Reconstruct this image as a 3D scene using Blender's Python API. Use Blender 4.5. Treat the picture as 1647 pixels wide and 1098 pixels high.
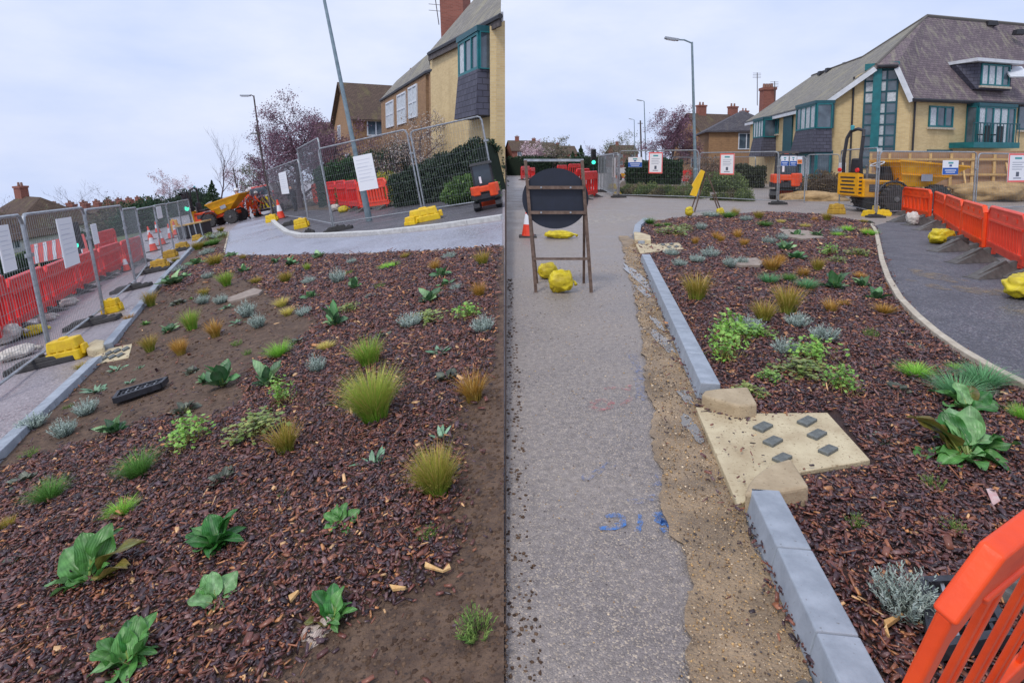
import bpy, bmesh, math, random
import numpy as np
from mathutils import Vector, Matrix, noise
from mathutils.geometry import delaunay_2d_cdt

for o in list(bpy.data.objects):
    bpy.data.objects.remove(o)
SC = bpy.context.scene
COL = SC.collection
R = math.radians
random.seed(7)

# ------------------------------------------------------------------ camera
IW, IH = 1647.0, 1098.0
F = 950.0                      # focal length in photograph pixels
PITCH = R(5.0)
HOR = 262.0                    # horizon row of the level ground
VP = HOR + F * math.tan(PITCH)
CAMH = 1.6
cam_d = bpy.data.cameras.new('camera')
cam_d.sensor_fit = 'HORIZONTAL'
cam_d.sensor_width = 36.0
cam_d.lens = F / IW * 36.0
cam_d.shift_y = (VP - IH / 2) / IW
cam_d.clip_start = 0.05
cam_d.clip_end = 3000
cam = bpy.data.objects.new('camera', cam_d)
COL.objects.link(cam)
cam.location = (0, 0, CAMH)
cam.rotation_euler = (R(90) - PITCH, 0, 0)
SC.camera = cam

# ------------------------------------------------------------------ sky, sun, exposure
SUN_EL, SUN_AZ = 52, 215        # hazy sun behind the viewer's left shoulder
world = bpy.data.worlds.new('World')
SC.world = world
world.use_nodes = True
wn, wl = world.node_tree.nodes, world.node_tree.links
wn.clear()
w_out = wn.new('ShaderNodeOutputWorld')
w_bg = wn.new('ShaderNodeBackground')
w_sky = wn.new('ShaderNodeTexSky')
w_sky.sky_type = 'NISHITA'
w_sky.sun_disc = False
w_sky.sun_elevation = R(SUN_EL)
w_sky.sun_rotation = R(SUN_AZ)
w_sky.dust_density = 4.0
w_tc = wn.new('ShaderNodeTexCoord')
w_map = wn.new('ShaderNodeMapping')
w_map.inputs['Scale'].default_value = (1.0, 1.0, 2.6)
w_noise = wn.new('ShaderNodeTexNoise')
w_noise.inputs['Scale'].default_value = 2.2
w_noise.inputs['Detail'].default_value = 6
w_noise.inputs['Roughness'].default_value = 0.55
w_ramp = wn.new('ShaderNodeValToRGB')
w_ramp.color_ramp.elements[0].position = 0.30
w_ramp.color_ramp.elements[0].color = (5.6, 6.7, 9.6, 1)
w_ramp.color_ramp.elements[1].position = 0.72
w_ramp.color_ramp.elements[1].color = (8.5, 8.9, 10.3, 1)
w_mix = wn.new('ShaderNodeMixRGB')
w_mix.inputs['Fac'].default_value = 0.93
w_bg.inputs['Strength'].default_value = 0.094
wl.new(w_tc.outputs['Generated'], w_map.inputs['Vector'])
wl.new(w_map.outputs['Vector'], w_noise.inputs['Vector'])
wl.new(w_noise.outputs['Fac'], w_ramp.inputs['Fac'])
wl.new(w_sky.outputs['Color'], w_mix.inputs['Color1'])
wl.new(w_ramp.outputs['Color'], w_mix.inputs['Color2'])
wl.new(w_mix.outputs['Color'], w_bg.inputs['Color'])
wl.new(w_bg.outputs['Background'], w_out.inputs['Surface'])
sun_d = bpy.data.lights.new('sun', 'SUN')
sun_d.energy = 1.5
sun_d.angle = R(12)
sun_d.color = (1.0, 0.95, 0.88)
sun = bpy.data.objects.new('sun', sun_d)
COL.objects.link(sun)
_az = R(SUN_AZ)
sdir = Vector((math.sin(_az) * math.cos(R(SUN_EL)), math.cos(_az) * math.cos(R(SUN_EL)), math.sin(R(SUN_EL))))
sun.rotation_euler = sdir.to_track_quat('Z', 'Y').to_euler()
SC.view_settings.view_transform = 'Standard'
SC.view_settings.look = 'None'
SC.view_settings.exposure = 0.2
SC.view_settings.gamma = 1.0
SC.view_settings.use_curve_mapping = False

# ------------------------------------------------------------------ pixel geometry
C0 = Vector((0, 0, CAMH))
FWD = Vector((0, math.cos(PITCH), -math.sin(PITCH)))
UPV = Vector((0, math.sin(PITCH), math.cos(PITCH)))
def ray(u, v):
    return FWD + Vector((1, 0, 0)) * ((u - IW / 2) / F) + UPV * (-(v - VP) / F)
def P(u, v, y):
    """point on the ray through a pixel at ground distance y in front of the camera"""
    d = ray(u, v)
    return C0 + d * (y / d.y)
def proj(p):
    q = p - C0
    z = q.dot(FWD)
    return (IW / 2 + F * q.x / z, VP - F * q.dot(UPV) / z)

class Ground:
    def __init__(s, o, ex, ey, n, plumb):
        s.o, s.ex, s.ey, s.n, s.up = o, ex, ey, n, plumb
    def hit(s, u, v):
        d = ray(u, v)
        t = (s.o - C0).dot(s.n) / d.dot(s.n)
        return C0 + d * t
    def ab(s, u, v):
        q = s.hit(u, v) - s.o
        return (q.dot(s.ex), q.dot(s.ey))
    def pt(s, a, b, h=0.0):
        return s.o + s.ex * a + s.ey * b + s.n * h
    def mat(s):
        return Matrix(((s.ex.x, s.ey.x, s.n.x), (s.ex.y, s.ey.y, s.n.y), (s.ex.z, s.ey.z, s.n.z))).to_4x4()
Z = Vector((0, 0, 1))
GR = Ground(Vector((0, 0, 0)), Vector((1, 0, 0)), Vector((0, 1, 0)), Z, Z)
# the left-hand ground falls away to the left: its own horizon runs from (0,384) to (792,225.6)
_n = ray(0, 384).cross(ray(792, 225.6)).normalized()
if _n.z < 0: _n = -_n
HL = 1.63
_o = C0 - Z * (HL / _n.z)
_ey = (Vector((0, 1, 0)) - _n * _n.y).normalized()
_ex = _ey.cross(_n).normalized()
_up = (_n * 0.62 + Z * 0.38).normalized()
GL = Ground(_o, _ex, _ey, _n, _up)
SEAM_U = 812.0
SEAM_K = (SEAM_U - IW / 2) / F   # seam line on plan: x = k*y

# ------------------------------------------------------------------ colours and materials
def lin(c):
    c = c / 255.0
    return c / 12.92 if c <= 0.04045 else ((c + 0.055) / 1.055) ** 2.4
def S(r, g, b, k=1.0):
    return (lin(r) * k, lin(g) * k, lin(b) * k, 1.0)

def nodes_of(m):
    m.use_nodes = True
    nt = m.node_tree
    return nt.nodes, nt.links, nt.nodes['Principled BSDF']

def mat(name, col, col2=None, scale=8.0, rough=0.6, metal=0.0, bump=0.0, bscale=40.0, coord='Object',
        detail=5.0, spec=0.5, rvar=0.0, rand=0.0, lo=0.35, hi=0.65, speck=None, sscale=120.0, slo=0.62, trans=0.0, emis=None):
    m = bpy.data.materials.new(name)
    N, L, B = nodes_of(m)
    B.inputs['Roughness'].default_value = rough
    B.inputs['Metallic'].default_value = metal
    B.inputs['Specular IOR Level'].default_value = spec
    tc = N.new('ShaderNodeTexCoord')
    out = None
    if col2 is None: col2 = tuple(c * 0.78 for c in col[:3]) + (1,)
    nz = N.new('ShaderNodeTexNoise'); nz.inputs['Scale'].default_value = scale; nz.inputs['Detail'].default_value = detail
    nz.inputs['Roughness'].default_value = 0.6
    L.new(tc.outputs[coord], nz.inputs['Vector'])
    rp = N.new('ShaderNodeValToRGB')
    rp.color_ramp.elements[0].position = lo; rp.color_ramp.elements[0].color = col2
    rp.color_ramp.elements[1].position = hi; rp.color_ramp.elements[1].color = col
    L.new(nz.outputs['Fac'], rp.inputs['Fac'])
    out = rp.outputs['Color']
    if speck:
        n2 = N.new('ShaderNodeTexNoise'); n2.inputs['Scale'].default_value = sscale; n2.inputs['Detail'].default_value = 2
        L.new(tc.outputs[coord], n2.inputs['Vector'])
        r2 = N.new('ShaderNodeValToRGB')
        r2.color_ramp.elements[0].position = slo; r2.color_ramp.elements[0].color = (0, 0, 0, 1)
        r2.color_ramp.elements[1].position = min(slo + 0.08, 1); r2.color_ramp.elements[1].color = (1, 1, 1, 1)
        L.new(n2.outputs['Fac'], r2.inputs['Fac'])
        mx = N.new('ShaderNodeMixRGB'); mx.inputs['Color2'].default_value = speck
        L.new(r2.outputs['Color'], mx.inputs['Fac']); L.new(out, mx.inputs['Color1'])
        out = mx.outputs['Color']
    if rand:
        oi = N.new('ShaderNodeObjectInfo')
        mr = N.new('ShaderNodeMapRange'); mr.inputs['To Min'].default_value = 1 - rand; mr.inputs['To Max'].default_value = 1 + rand
        L.new(oi.outputs['Random'], mr.inputs['Value'])
        hs = N.new('ShaderNodeHueSaturation'); L.new(mr.outputs['Result'], hs.inputs['Value']); L.new(out, hs.inputs['Color'])
        out = hs.outputs['Color']
    L.new(out, B.inputs['Base Color'])
    if rvar:
        mr = N.new('ShaderNodeMapRange'); mr.inputs['To Min'].default_value = max(0.03, rough - rvar); mr.inputs['To Max'].default_value = min(1, rough + rvar)
        mr.inputs['From Min'].default_value = 0.35; mr.inputs['From Max'].default_value = 0.65
        n3 = N.new('ShaderNodeTexNoise'); n3.inputs['Scale'].default_value = scale * 0.6; n3.inputs['Detail'].default_value = 3
        L.new(tc.outputs[coord], n3.inputs['Vector']); L.new(n3.outputs['Fac'], mr.inputs['Value'])
        L.new(mr.outputs['Result'], B.inputs['Roughness'])
    if bump:
        nb = N.new('ShaderNodeTexNoise'); nb.inputs['Scale'].default_value = bscale; nb.inputs['Detail'].default_value = 4
        L.new(tc.outputs[coord], nb.inputs['Vector'])
        bp = N.new('ShaderNodeBump'); bp.inputs['Strength'].default_value = bump; bp.inputs['Distance'].default_value = 0.02
        L.new(nb.outputs['Fac'], bp.inputs['Height']); L.new(bp.outputs['Normal'], B.inputs['Normal'])
    if trans: B.inputs['Transmission Weight'].default_value = trans
    if emis:
        B.inputs['Emission Color'].default_value = emis[0]; B.inputs['Emission Strength'].default_value = emis[1]
    return m

def attr_mat(name, rough=0.6, spec=0.4, rand=0.12, sub=0.0, mottle=0.0):
    """colour comes from the mesh attribute 'col', varied a little per object"""
    m = bpy.data.materials.new(name)
    N, L, B = nodes_of(m)
    at = N.new('ShaderNodeAttribute'); at.attribute_name = 'col'
    oi = N.new('ShaderNodeObjectInfo')
    mr = N.new('ShaderNodeMapRange'); mr.inputs['To Min'].default_value = 1 - rand; mr.inputs['To Max'].default_value = 1 + rand
    L.new(oi.outputs['Random'], mr.inputs['Value'])
    hs = N.new('ShaderNodeHueSaturation'); L.new(mr.outputs['Result'], hs.inputs['Value']); L.new(at.outputs['Color'], hs.inputs['Color'])
    if mottle:
        tc = N.new('ShaderNodeTexCoord'); nz = N.new('ShaderNodeTexNoise'); nz.inputs['Scale'].default_value = mottle; nz.inputs['Detail'].default_value = 6
        L.new(tc.outputs['Object'], nz.inputs['Vector'])
        m3 = N.new('ShaderNodeMapRange'); m3.inputs['From Min'].default_value = .3; m3.inputs['From Max'].default_value = .7; m3.inputs['To Min'].default_value = .62; m3.inputs['To Max'].default_value = 1.3
        L.new(nz.outputs['Fac'], m3.inputs['Value'])
        h2 = N.new('ShaderNodeHueSaturation'); L.new(hs.outputs['Color'], h2.inputs['Color']); L.new(m3.outputs['Result'], h2.inputs['Value']); hs = h2
        wv = N.new('ShaderNodeTexWave'); wv.inputs['Scale'].default_value = mottle * 1.3; wv.inputs['Distortion'].default_value = 3.0
        L.new(tc.outputs['Object'], wv.inputs['Vector'])
        bp = N.new('ShaderNodeBump'); bp.inputs['Strength'].default_value = .18; bp.inputs['Distance'].default_value = .02
        L.new(wv.outputs['Fac'], bp.inputs['Height']); L.new(bp.outputs['Normal'], B.inputs['Normal'])
    L.new(hs.outputs['Color'], B.inputs['Base Color'])
    B.inputs['Roughness'].default_value = rough
    B.inputs['Specular IOR Level'].default_value = spec
    if sub:
        tr = N.new('ShaderNodeBsdfTranslucent'); L.new(hs.outputs['Color'], tr.inputs['Color'])
        mx = N.new('ShaderNodeMixShader'); mx.inputs['Fac'].default_value = sub
        L.new(B.outputs['BSDF'], mx.inputs[1]); L.new(tr.outputs['BSDF'], mx.inputs[2])
        L.new(mx.outputs['Shader'], N['Material Output'].inputs['Surface'])
    return m

def brick_mat(name, c1, c2, mortar, bw, bh, msize=0.01, rough=0.85, weather=None, wscale=0.6, wlo=0.5, bump=0.25, off=0.5):
    m = bpy.data.materials.new(name)
    N, L, B = nodes_of(m)
    uv = N.new('ShaderNodeTexCoord')
    br = N.new('ShaderNodeTexBrick')
    br.inputs['Color1'].default_value = c1; br.inputs['Color2'].default_value = c2; br.inputs['Mortar'].default_value = mortar
    br.inputs['Scale'].default_value = 1.0; br.inputs['Mortar Size'].default_value = msize
    br.inputs['Brick Width'].default_value = bw; br.inputs['Row Height'].default_value = bh
    br.offset = off
    L.new(uv.outputs['UV'], br.inputs['Vector'])
    out = br.outputs['Color']
    nz = N.new('ShaderNodeTexNoise'); nz.inputs['Scale'].default_value = wscale; nz.inputs['Detail'].default_value = 7; nz.inputs['Roughness'].default_value = 0.65
    mp = N.new('ShaderNodeMapping'); mp.inputs['Scale'].default_value = (2.2, 0.7, 1)
    L.new(uv.outputs['UV'], mp.inputs['Vector']); L.new(mp.outputs['Vector'], nz.inputs['Vector'])
    if weather:
        rp = N.new('ShaderNodeValToRGB'); rp.color_ramp.elements[0].position = wlo; rp.color_ramp.elements[0].color = (0, 0, 0, 1)
        rp.color_ramp.elements[1].position = wlo + 0.22; rp.color_ramp.elements[1].color = (0.85, 0.85, 0.85, 1)
        L.new(nz.outputs['Fac'], rp.inputs['Fac'])
        mx = N.new('ShaderNodeMixRGB'); mx.inputs['Color2'].default_value = weather
        L.new(rp.outputs['Color'], mx.inputs['Fac']); L.new(out, mx.inputs['Color1']); out = mx.outputs['Color']
    L.new(out, B.inputs['Base Color'])
    B.inputs['Roughness'].default_value = rough
    bp = N.new('ShaderNodeBump'); bp.inputs['Strength'].default_value = bump; bp.inputs['Distance'].default_value = 0.02; bp.invert = True
    L.new(br.outputs['Fac'], bp.inputs['Height']); L.new(bp.outputs['Normal'], B.inputs['Normal'])
    return m

def aggregate_mat(name, c_lo, c_hi, stain, cell=120.0, rough=.55, bump=.7, stain_scale=.9, pale=None):
    """asphalt: a close-packed layer of small stones (cells) with broad worn patches"""
    m = bpy.data.materials.new(name)
    N, L, B = nodes_of(m)
    tc = N.new('ShaderNodeTexCoord')
    vo = N.new('ShaderNodeTexVoronoi'); vo.inputs['Scale'].default_value = cell
    L.new(tc.outputs['Object'], vo.inputs['Vector'])
    sep = N.new('ShaderNodeSeparateColor'); L.new(vo.outputs['Color'], sep.inputs['Color'])
    rp = N.new('ShaderNodeValToRGB')
    e = rp.color_ramp.elements; e[0].position = 0.0; e[0].color = c_lo; e[1].position = .8; e[1].color = c_hi
    if pale:
        q = e.new(.93); q.color = pale
    L.new(sep.outputs['Red'], rp.inputs['Fac'])
    nz = N.new('ShaderNodeTexNoise'); nz.inputs['Scale'].default_value = stain_scale; nz.inputs['Detail'].default_value = 9; nz.inputs['Roughness'].default_value = .62
    L.new(tc.outputs['Object'], nz.inputs['Vector'])
    r2 = N.new('ShaderNodeValToRGB'); r2.color_ramp.elements[0].position = .40; r2.color_ramp.elements[1].position = .68
    r2.color_ramp.elements[1].color = (.75, .75, .75, 1)
    L.new(nz.outputs['Fac'], r2.inputs['Fac'])
    mx = N.new('ShaderNodeMixRGB'); L.new(r2.outputs['Color'], mx.inputs['Fac']); L.new(rp.outputs['Color'], mx.inputs['Color1']); mx.inputs['Color2'].default_value = stain
    n4 = N.new('ShaderNodeTexNoise'); n4.inputs['Scale'].default_value = 24; n4.inputs['Detail'].default_value = 4
    L.new(tc.outputs['Object'], n4.inputs['Vector'])
    mr = N.new('ShaderNodeMapRange'); mr.inputs['From Min'].default_value = .3; mr.inputs['From Max'].default_value = .7; mr.inputs['To Min'].default_value = .78; mr.inputs['To Max'].default_value = 1.2
    L.new(n4.outputs['Fac'], mr.inputs['Value'])
    hs = N.new('ShaderNodeHueSaturation'); L.new(mx.outputs['Color'], hs.inputs['Color']); L.new(mr.outputs['Result'], hs.inputs['Value'])
    L.new(hs.outputs['Color'], B.inputs['Base Color'])
    m2 = N.new('ShaderNodeMapRange'); m2.inputs['From Min'].default_value = .35; m2.inputs['From Max'].default_value = .65; m2.inputs['To Min'].default_value = max(.1, rough - .2); m2.inputs['To Max'].default_value = rough + .15
    L.new(nz.outputs['Fac'], m2.inputs['Value']); L.new(m2.outputs['Result'], B.inputs['Roughness'])
    bp = N.new('ShaderNodeBump'); bp.inputs['Strength'].default_value = bump; bp.inputs['Distance'].default_value = .006; bp.invert = True
    L.new(vo.outputs['Distance'], bp.inputs['Height']); L.new(bp.outputs['Normal'], B.inputs['Normal'])
    return m

M = {}
M['road'] = aggregate_mat('road_asphalt', S(112, 104, 101), S(142, 133, 128), S(154, 144, 136), 170, .5, .7, 1.0, pale=S(186, 170, 150))
M['slope_road'] = aggregate_mat('slope_asphalt', S(112, 106, 110), S(164, 156, 158), S(150, 142, 148), 70, .45, .6, .8)
M['lane'] = aggregate_mat('wet_lane_asphalt', S(104, 104, 116), S(160, 162, 174), S(168, 172, 186), 60, .42, .6, .5)
M['tarmac'] = aggregate_mat('fresh_tarmac', S(48, 47, 54), S(98, 96, 104), S(82, 80, 86), 85, .55, .9, 1.4, pale=S(140, 136, 136))
M['silt'] = mat('gritty_silt', S(172, 148, 118), S(120, 103, 84), scale=3.5, rough=0.6, bump=1.0, bscale=70, speck=S(214, 176, 118), sscale=90, slo=0.64, rvar=0.2, detail=9)
M['soil'] = mat('bare_soil', S(110, 88, 71), S(76, 58, 47), scale=14, rough=0.85, bump=1.0, bscale=55, detail=12, speck=S(64, 50, 42), sscale=45, slo=.6)
M['mulch_base'] = mat('mulch_base', S(74, 50, 44), S(44, 28, 26), scale=25, rough=0.75, bump=1.0, bscale=60)
M['verge'] = mat('verge_earth', S(110, 92, 74), S(76, 66, 50), scale=3, rough=0.9, bump=0.8, bscale=30)
M['kerb'] = mat('kerb_concrete', S(160, 168, 178), S(136, 144, 154), scale=9, rough=0.6, bump=0.12, bscale=150, rand=.05, speck=S(120, 122, 124), sscale=60, slo=.68)
M['sandstone'] = mat('buff_concrete', S(206, 192, 158), S(176, 158, 126), scale=5, rough=0.75, bump=0.3, bscale=110, speck=S(150, 130, 100), sscale=60, slo=.62, detail=9)
M['edging'] = mat('edging_concrete', S(196, 186, 168), S(168, 156, 138), scale=10, rough=0.8, bump=0.2, bscale=120, rand=.05)
M['whitekerb'] = mat('pale_kerb', S(206, 206, 204), S(180, 180, 178), scale=10, rough=0.75, rand=.04)
M['sett'] = mat('granite_sett', S(116, 120, 116), S(88, 92, 90), scale=40, rough=0.7, bump=0.5, bscale=120)
M['slab'] = mat('stone_slab', S(160, 146, 134), S(136, 122, 112), scale=12, rough=0.8, bump=0.3, bscale=90)
M['puddle'] = mat('puddle_water', S(120, 115, 108), S(104, 98, 92), scale=2, rough=0.04, spec=0.9)
M['castiron'] = mat('grate_black', S(62, 63, 70), S(44, 45, 50), scale=20, rough=0.45, metal=0.3)
M['orange'] = mat('orange_plastic', S(248, 84, 26), S(226, 66, 20), scale=5, rough=0.42, bump=0.06, bscale=60, rand=.05, speck=S(250, 130, 90), sscale=22, slo=.71)
M['red'] = mat('red_plastic', S(232, 48, 44), S(212, 38, 38), scale=5, rough=0.42, bump=0.06, bscale=60, rand=.06, speck=S(240, 110, 100), sscale=18, slo=.7)
M['faded'] = mat('faded_red_plastic', S(244, 84, 58), S(228, 66, 44), scale=5, rough=0.45, bump=0.06, bscale=60, speck=S(246, 140, 110), sscale=18, slo=.68)
M['rubber'] = mat('black_rubber', S(66, 64, 64), S(46, 45, 46), scale=9, rough=0.8, bump=0.3, bscale=60, rand=.15)
M['greyrubber'] = mat('dusty_rubber', S(104, 102, 100), S(76, 74, 73), scale=9, rough=0.85, bump=0.3, bscale=60, rand=.15)
M['yellow'] = mat('yellow_plastic', S(238, 202, 34), S(212, 172, 30), scale=9, rough=0.45, bump=0.12, bscale=40, rand=.06, speck=S(190, 150, 40), sscale=20, slo=.68)
M['dirtyyellow'] = mat('dirty_yellow_plastic', S(196, 158, 50), S(160, 126, 52), scale=9, rough=0.6, bump=0.15, bscale=40, rand=.08)
M['sack'] = mat('yellow_sack', S(226, 206, 40), S(176, 154, 30), scale=7, rough=0.5, bump=0.9, bscale=14, detail=8)
M['palesack'] = mat('pale_sack', S(214, 208, 200), S(176, 168, 160), scale=10, rough=0.75, bump=0.6, bscale=22)
M['galv'] = mat('galvanised_steel', S(176, 180, 184), S(140, 145, 150), scale=18, rough=0.42, metal=0.55)
M['wire'] = mat('fence_wire', S(150, 156, 160), S(126, 132, 136), scale=18, rough=0.5, metal=0.4)
M['rust'] = mat('rusty_steel', S(124, 104, 92), S(92, 74, 64), scale=16, rough=0.7, metal=0.3, bump=0.2)
M['signback'] = mat('sign_back_black', S(26, 33, 50), S(22, 28, 42), scale=4, rough=0.5)
M['lamp'] = mat('lamp_column_steel', S(136, 154, 162), S(112, 130, 138), scale=6, rough=0.5, metal=0.3)
M['darkpole'] = mat('dark_pole', S(92, 84, 82), S(70, 64, 62), scale=6, rough=0.8)
M['board'] = mat('white_board', S(232, 234, 238), S(222, 224, 230), scale=3, rough=0.5)
M['pinkboard'] = mat('red_border_print', S(236, 120, 116), S(228, 104, 100), scale=3, rough=0.5)
M['blueprint'] = mat('blue_print', S(40, 92, 176), S(34, 80, 160), scale=3, rough=0.5)
M['greyprint'] = mat('grey_print', S(158, 164, 176), S(140, 146, 160), scale=3, rough=0.5)
M['tealprint'] = mat('teal_print', S(70, 160, 170), S(60, 150, 160), scale=3, rough=0.5)
M['signyellow'] = mat('yellow_sign_face', S(244, 196, 40), S(228, 180, 30), scale=4, rough=0.5)
M['machyellow'] = mat('machine_yellow_paint', S(240, 176, 16), S(220, 152, 12), scale=4, rough=0.4, speck=S(150, 110, 50), sscale=14, slo=.69)
M['machorange'] = mat('machine_orange_paint', S(236, 84, 36), S(214, 70, 30), scale=4, rough=0.4, speck=S(140, 80, 50), sscale=14, slo=.69)
M['machblack'] = mat('machine_black', S(48, 48, 54), S(34, 34, 38), scale=8, rough=0.55)
M['tyre'] = mat('tyre_rubber', S(72, 70, 70), S(48, 47, 48), scale=9, rough=0.85, bump=0.3, bscale=40)
M['hub'] = mat('wheel_hub', S(130, 128, 126), S(100, 98, 98), scale=9, rough=0.5, metal=0.3)
M['glass'] = mat('window_glass', S(96, 112, 124), S(60, 72, 84), scale=1.2, rough=0.08, spec=0.8)
M['cabglass'] = mat('cab_glass', S(60, 72, 80), S(40, 50, 58), scale=1.2, rough=0.1, spec=0.8)
M['curtain'] = mat('white_curtain', S(206, 212, 216), S(170, 178, 184), scale=9, rough=0.6)
M['teal'] = mat('teal_paint', S(20, 112, 118), S(16, 96, 102), scale=3, rough=0.5)
M['tealdark'] = mat('dark_teal_paint', S(22, 84, 94), S(18, 72, 82), scale=3, rough=0.5)
M['whitepaint'] = mat('white_fascia', S(216, 220, 226), S(196, 200, 206), scale=3, rough=0.6)
M['brick'] = brick_mat('buff_brick', S(212, 188, 138), S(198, 172, 124), S(202, 184, 148), 0.225, 0.075, .008, weather=S(180, 156, 114), wlo=.5)
M['brownbrick'] = brick_mat('brown_brick', S(156, 120, 84), S(136, 102, 72), S(150, 124, 96), 0.225, 0.075, .008, weather=S(120, 92, 70), wlo=.55)
M['redbrick'] = brick_mat('red_brick', S(150, 90, 76), S(130, 76, 64), S(140, 106, 94), 0.225, 0.075, .008, weather=S(110, 60, 50), wlo=.55)
M['roof'] = brick_mat('mossy_slate', S(122, 108, 112), S(100, 88, 94), S(74, 66, 70), 0.3, 0.16, .012, weather=S(152, 148, 126), wscale=1.1, wlo=.5, bump=0.8)
M['roofgrey'] = brick_mat('grey_slate', S(140, 136, 128), S(120, 116, 110), S(92, 88, 86), 0.3, 0.16, .012, weather=S(156, 150, 122), wscale=.7, wlo=.48, bump=0.8)
M['darkroof'] = brick_mat('dark_roof_tile', S(90, 88, 94), S(72, 70, 78), S(54, 52, 58), 0.3, 0.18, .014, weather=S(110, 104, 98), wscale=.6, wlo=.55, bump=0.8)
M['brownroof'] = brick_mat('brown_roof_tile', S(98, 80, 68), S(82, 66, 56), S(60, 48, 42), 0.3, 0.18, .014, weather=S(112, 104, 66), wscale=.6, wlo=.52, bump=0.8)
M['slatehung'] = brick_mat('slate_hanging', S(84, 84, 98), S(72, 72, 86), S(52, 52, 62), 0.36, 0.2, .012, bump=0.9)
M['render'] = mat('white_render', S(224, 222, 220), S(200, 198, 196), scale=2, rough=0.85)
M['timber'] = mat('new_timber', S(206, 172, 116), S(184, 148, 94), scale=6, rough=0.75, rand=.08)
M['ply'] = mat('plywood', S(168, 134, 104), S(146, 114, 88), scale=2.5, rough=0.75, rand=.06)
M['bark'] = mat('tree_bark', S(100, 86, 92), S(72, 60, 66), scale=10, rough=0.9)
M['chip'] = attr_mat('bark_chip', rough=0.36, spec=0.6, rand=0.0)
M['leafy'] = attr_mat('leaf_glossy', rough=0.40, spec=0.5, rand=0.15, sub=0.18, mottle=4.0)
M['blade'] = attr_mat('grass_blade', rough=0.6, spec=0.3, rand=0.12, sub=0.22)
M['twigleaf'] = attr_mat('fine_foliage', rough=0.8, spec=0.2, rand=0.1, sub=0.15)
M['print'] = attr_mat('flat_print', rough=0.5, spec=0.4, rand=0.0)
M['hivis'] = mat('hi_vis_orange', S(246, 92, 24), S(226, 72, 16), scale=12, rough=0.7)
M['reflect'] = mat('reflective_tape', S(210, 212, 214), S(190, 192, 196), scale=12, rough=0.4)
M['boot'] = mat('dark_boot', S(52, 46, 42), S(36, 32, 30), scale=12, rough=0.7)
M['skin'] = mat('skin', S(206, 160, 136), S(186, 138, 116), scale=12, rough=0.6)
M['helmet'] = mat('white_helmet', S(232, 232, 230), S(220, 220, 218), scale=6, rough=0.35)
M['greenlight'] = mat('green_signal', S(60, 230, 180), S(50, 220, 170), scale=3, rough=0.3, emis=((0.05, 0.9, 0.55, 1), 1.6))
M['darklens'] = mat('unlit_lens', S(50, 30, 30), S(40, 26, 26), scale=3, rough=0.3)
M['vanwhite'] = mat('van_white', S(224, 226, 230), S(214, 216, 220), scale=3, rough=0.35)

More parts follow.
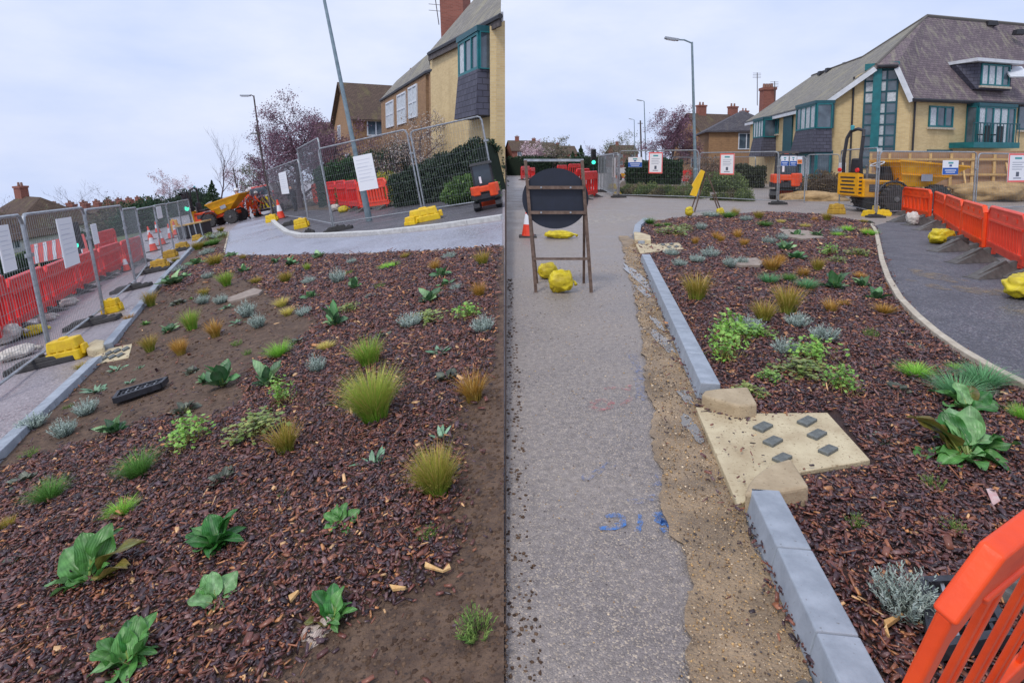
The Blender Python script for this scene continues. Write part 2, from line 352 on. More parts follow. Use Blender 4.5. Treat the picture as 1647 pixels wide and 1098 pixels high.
# ------------------------------------------------------------------ mesh builder
class MB:
    def __init__(s):
        s.v, s.f, s.c, s.mi = [], [], [], []
    def add(s, verts, faces, col=None, mi=0):
        b = len(s.v)
        s.v += [tuple(x) for x in verts]
        s.f += [tuple(i + b for i in f) for f in faces]
        s.c += [col] * len(verts)
        s.mi += [mi] * len(faces)
    def quad(s, a, b, c, d, col=None, mi=0):
        s.add([a, b, c, d], [(0, 1, 2, 3)], col, mi)
    def box(s, c, d, rot=None, col=None, mi=0, taper=1.0, tx=None):
        x, y, z = d[0] / 2, d[1] / 2, d[2] / 2
        tx = taper if tx is None else tx
        vs = [Vector(p) for p in ((-x, -y, -z), (x, -y, -z), (x, y, -z), (-x, y, -z), (-x * tx, -y * taper, z), (x * tx, -y * taper, z), (x * tx, y * taper, z), (-x * tx, y * taper, z))]
        if rot is not None: vs = [rot @ p for p in vs]
        c = Vector(c)
        s.add([p + c for p in vs], [(3, 2, 1, 0), (4, 5, 6, 7), (0, 1, 5, 4), (1, 2, 6, 5), (2, 3, 7, 6), (3, 0, 4, 7)], col, mi)
    def beam(s, a, b, w, h=None, up=Z, col=None, mi=0):
        a, b = Vector(a), Vector(b); h = h or w
        d = (b - a); L = d.length
        if L < 1e-6: return
        d /= L
        if abs(d.dot(up)) > 0.99: up = Vector((0, 1, 0))
        sx = d.cross(up).normalized(); sy = sx.cross(d).normalized()
        vs = []
        for e in (a, b):
            for i, j in ((-1, -1), (1, -1), (1, 1), (-1, 1)):
                vs.append(e + sx * (i * w / 2) + sy * (j * h / 2))
        s.add(vs, [(3, 2, 1, 0), (4, 5, 6, 7), (0, 1, 5, 4), (1, 2, 6, 5), (2, 3, 7, 6), (3, 0, 4, 7)], col, mi)
    def tube(s, pts, rad, seg=8, cap=True, col=None, mi=0):
        pts = [Vector(p) for p in pts]; n = len(pts)
        if not hasattr(rad, '__len__'): rad = [rad] * n
        vs, fs = [], []
        ref = Vector((0.13, 0.27, 0.95))
        px = None
        for i, p in enumerate(pts):
            d = (pts[min(i + 1, n - 1)] - pts[max(i - 1, 0)])
            if d.length < 1e-9: d = Vector((0, 0, 1))
            d.normalize()
            if px is None:
                q = ref if abs(d.dot(ref)) < 0.95 else Vector((1, 0, 0))
                px = d.cross(q).normalized()
            else:
                px = (px - d * px.dot(d))
                px = px.normalized() if px.length > 1e-6 else d.orthogonal().normalized()
            py = d.cross(px)
            for k in range(seg):
                t = 2 * math.pi * k / seg
                vs.append(p + (px * math.cos(t) + py * math.sin(t)) * rad[i])
        for i in range(n - 1):
            for k in range(seg):
                k2 = (k + 1) % seg
                fs.append((i * seg + k, i * seg + k2, (i + 1) * seg + k2, (i + 1) * seg + k))
        if cap:
            fs.append(tuple(range(seg - 1, -1, -1))); fs.append(tuple((n - 1) * seg + k for k in range(seg)))
        s.add(vs, fs, col, mi)
    def prism(s, poly, vec, col=None, mi=0):
        """poly: list of 3D points, pushed along vec"""
        n = len(poly); vec = Vector(vec)
        vs = [Vector(p) for p in poly]; vs += [p + vec for p in vs]
        fs = [tuple(range(n - 1, -1, -1)), tuple(range(n, 2 * n))]
        for i in range(n):
            j = (i + 1) % n
            fs.append((i, j, n + j, n + i))
        s.add(vs, fs, col, mi)
    def blob(s, c, r, seed=0, amp=0.2, sub=2, freq=1.5, col=None, mi=0):
        bm = bmesh.new(); bmesh.ops.create_icosphere(bm, subdivisions=sub, radius=1.0)
        c = Vector(c); r = Vector(r) if hasattr(r, '__len__') else Vector((r, r, r))
        vs = []
        for v in bm.verts:
            k = 1 + amp * noise.noise(v.co * freq + Vector((seed * 3.1, seed * 1.7, seed)))
            vs.append(c + Vector((v.co.x * r.x, v.co.y * r.y, v.co.z * r.z)) * k)
        fs = [tuple(v.index for v in f.verts) for f in bm.faces]
        bm.free()
        s.add(vs, fs, col, mi)
    def lathe(s, prof, axis_o, axis, seg=20, col=None, mi=0):
        axis = Vector(axis).normalized(); px = axis.orthogonal().normalized(); py = axis.cross(px); o = Vector(axis_o)
        vs, fs = [], []
        for (r, h) in prof:
            for k in range(seg):
                t = 2 * math.pi * k / seg
                vs.append(o + axis * h + (px * math.cos(t) + py * math.sin(t)) * r)
        for i in range(len(prof) - 1):
            for k in range(seg):
                k2 = (k + 1) % seg
                fs.append((i * seg + k, i * seg + k2, (i + 1) * seg + k2, (i + 1) * seg + k))
        fs.append(tuple(range(seg - 1, -1, -1))); fs.append(tuple((len(prof) - 1) * seg + k for k in range(seg)))
        s.add(vs, fs, col, mi)
    def mesh(s, name, mats, smooth=False, uv=False):
        me = bpy.data.meshes.new(name)
        me.from_pydata(s.v, [], s.f)
        for m in (mats if isinstance(mats, (list, tuple)) else [mats]):
            me.materials.append(M[m] if isinstance(m, str) else m)
        if any(i for i in s.mi): me.polygons.foreach_set('material_index', s.mi)
        if any(c is not None for c in s.c):
            at = me.color_attributes.new('col', 'FLOAT_COLOR', 'POINT')
            arr = np.ones((len(s.v), 4), np.float32)
            for i, c in enumerate(s.c):
                if c is not None: arr[i, :3] = c[:3]
            at.data.foreach_set('color', arr.ravel())
        if smooth: me.polygons.foreach_set('use_smooth', [True] * len(me.polygons))
        if uv:
            ul = me.uv_layers.new(name='UVMap')
            for p in me.polygons:
                n = p.normal
                ux = Vector((1, 0, 0)) if abs(n.z) > 0.98 else Z.cross(n).normalized()
                vx = n.cross(ux)
                for li in p.loop_indices:
                    co = me.vertices[me.loops[li].vertex_index].co
                    ul.data[li].uv = (co.dot(ux), co.dot(vx))
        me.update()
        return me

def put(name, me, parent=None, m4=None):
    o = bpy.data.objects.new(name, me)
    COL.objects.link(o)
    if parent is not None: o.parent = parent
    if m4 is not None: o.matrix_local = m4
    return o
def tag(o, label, cat, group=None):
    o['label'] = label; o['category'] = cat
    if group: o['group'] = group
    return o
def thing(name, label, cat, m4=None, group=None):
    o = bpy.data.objects.new(name, None); COL.objects.link(o)
    o.empty_display_size = 0.2
    if m4 is not None: o.matrix_world = m4
    return tag(o, label, cat, group)
def part(name, mb, mats, parent, smooth=False, uv=False, m4=None):
    return put(name, mb.mesh(name, mats, smooth, uv), parent, m4)
def solo(name, mb, mats, label, cat, group=None, smooth=False, uv=False, m4=None):
    return tag(put(name, mb.mesh(name, mats, smooth, uv), None, m4), label, cat, group)
def struct(name, me, m4=None):
    o = put(name, me, None, m4); o['kind'] = 'structure'; return o
def copy_tree(o, parent=None):
    c = o.copy(); COL.objects.link(c); c.parent = parent
    if parent is not None: c.matrix_local = o.matrix_local.copy()
    for ch in list(o.children): copy_tree(ch, c)
    return c
def frame(A, X, up=Z):
    X = Vector(X).normalized(); Zv = (up - X * up.dot(X)).normalized(); Y = Zv.cross(X)
    m = Matrix(((X.x, Y.x, Zv.x, A[0]), (X.y, Y.y, Zv.y, A[1]), (X.z, Y.z, Zv.z, A[2]), (0, 0, 0, 1)))
    return m
def hfit(A, up, vtop):
    """height above A, along up, whose picture row is vtop"""
    lo, hi = 0.0, 40.0
    for _ in range(50):
        mid = (lo + hi) / 2
        if proj(A + up * mid)[1] > vtop: lo = mid
        else: hi = mid
    return lo
def inside(poly, a, b):
    """vectorised point in polygon"""
    a = np.asarray(a); b = np.asarray(b)
    r = np.zeros(a.shape, bool); n = len(poly)
    for i in range(n):
        x1, y1 = poly[i]; x2, y2 = poly[(i + 1) % n]
        c = ((y1 > b) != (y2 > b)) & (a < (x2 - x1) * (b - y1) / ((y2 - y1) + 1e-12) + x1)
        r ^= c
    return r
def densify(poly, step):
    out = []
    for i in range(len(poly)):
        p, q = Vector(poly[i]), Vector(poly[(i + 1) % len(poly)])
        n = max(1, int((q - p).length / step))
        for k in range(n): out.append(p.lerp(q, k / n))
    return out
def sheet(name, G, px, matname, h, step=None, wob=0.0, hf=None, dens=0.3, ab=None):
    """a sheet lying on ground G; px = outline in photograph pixels"""
    poly = ab or [G.ab(u, v) for u, v in px]
    poly = [Vector((a, b)) for a, b in poly]
    if step:
        poly = densify(poly, step)
        if wob:
            poly = [p + Vector((noise.noise(Vector((p.x * 3, p.y * 3, 1.7))), noise.noise(Vector((p.x * 3, p.y * 3, 9.1))))) * wob + Vector((noise.noise(Vector((p.x * 14, p.y * 14, 4.7))), noise.noise(Vector((p.x * 14, p.y * 14, 6.1))))) * wob * .6 for p in poly]
    pts = list(poly); n = len(poly)
    if hf:
        xs = [p.x for p in poly]; ys = [p.y for p in poly]
        y = min(ys)
        pl = [(p.x, p.y) for p in poly]
        while y < max(ys):
            d = dens * max(0.35, min(3.0, y / 5.0))
            row = np.arange(min(xs), max(xs), d)
            ins = inside(pl, row, np.full(row.shape, y))
            for x in row[ins]: pts.append(Vector((x + random.uniform(-.2, .2) * d, y + random.uniform(-.2, .2) * d)))
            y += d
    edges = [(i, (i + 1) % n) for i in range(n)]
    vs, es, fs, _, _, _ = delaunay_2d_cdt(pts, edges, [], 1, 1e-5)
    mb = MB()
    vv = [(v.x, v.y, h + (hf(v.x, v.y) if hf else 0.0)) for v in vs]
    ff = []
    for f in fs:
        a, b, c = (vs[i] for i in f[:3])
        ff.append(tuple(f) if (b - a).cross(c - a) > 0 else tuple(reversed(f)))
    mb.add(vv, ff)
    me = mb.mesh(name, matname, smooth=bool(hf))
    m4 = G.mat(); m4.translation = G.o
    return struct(name, me, m4)

# ================================================================== GROUND
def make_ground():
    mb = MB()
    k = SEAM_K
    ys = [-8, 0, 4, 8, 12, 18, 26, 40, 60, 90, 140, 300]
    rr = [-8, 0, 4, 8, 12, 18, 26, 40, 60, 90, 140, 400, 1500]
    mb.quad((k * -8, -8, 0), (1500, -8, 0), (1500, 1500, 0), (k * 1500, 1500, 0), mi=0)
    def zl(x, y):
        return GL.o.z - (GL.n.x * (x - GL.o.x) + GL.n.y * (y - GL.o.y)) / GL.n.z
    for y0, y1 in zip(ys[:-1], ys[1:]):
        a = Vector((k * y0, y0, zl(k * y0, y0))); b = Vector((k * y1, y1, zl(k * y1, y1)))
        xl = -150
        c = Vector((xl, y1, zl(xl, y1))); d = Vector((xl, y0, zl(xl, y0)))
        mb.quad(d, a, b, c, mi=1)
        # low bank between the sloping ground and the level road
        e0, e1 = Vector((k * y0 + .003 * y0, y0, -.03)), Vector((k * y1 + .003 * y1, y1, -.03))
        if y0 >= 0: mb.quad(a, e0, e1, b, mi=2)
    y = 300
    mb.quad((-150, y, -30), (k * y, y, -.03), (k * y, y, zl(k * y, y)), (-150, y, zl(-150, y)), mi=2)
    return struct('ground', mb.mesh('ground', ['road', 'slope_road', 'soil']))
make_ground()

def patchy(name, col, lo, scale, rough_=.8, wid=.12):
    m = bpy.data.materials.new(name)
    N, L, B = nodes_of(m)
    B.inputs['Base Color'].default_value = col; B.inputs['Roughness'].default_value = rough_
    tc = N.new('ShaderNodeTexCoord'); nz = N.new('ShaderNodeTexNoise'); nz.inputs['Scale'].default_value = scale; nz.inputs['Detail'].default_value = 8
    nz.inputs['Roughness'].default_value = .7
    L.new(tc.outputs['Object'], nz.inputs['Vector'])
    rp = N.new('ShaderNodeValToRGB'); rp.color_ramp.elements[0].position = lo; rp.color_ramp.elements[1].position = lo + wid
    L.new(nz.outputs['Fac'], rp.inputs['Fac']); L.new(rp.outputs['Color'], B.inputs['Alpha'])
    return m
def rough(amp, sc, seed=0.0):
    def f(a, b):
        return amp * (0.5 + noise.noise(Vector((a * sc, b * sc, seed))) * 0.6 + 0.5 * noise.noise(Vector((a * sc * 3.7, b * sc * 3.7, seed + 5))) * 0.6)
    return f
bedL = rough(0.035, 1.3, 2.0)
bedR = rough(0.032, 1.3, 8.0)

# ---- left-hand bed: earth sheet, then mulch
L_KERB_BACK = [(-60, 790), (20, 700), (62, 660), (108, 617), (152, 583), (165, 572), (176, 562), (210, 520), (240, 482), (266, 452), (292, 424), (312, 404), (330, 385), (352, 372)]
L_BED = L_KERB_BACK + [(368, 374), (361, 410), (440, 412), (560, 410), (680, 406), (811, 398), (813, 1130), (400, 1135), (-60, 1140)]
sheet('planting_soil', GL, L_BED, 'soil', 0.006, step=0.12, hf=bedL, dens=0.16)
L_MULCH = [(-60, 800), (20, 752), (110, 722), (196, 700), (250, 676), (330, 690), (400, 650), (400, 610), (420, 580), (470, 560), (520, 520), (480, 500), (430, 470), (380, 440), (330, 445), (290, 470),
           (262, 470), (275, 445), (320, 415), (350, 400), (365, 414), (440, 414), (560, 412), (680, 408), (800, 400), (800, 590), (748, 640), (735, 690), (748, 780), (718, 830), (735, 900), (690, 960), (560, 990), (520, 1010), (470, 1060), (440, 1140), (-60, 1145)]
L_LANE = [(361, 411), (369, 372), (392, 352), (425, 350), (444, 364), (476, 384), (560, 382), (680, 373), (808, 357), (808, 396), (680, 405), (560, 409), (440, 411)]
sheet('wet_lane', GL, L_LANE, 'lane', 0.008)
sheet('footway', GL, [(430, 346), (446, 340), (470, 338), (560, 338), (640, 330), (700, 322), (808, 305), (808, 352), (680, 368), (560, 377), (480, 379), (452, 362)], 'tarmac', 0.012)
sheet('verge', GL, [(440, 328), (520, 318), (640, 296), (808, 262), (808, 305), (700, 322), (640, 330), (560, 338), (470, 338), (446, 340)], 'verge', 0.02, step=1.2, wob=.15)
sheet('verge_grass', GL, [(-80, 470), (60, 438), (160, 405), (250, 366), (240, 352), (120, 372), (-80, 410)], mat('verge_grass', S(96, 110, 70), S(76, 84, 58), scale=2, rough=.9, bump=.6, bscale=30), 0.02)

# ---- right-hand bed
R_EDGE = [(1402, 365), (1409, 378), (1413, 398), (1418, 425), (1428, 455), (1447, 489), (1474, 518), (1505, 546), (1540, 572), (1590, 603), (1660, 640), (1760, 690)]
R_BED = [(1024, 381), (1030, 366), (1052, 357), (1110, 351), (1168, 346), (1240, 343), (1320, 347), (1370, 355)] + R_EDGE + [(1760, 1140), (1332, 1140), (1286, 1030), (1205, 826), (1170, 745), (1128, 643), (1082, 532), (1036, 421), (1028, 400)]
R_MULCH_AB = [GR.ab(u, v) for u, v in R_BED]
sheet('mulch_bed', GR, R_BED, 'mulch_base', 0.006, step=0.15, hf=bedR, dens=0.16)
PATH = [(1402, 365), (1409, 378), (1413, 398), (1418, 425), (1428, 455), (1447, 489), (1474, 518), (1505, 546), (1540, 572), (1590, 603), (1660, 640), (1760, 690), (1900, 560), (1660, 452), (1600, 418), (1560, 396), (1520, 372), (1498, 358), (1450, 352)]
sheet('footpath', GR, PATH, 'tarmac', 0.010)
def stain(name, G, c, rx, ry, m, h, seed, n=26):
    a0, b0 = G.ab(*c)
    e = G.ab(c[0] + rx, c[1]); rr = e[0] - a0
    e2 = G.ab(c[0], c[1] - ry); r2 = e2[1] - b0
    ab = []
    for i in range(n):
        t = 2 * math.pi * i / n
        k = 1 + .55 * noise.noise(Vector((math.cos(t) * 1.7, math.sin(t) * 1.7, seed)))
        ab.append((a0 + rr * k * math.cos(t), b0 + r2 * k * math.sin(t)))
    return sheet(name, G, None, m, h, ab=ab)
M['blockstone'] = mat('cast_block_concrete', S(186, 168, 138), S(160, 142, 114), scale=6, rough=0.8, bump=0.25, bscale=90, speck=S(140, 122, 96), sscale=60, slo=.64)
M['sandstain'] = patchy('sand_dust', S(150, 132, 108), .42, 7, wid=.34)
M['bluepaint'] = patchy('blue_spray', S(66, 122, 190), .40, 34, wid=.25)
M['fadedblue'] = patchy('faded_blue_spray', S(104, 124, 168), .48, 34, wid=.3)
M['redpaint'] = patchy('pink_spray', S(190, 108, 108), .46, 34, wid=.3)
M['whitedust'] = patchy('pale_dust', S(190, 182, 172), .5, 5)
for i, (c, rx, ry) in enumerate([((1503, 444), 26, 9), ((1508, 463), 14, 5), ((1580, 469), 36, 7), ((1640, 500), 22, 6), ((1466, 453), 6, 3)]):
    stain('sand_stain', GR, c, rx, ry, 'sandstain', 0.014, i)
# gritty silt along the kerb, puddles in it
SILT = [(1008, 380), (1022, 388), (1032, 421), (1078, 532), (1124, 643), (1160, 740), (1198, 826), (1262, 980), (1328, 1140), (1085, 1140), (1100, 1040), (1112, 960), (1098, 880), (1062, 800), (1050, 720), (1042, 640), (1034, 560), (1022, 470), (1004, 410), (996, 380)]
sheet('silt_strip', GR, SILT, 'silt', 0.005, step=0.03, wob=0.06, hf=rough(0.014, 6, 3), dens=0.12)
for i, (c, rx, ry) in enumerate([((1026, 447), 9, 20), ((1064, 550), 10, 20), ((1057, 522), 6, 12), ((1112, 690), 12, 20), ((1102, 640), 8, 12), ((1034, 470), 7, 9)]):
    stain('puddle', GR, c, rx, ry, 'puddle', 0.0165, 3 + i)

# spray-paint marks on the road
def stroke(name, G, pts, w, m, h=0.006):
    ab = [Vector(G.ab(u, v)) for u, v in pts]
    # smooth
    out = []
    for i in range(len(ab) - 1):
        for k in range(6): out.append(ab[i].lerp(ab[i + 1], k / 6))
    out.append(ab[-1])
    mb = MB(); vs = []; fs = []
    for i, p in enumerate(out):
        d = (out[min(i + 1, len(out) - 1)] - out[max(i - 1, 0)]).normalized(); nrm = Vector((-d.y, d.x))
        ww = w * (0.8 + .5 * noise.noise(Vector((p.x * 20, p.y * 20, 2))))
        for sg in (-1, 1):
            q = p + nrm * sg * ww; vs.append((q.x, q.y, h))
    for i in range(len(out) - 1): fs.append((2 * i, 2 * i + 1, 2 * i + 3, 2 * i + 2))
    mb.add(vs, fs)
    m4 = G.mat(); m4.translation = G.o
    return struct(name, mb.mesh(name, m), m4)
for w, m, pts in [
    (.020, 'bluepaint', [(974, 832), (992, 829), (1002, 834), (1001, 844), (985, 850), (964, 851)]),
    (.017, 'bluepaint', [(1029, 828), (1030, 840), (1025, 857)]),
    (.028, 'bluepaint', [(1054, 833), (1072, 823), (1074, 830), (1060, 840), (1076, 843), (1082, 852), (1064, 855)]),
    (.020, 'bluepaint', [(1078, 836), (1086, 850), (1088, 858)]),
    (.030, 'fadedblue', [(1010, 808), (1035, 806), (1060, 798)]),
    (.026, 'fadedblue', [(1046, 780), (1062, 778), (1060, 764)]),
    (.030, 'fadedblue', [(936, 772), (960, 760), (986, 746)]),
    (.028, 'redpaint', [(952, 650), (966, 643), (984, 648), (980, 657), (962, 660), (950, 654)]),
    (.022, 'redpaint', [(1000, 653), (1012, 644), (1016, 640)]), (.018, 'redpaint', [(972, 626), (990, 624), (1012, 628), (1013, 620)]),
    (.045, 'fadedblue', [(1016, 570), (1024, 590), (1028, 612), (1032, 645)])]:
    stroke('spray_mark', GR, pts, w, m)
for i, (c, rx, ry) in enumerate([((960, 350), 60, 9)]):
    stain('dust_patch', GR, c, rx, ry, 'whitedust', 0.0035, 11 + i)

# ================================================================== KERBS
def kerb_run(G, px, prof, stone, matname, name, label, group, gap=0.006, h0=0.0, cat='kerb'):
    """kerb stones laid along a pixel polyline (front foot of the kerb); prof = (offset back, height) section"""
    ab = [Vector(G.ab(u, v)) for u, v in px]
    run = []; 
    for i in range(len(ab) - 1):
        L = (ab[i + 1] - ab[i]).length
        n = max(1, round(L / stone))
        for k in range(n): run.append((ab[i].lerp(ab[i + 1], k / n), ab[i].lerp(ab[i + 1], (k + 1) / n)))
    for p, q in run:
        d = (q - p).normalized(); nr = Vector((d.y, -d.x))
        p2, q2 = p + d * gap / 2, q - d * gap / 2
        mb = MB()
        A = [G.pt(*(p2 + nr * o), h0 + h) for o, h in prof]
        B = [G.pt(*(q2 + nr * o), h0 + h) for o, h in prof]
        n = len(prof)
        fs = [tuple(range(n)), tuple(range(2 * n - 1, n - 1, -1))]
        for i in range(n):
            j = (i + 1) % n
            fs.append((i, n + i, n + j, j))
        o0 = A[0]
        mb.add([x - o0 for x in A + B], fs)
        o = solo(name, mb, matname, label, cat, group)
        o.location = o0
        b = o.modifiers.new('bevel', 'BEVEL'); b.width = 0.006; b.segments = 2
PK = [(0, -.02), (.0, .02), (.022, .128), (.15, .128), (.15, -.02)]
kerb_run(GR, [(1392, 1302), (1196, 826)], PK, .5, 'kerb', 'kerb_stone', 'blue-grey concrete kerb stone between stud inlet and orange barrier', 'kerb stones below the studded inlet')
kerb_run(GR, [(1121, 645), (1030, 421)], PK, .62, 'kerb', 'kerb_stone', 'blue-grey concrete kerb stone between the two inlets of the level bed', 'kerb stones between the two inlets')
kerb_run(GR, [(1024, 397), (1018, 383), (1021, 369), (1034, 358)], [(0, -.02), (0, .12), (.15, .12), (.15, -.02)], .55, 'kerb', 'kerb_stone', 'grey kerb stone at the rounded far corner of the level bed', 'kerb stones at the rounded corner')
kerb_run(GR, [(1170, 346), (1110, 351), (1052, 357), (1036, 358)][::-1], [(0, -.02), (0, .05), (.06, .05), (.06, -.02)], .9, 'edging', 'edging_stone', 'thin pale edging stone along the far side of level bed', 'far edging stones')
_rb = []
for i in range(len(R_EDGE) - 1):
    for k in range(2):
        a, b = R_EDGE[i], R_EDGE[i + 1]
        _rb.append((a[0] + (b[0] - a[0]) * k / 2, a[1] + (b[1] - a[1]) * k / 2))
kerb_run(GR, R_EDGE, [(-.035, -.02), (-.035, .085), (.035, .085), (.035, -.02)], .8, 'edging', 'path_edging', 'narrow pale concrete edging stone between mulch and curved tarmac path', 'path edging stones', gap=.004, cat='edging')
kerb_run(GL, [(-70, 795), (148, 588)][::1], [(0, -.02), (0, .09), (.12, .09), (.12, -.02)], .8, 'kerb', 'kerb_stone', 'grey kerb stone on sloping bed below its studded inlet', 'sloping bed kerb stones below the inlet')
kerb_run(GL, [(166, 566), (205, 518), (262, 448), (300, 408), (326, 383)], [(0, -.02), (0, .09), (.12, .09), (.12, -.02)], .9, 'kerb', 'kerb_stone', 'grey kerb stone on sloping bed beyond its studded inlet', 'sloping bed kerb stones beyond the inlet')
kerb_run(GL, [(431, 352), (444, 366), (458, 377), (478, 382), (520, 382), (600, 379), (700, 369), (806, 354)][::-1], [(0, -.02), (0, .10), (.16, .10), (.16, -.02)], 1.0, 'whitekerb', 'pale_kerb_stone', 'pale new kerb stone along the curved footway corner', 'pale footway kerb stones')
kerb_run(GL, [(806, 398), (680, 406), (560, 410), (440, 412), (361, 411), (369, 374)][::-1], [(0, -.02), (0, .03), (.05, .03), (.05, -.02)], 1.0, 'edging', 'edging_stone', 'thin flush edging stone between sloping bed and wet lane', 'lane edging stones', cat='edging')

# ================================================================== INLETS
def poly_ab(G, px): return [Vector(G.ab(u, v)) for u, v in px]
def slab_obj(name, G, px, h0, h1, matname, parent=None, bevel=.006, label=None, cat=None, group=None):
    ab = poly_ab(G, px)
    c = sum(ab, Vector((0, 0))) / len(ab)
    if sum((ab[i].x * ab[(i + 1) % len(ab)].y - ab[(i + 1) % len(ab)].x * ab[i].y) for i in range(len(ab))) < 0: ab = ab[::-1]
    mb = MB(); o0 = G.pt(c.x, c.y, 0)
    mb.prism([G.pt(a.x, a.y, h0) - o0 for a in ab], G.n * (h1 - h0))
    o = part(name, mb, matname, parent)
    o.location = o0
    if label: tag(o, label, cat, group)
    if bevel:
        b = o.modifiers.new('bevel', 'BEVEL'); b.width = bevel; b.segments = 2; b.limit_method = 'ANGLE'
    return o
def quadrant(name, G, corner, r, a0, a1, h, matname, parent, off):
    """rounded quadrant kerb block; corner in plan, sweeping a0..a1 degrees"""
    mb = MB()
    pts = [G.pt(corner.x, corner.y, -.02)]
    n = 12
    for i in range(n + 1):
        t = R(a0 + (a1 - a0) * i / n)
        pts.append(G.pt(corner.x + r * math.cos(t), corner.y + r * math.sin(t), -.02))
    mb.prism([p - off for p in pts], G.n * (h + .02))
    o = part(name, mb, matname, parent)
    b = o.modifiers.new('bevel', 'BEVEL'); b.width = .02; b.segments = 3; b.limit_method = 'ANGLE'
    return o
def top_block(name, G, px, h0, h1, matname, parent, bev=.012):
    """block whose TOP outline is given in pixels at height h1"""
    ab = []
    for u, v in px:
        d = ray(u, v); o = G.o + G.n * h1; q = C0 + d * ((o - C0).dot(G.n) / d.dot(G.n)) - G.o
        ab.append(Vector((q.dot(G.ex), q.dot(G.ey))))
    c = sum(ab, Vector((0, 0))) / len(ab)
    if sum((ab[i].x * ab[(i + 1) % len(ab)].y - ab[(i + 1) % len(ab)].x * ab[i].y) for i in range(len(ab))) < 0: ab = ab[::-1]
    mb = MB(); o0 = G.pt(c.x, c.y, 0); mb.prism([G.pt(a.x, a.y, h0) - o0 for a in ab], G.n * (h1 - h0))
    o = part(name, mb, matname, parent); o.location = o0
    if bev:
        b = o.modifiers.new('bevel', 'BEVEL'); b.width = bev; b.segments = 3; b.limit_method = 'ANGLE'
    return o
t = thing('inlet_slab', 'buff concrete drainage inlet slab with six raised dark setts at kerb gap', 'drain inlet')
top_block('slab', GR, [(1119, 654), (1216, 664), (1331, 663), (1400, 739), (1290, 758), (1187, 812)], -.01, .045, 'sandstone', t, .005)
for (u, v) in [(1227, 684), (1298, 675), (1314, 696), (1243, 707), (1332, 721), (1258, 734)]:
    top_block('stud', GR, [(u - 17, v + 1), (u + 1, v - 8), (u + 17, v - 2), (u, v + 8)], .04, .062, 'sett', t, .004)
top_block('upper_kerb_block', GR, [(1128, 634), (1133, 627), (1155, 624), (1203, 621), (1218, 647), (1205, 651), (1190, 651), (1174, 648), (1158, 643), (1142, 639)], -.01, .128, 'blockstone', t, .018)
top_block('lower_kerb_block', GR, [(1198, 792), (1203, 777), (1213, 764), (1228, 752), (1248, 742), (1272, 735), (1302, 781), (1262, 788), (1226, 792)], -.01, .128, 'blockstone', t, .018)
def poly_block(name, G, px, h, parent, m='sandstone', bev=.02):
    return slab_obj(name, G, px, -.01, h, m, parent, bev)
t = thing('inlet_slab', 'small buff inlet slab with kerb block at far corner of level bed', 'drain inlet')
slab_obj('slab', GR, [(1022, 396), (1056, 397), (1092, 395), (1100, 405), (1060, 409), (1030, 413)], .0, .06, 'sandstone', t)
for (u, v) in [(1066, 399), (1080, 398), (1076, 403), (1088, 402)]:
    slab_obj('stud', GR, [(u - 4, v), (u, v - 2), (u + 4, v), (u, v + 2)], .055, .075, 'sett', t, 0)
poly_block('kerb_block', GR, [(1019, 383), (1021, 397), (1047, 397), (1046, 389), (1030, 384)], .14, t)
t = thing('inlet_slab', 'buff inlet slab with dark setts at gap in the sloping kerb', 'drain inlet')
slab_obj('slab', GL, [(140, 592), (154, 576), (176, 564), (214, 556), (208, 578), (162, 588)], .0, .03, 'sandstone', t)
for (u, v) in [(168, 581), (181, 579), (194, 576), (176, 573), (189, 569), (203, 566)]:
    slab_obj('stud', GL, [(u - 6, v + 1), (u + 3, v - 4), (u + 7, v - 2), (u - 3, v + 3.5)], .028, .048, 'sett', t, 0)
poly_block('kerb_block', GL, [(142, 573), (152, 575), (170, 570), (171, 558), (158, 556), (146, 563)], .10, t)

# stepping slabs and grates in the beds
for G, px, lab in [
    (GL, [(362, 487), (410, 469), (424, 472), (418, 478), (372, 491)], 'long pinkish stone slab lying in soil of the sloping bed'),
    (GR, [(1170, 432), (1180, 424), (1216, 420), (1228, 427), (1222, 433)], 'pale stone slab beside lavender in level bed'),
    (GR, [(1252, 372), (1300, 375), (1326, 386), (1290, 389), (1268, 385)], 'dark grey stone slab among leafy plants in level bed')]:
    slab_obj('stone_slab', G, px, .02, .065, 'slab', None, .008, lab, 'slab')
def grate(G, c4, label, nbar, ncross):
    p = [Vector(G.ab(u, v)) for u, v in c4]
    t = thing('drain_grate', label, 'drain grate')
    mb = MB(); h = .075
    f = lambda s, q: (p[0].lerp(p[1], s)).lerp(p[3].lerp(p[2], s), q)
    g = lambda s, q: G.pt(*f(s, q), h)
    for a, b in (((0, 0), (1, 0)), ((1, 0), (1, 1)), ((1, 1), (0, 1)), ((0, 1), (0, 0))):
        mb.beam(g(*a), g(*b), .028, .05, G.n)
    part('frame', mb, 'castiron', t)
    for i in range(nbar):
        s = (i + 1) / (nbar + 1); mb = MB(); mb.beam(g(s, 0.02), g(s, .98), .012, .03, G.n); part('bar', mb, 'galv' if i % 2 else 'castiron', t)
    for j in range(ncross):
        s = (j + 1) / (ncross + 1); mb = MB(); mb.beam(g(.02, s), g(.98, s), .014, .034, G.n); part('cross_bar', mb, 'castiron', t)
    mb = MB(); mb.quad(*[G.pt(*f(a, b), h - .03) for a, b in ((0, 0), (1, 0), (1, 1), (0, 1))]); part('sump', mb, 'machblack', t)
grate(GL, [(188, 657), (262, 632), (272, 622), (196, 644)], 'black slotted drain grate set in soil of sloping bed', 9, 2)
grate(GR, [(1500, 1082), (1620, 1060), (1570, 968), (1482, 972)], 'black plastic drain grid in mulch behind the near orange barrier', 5, 3)

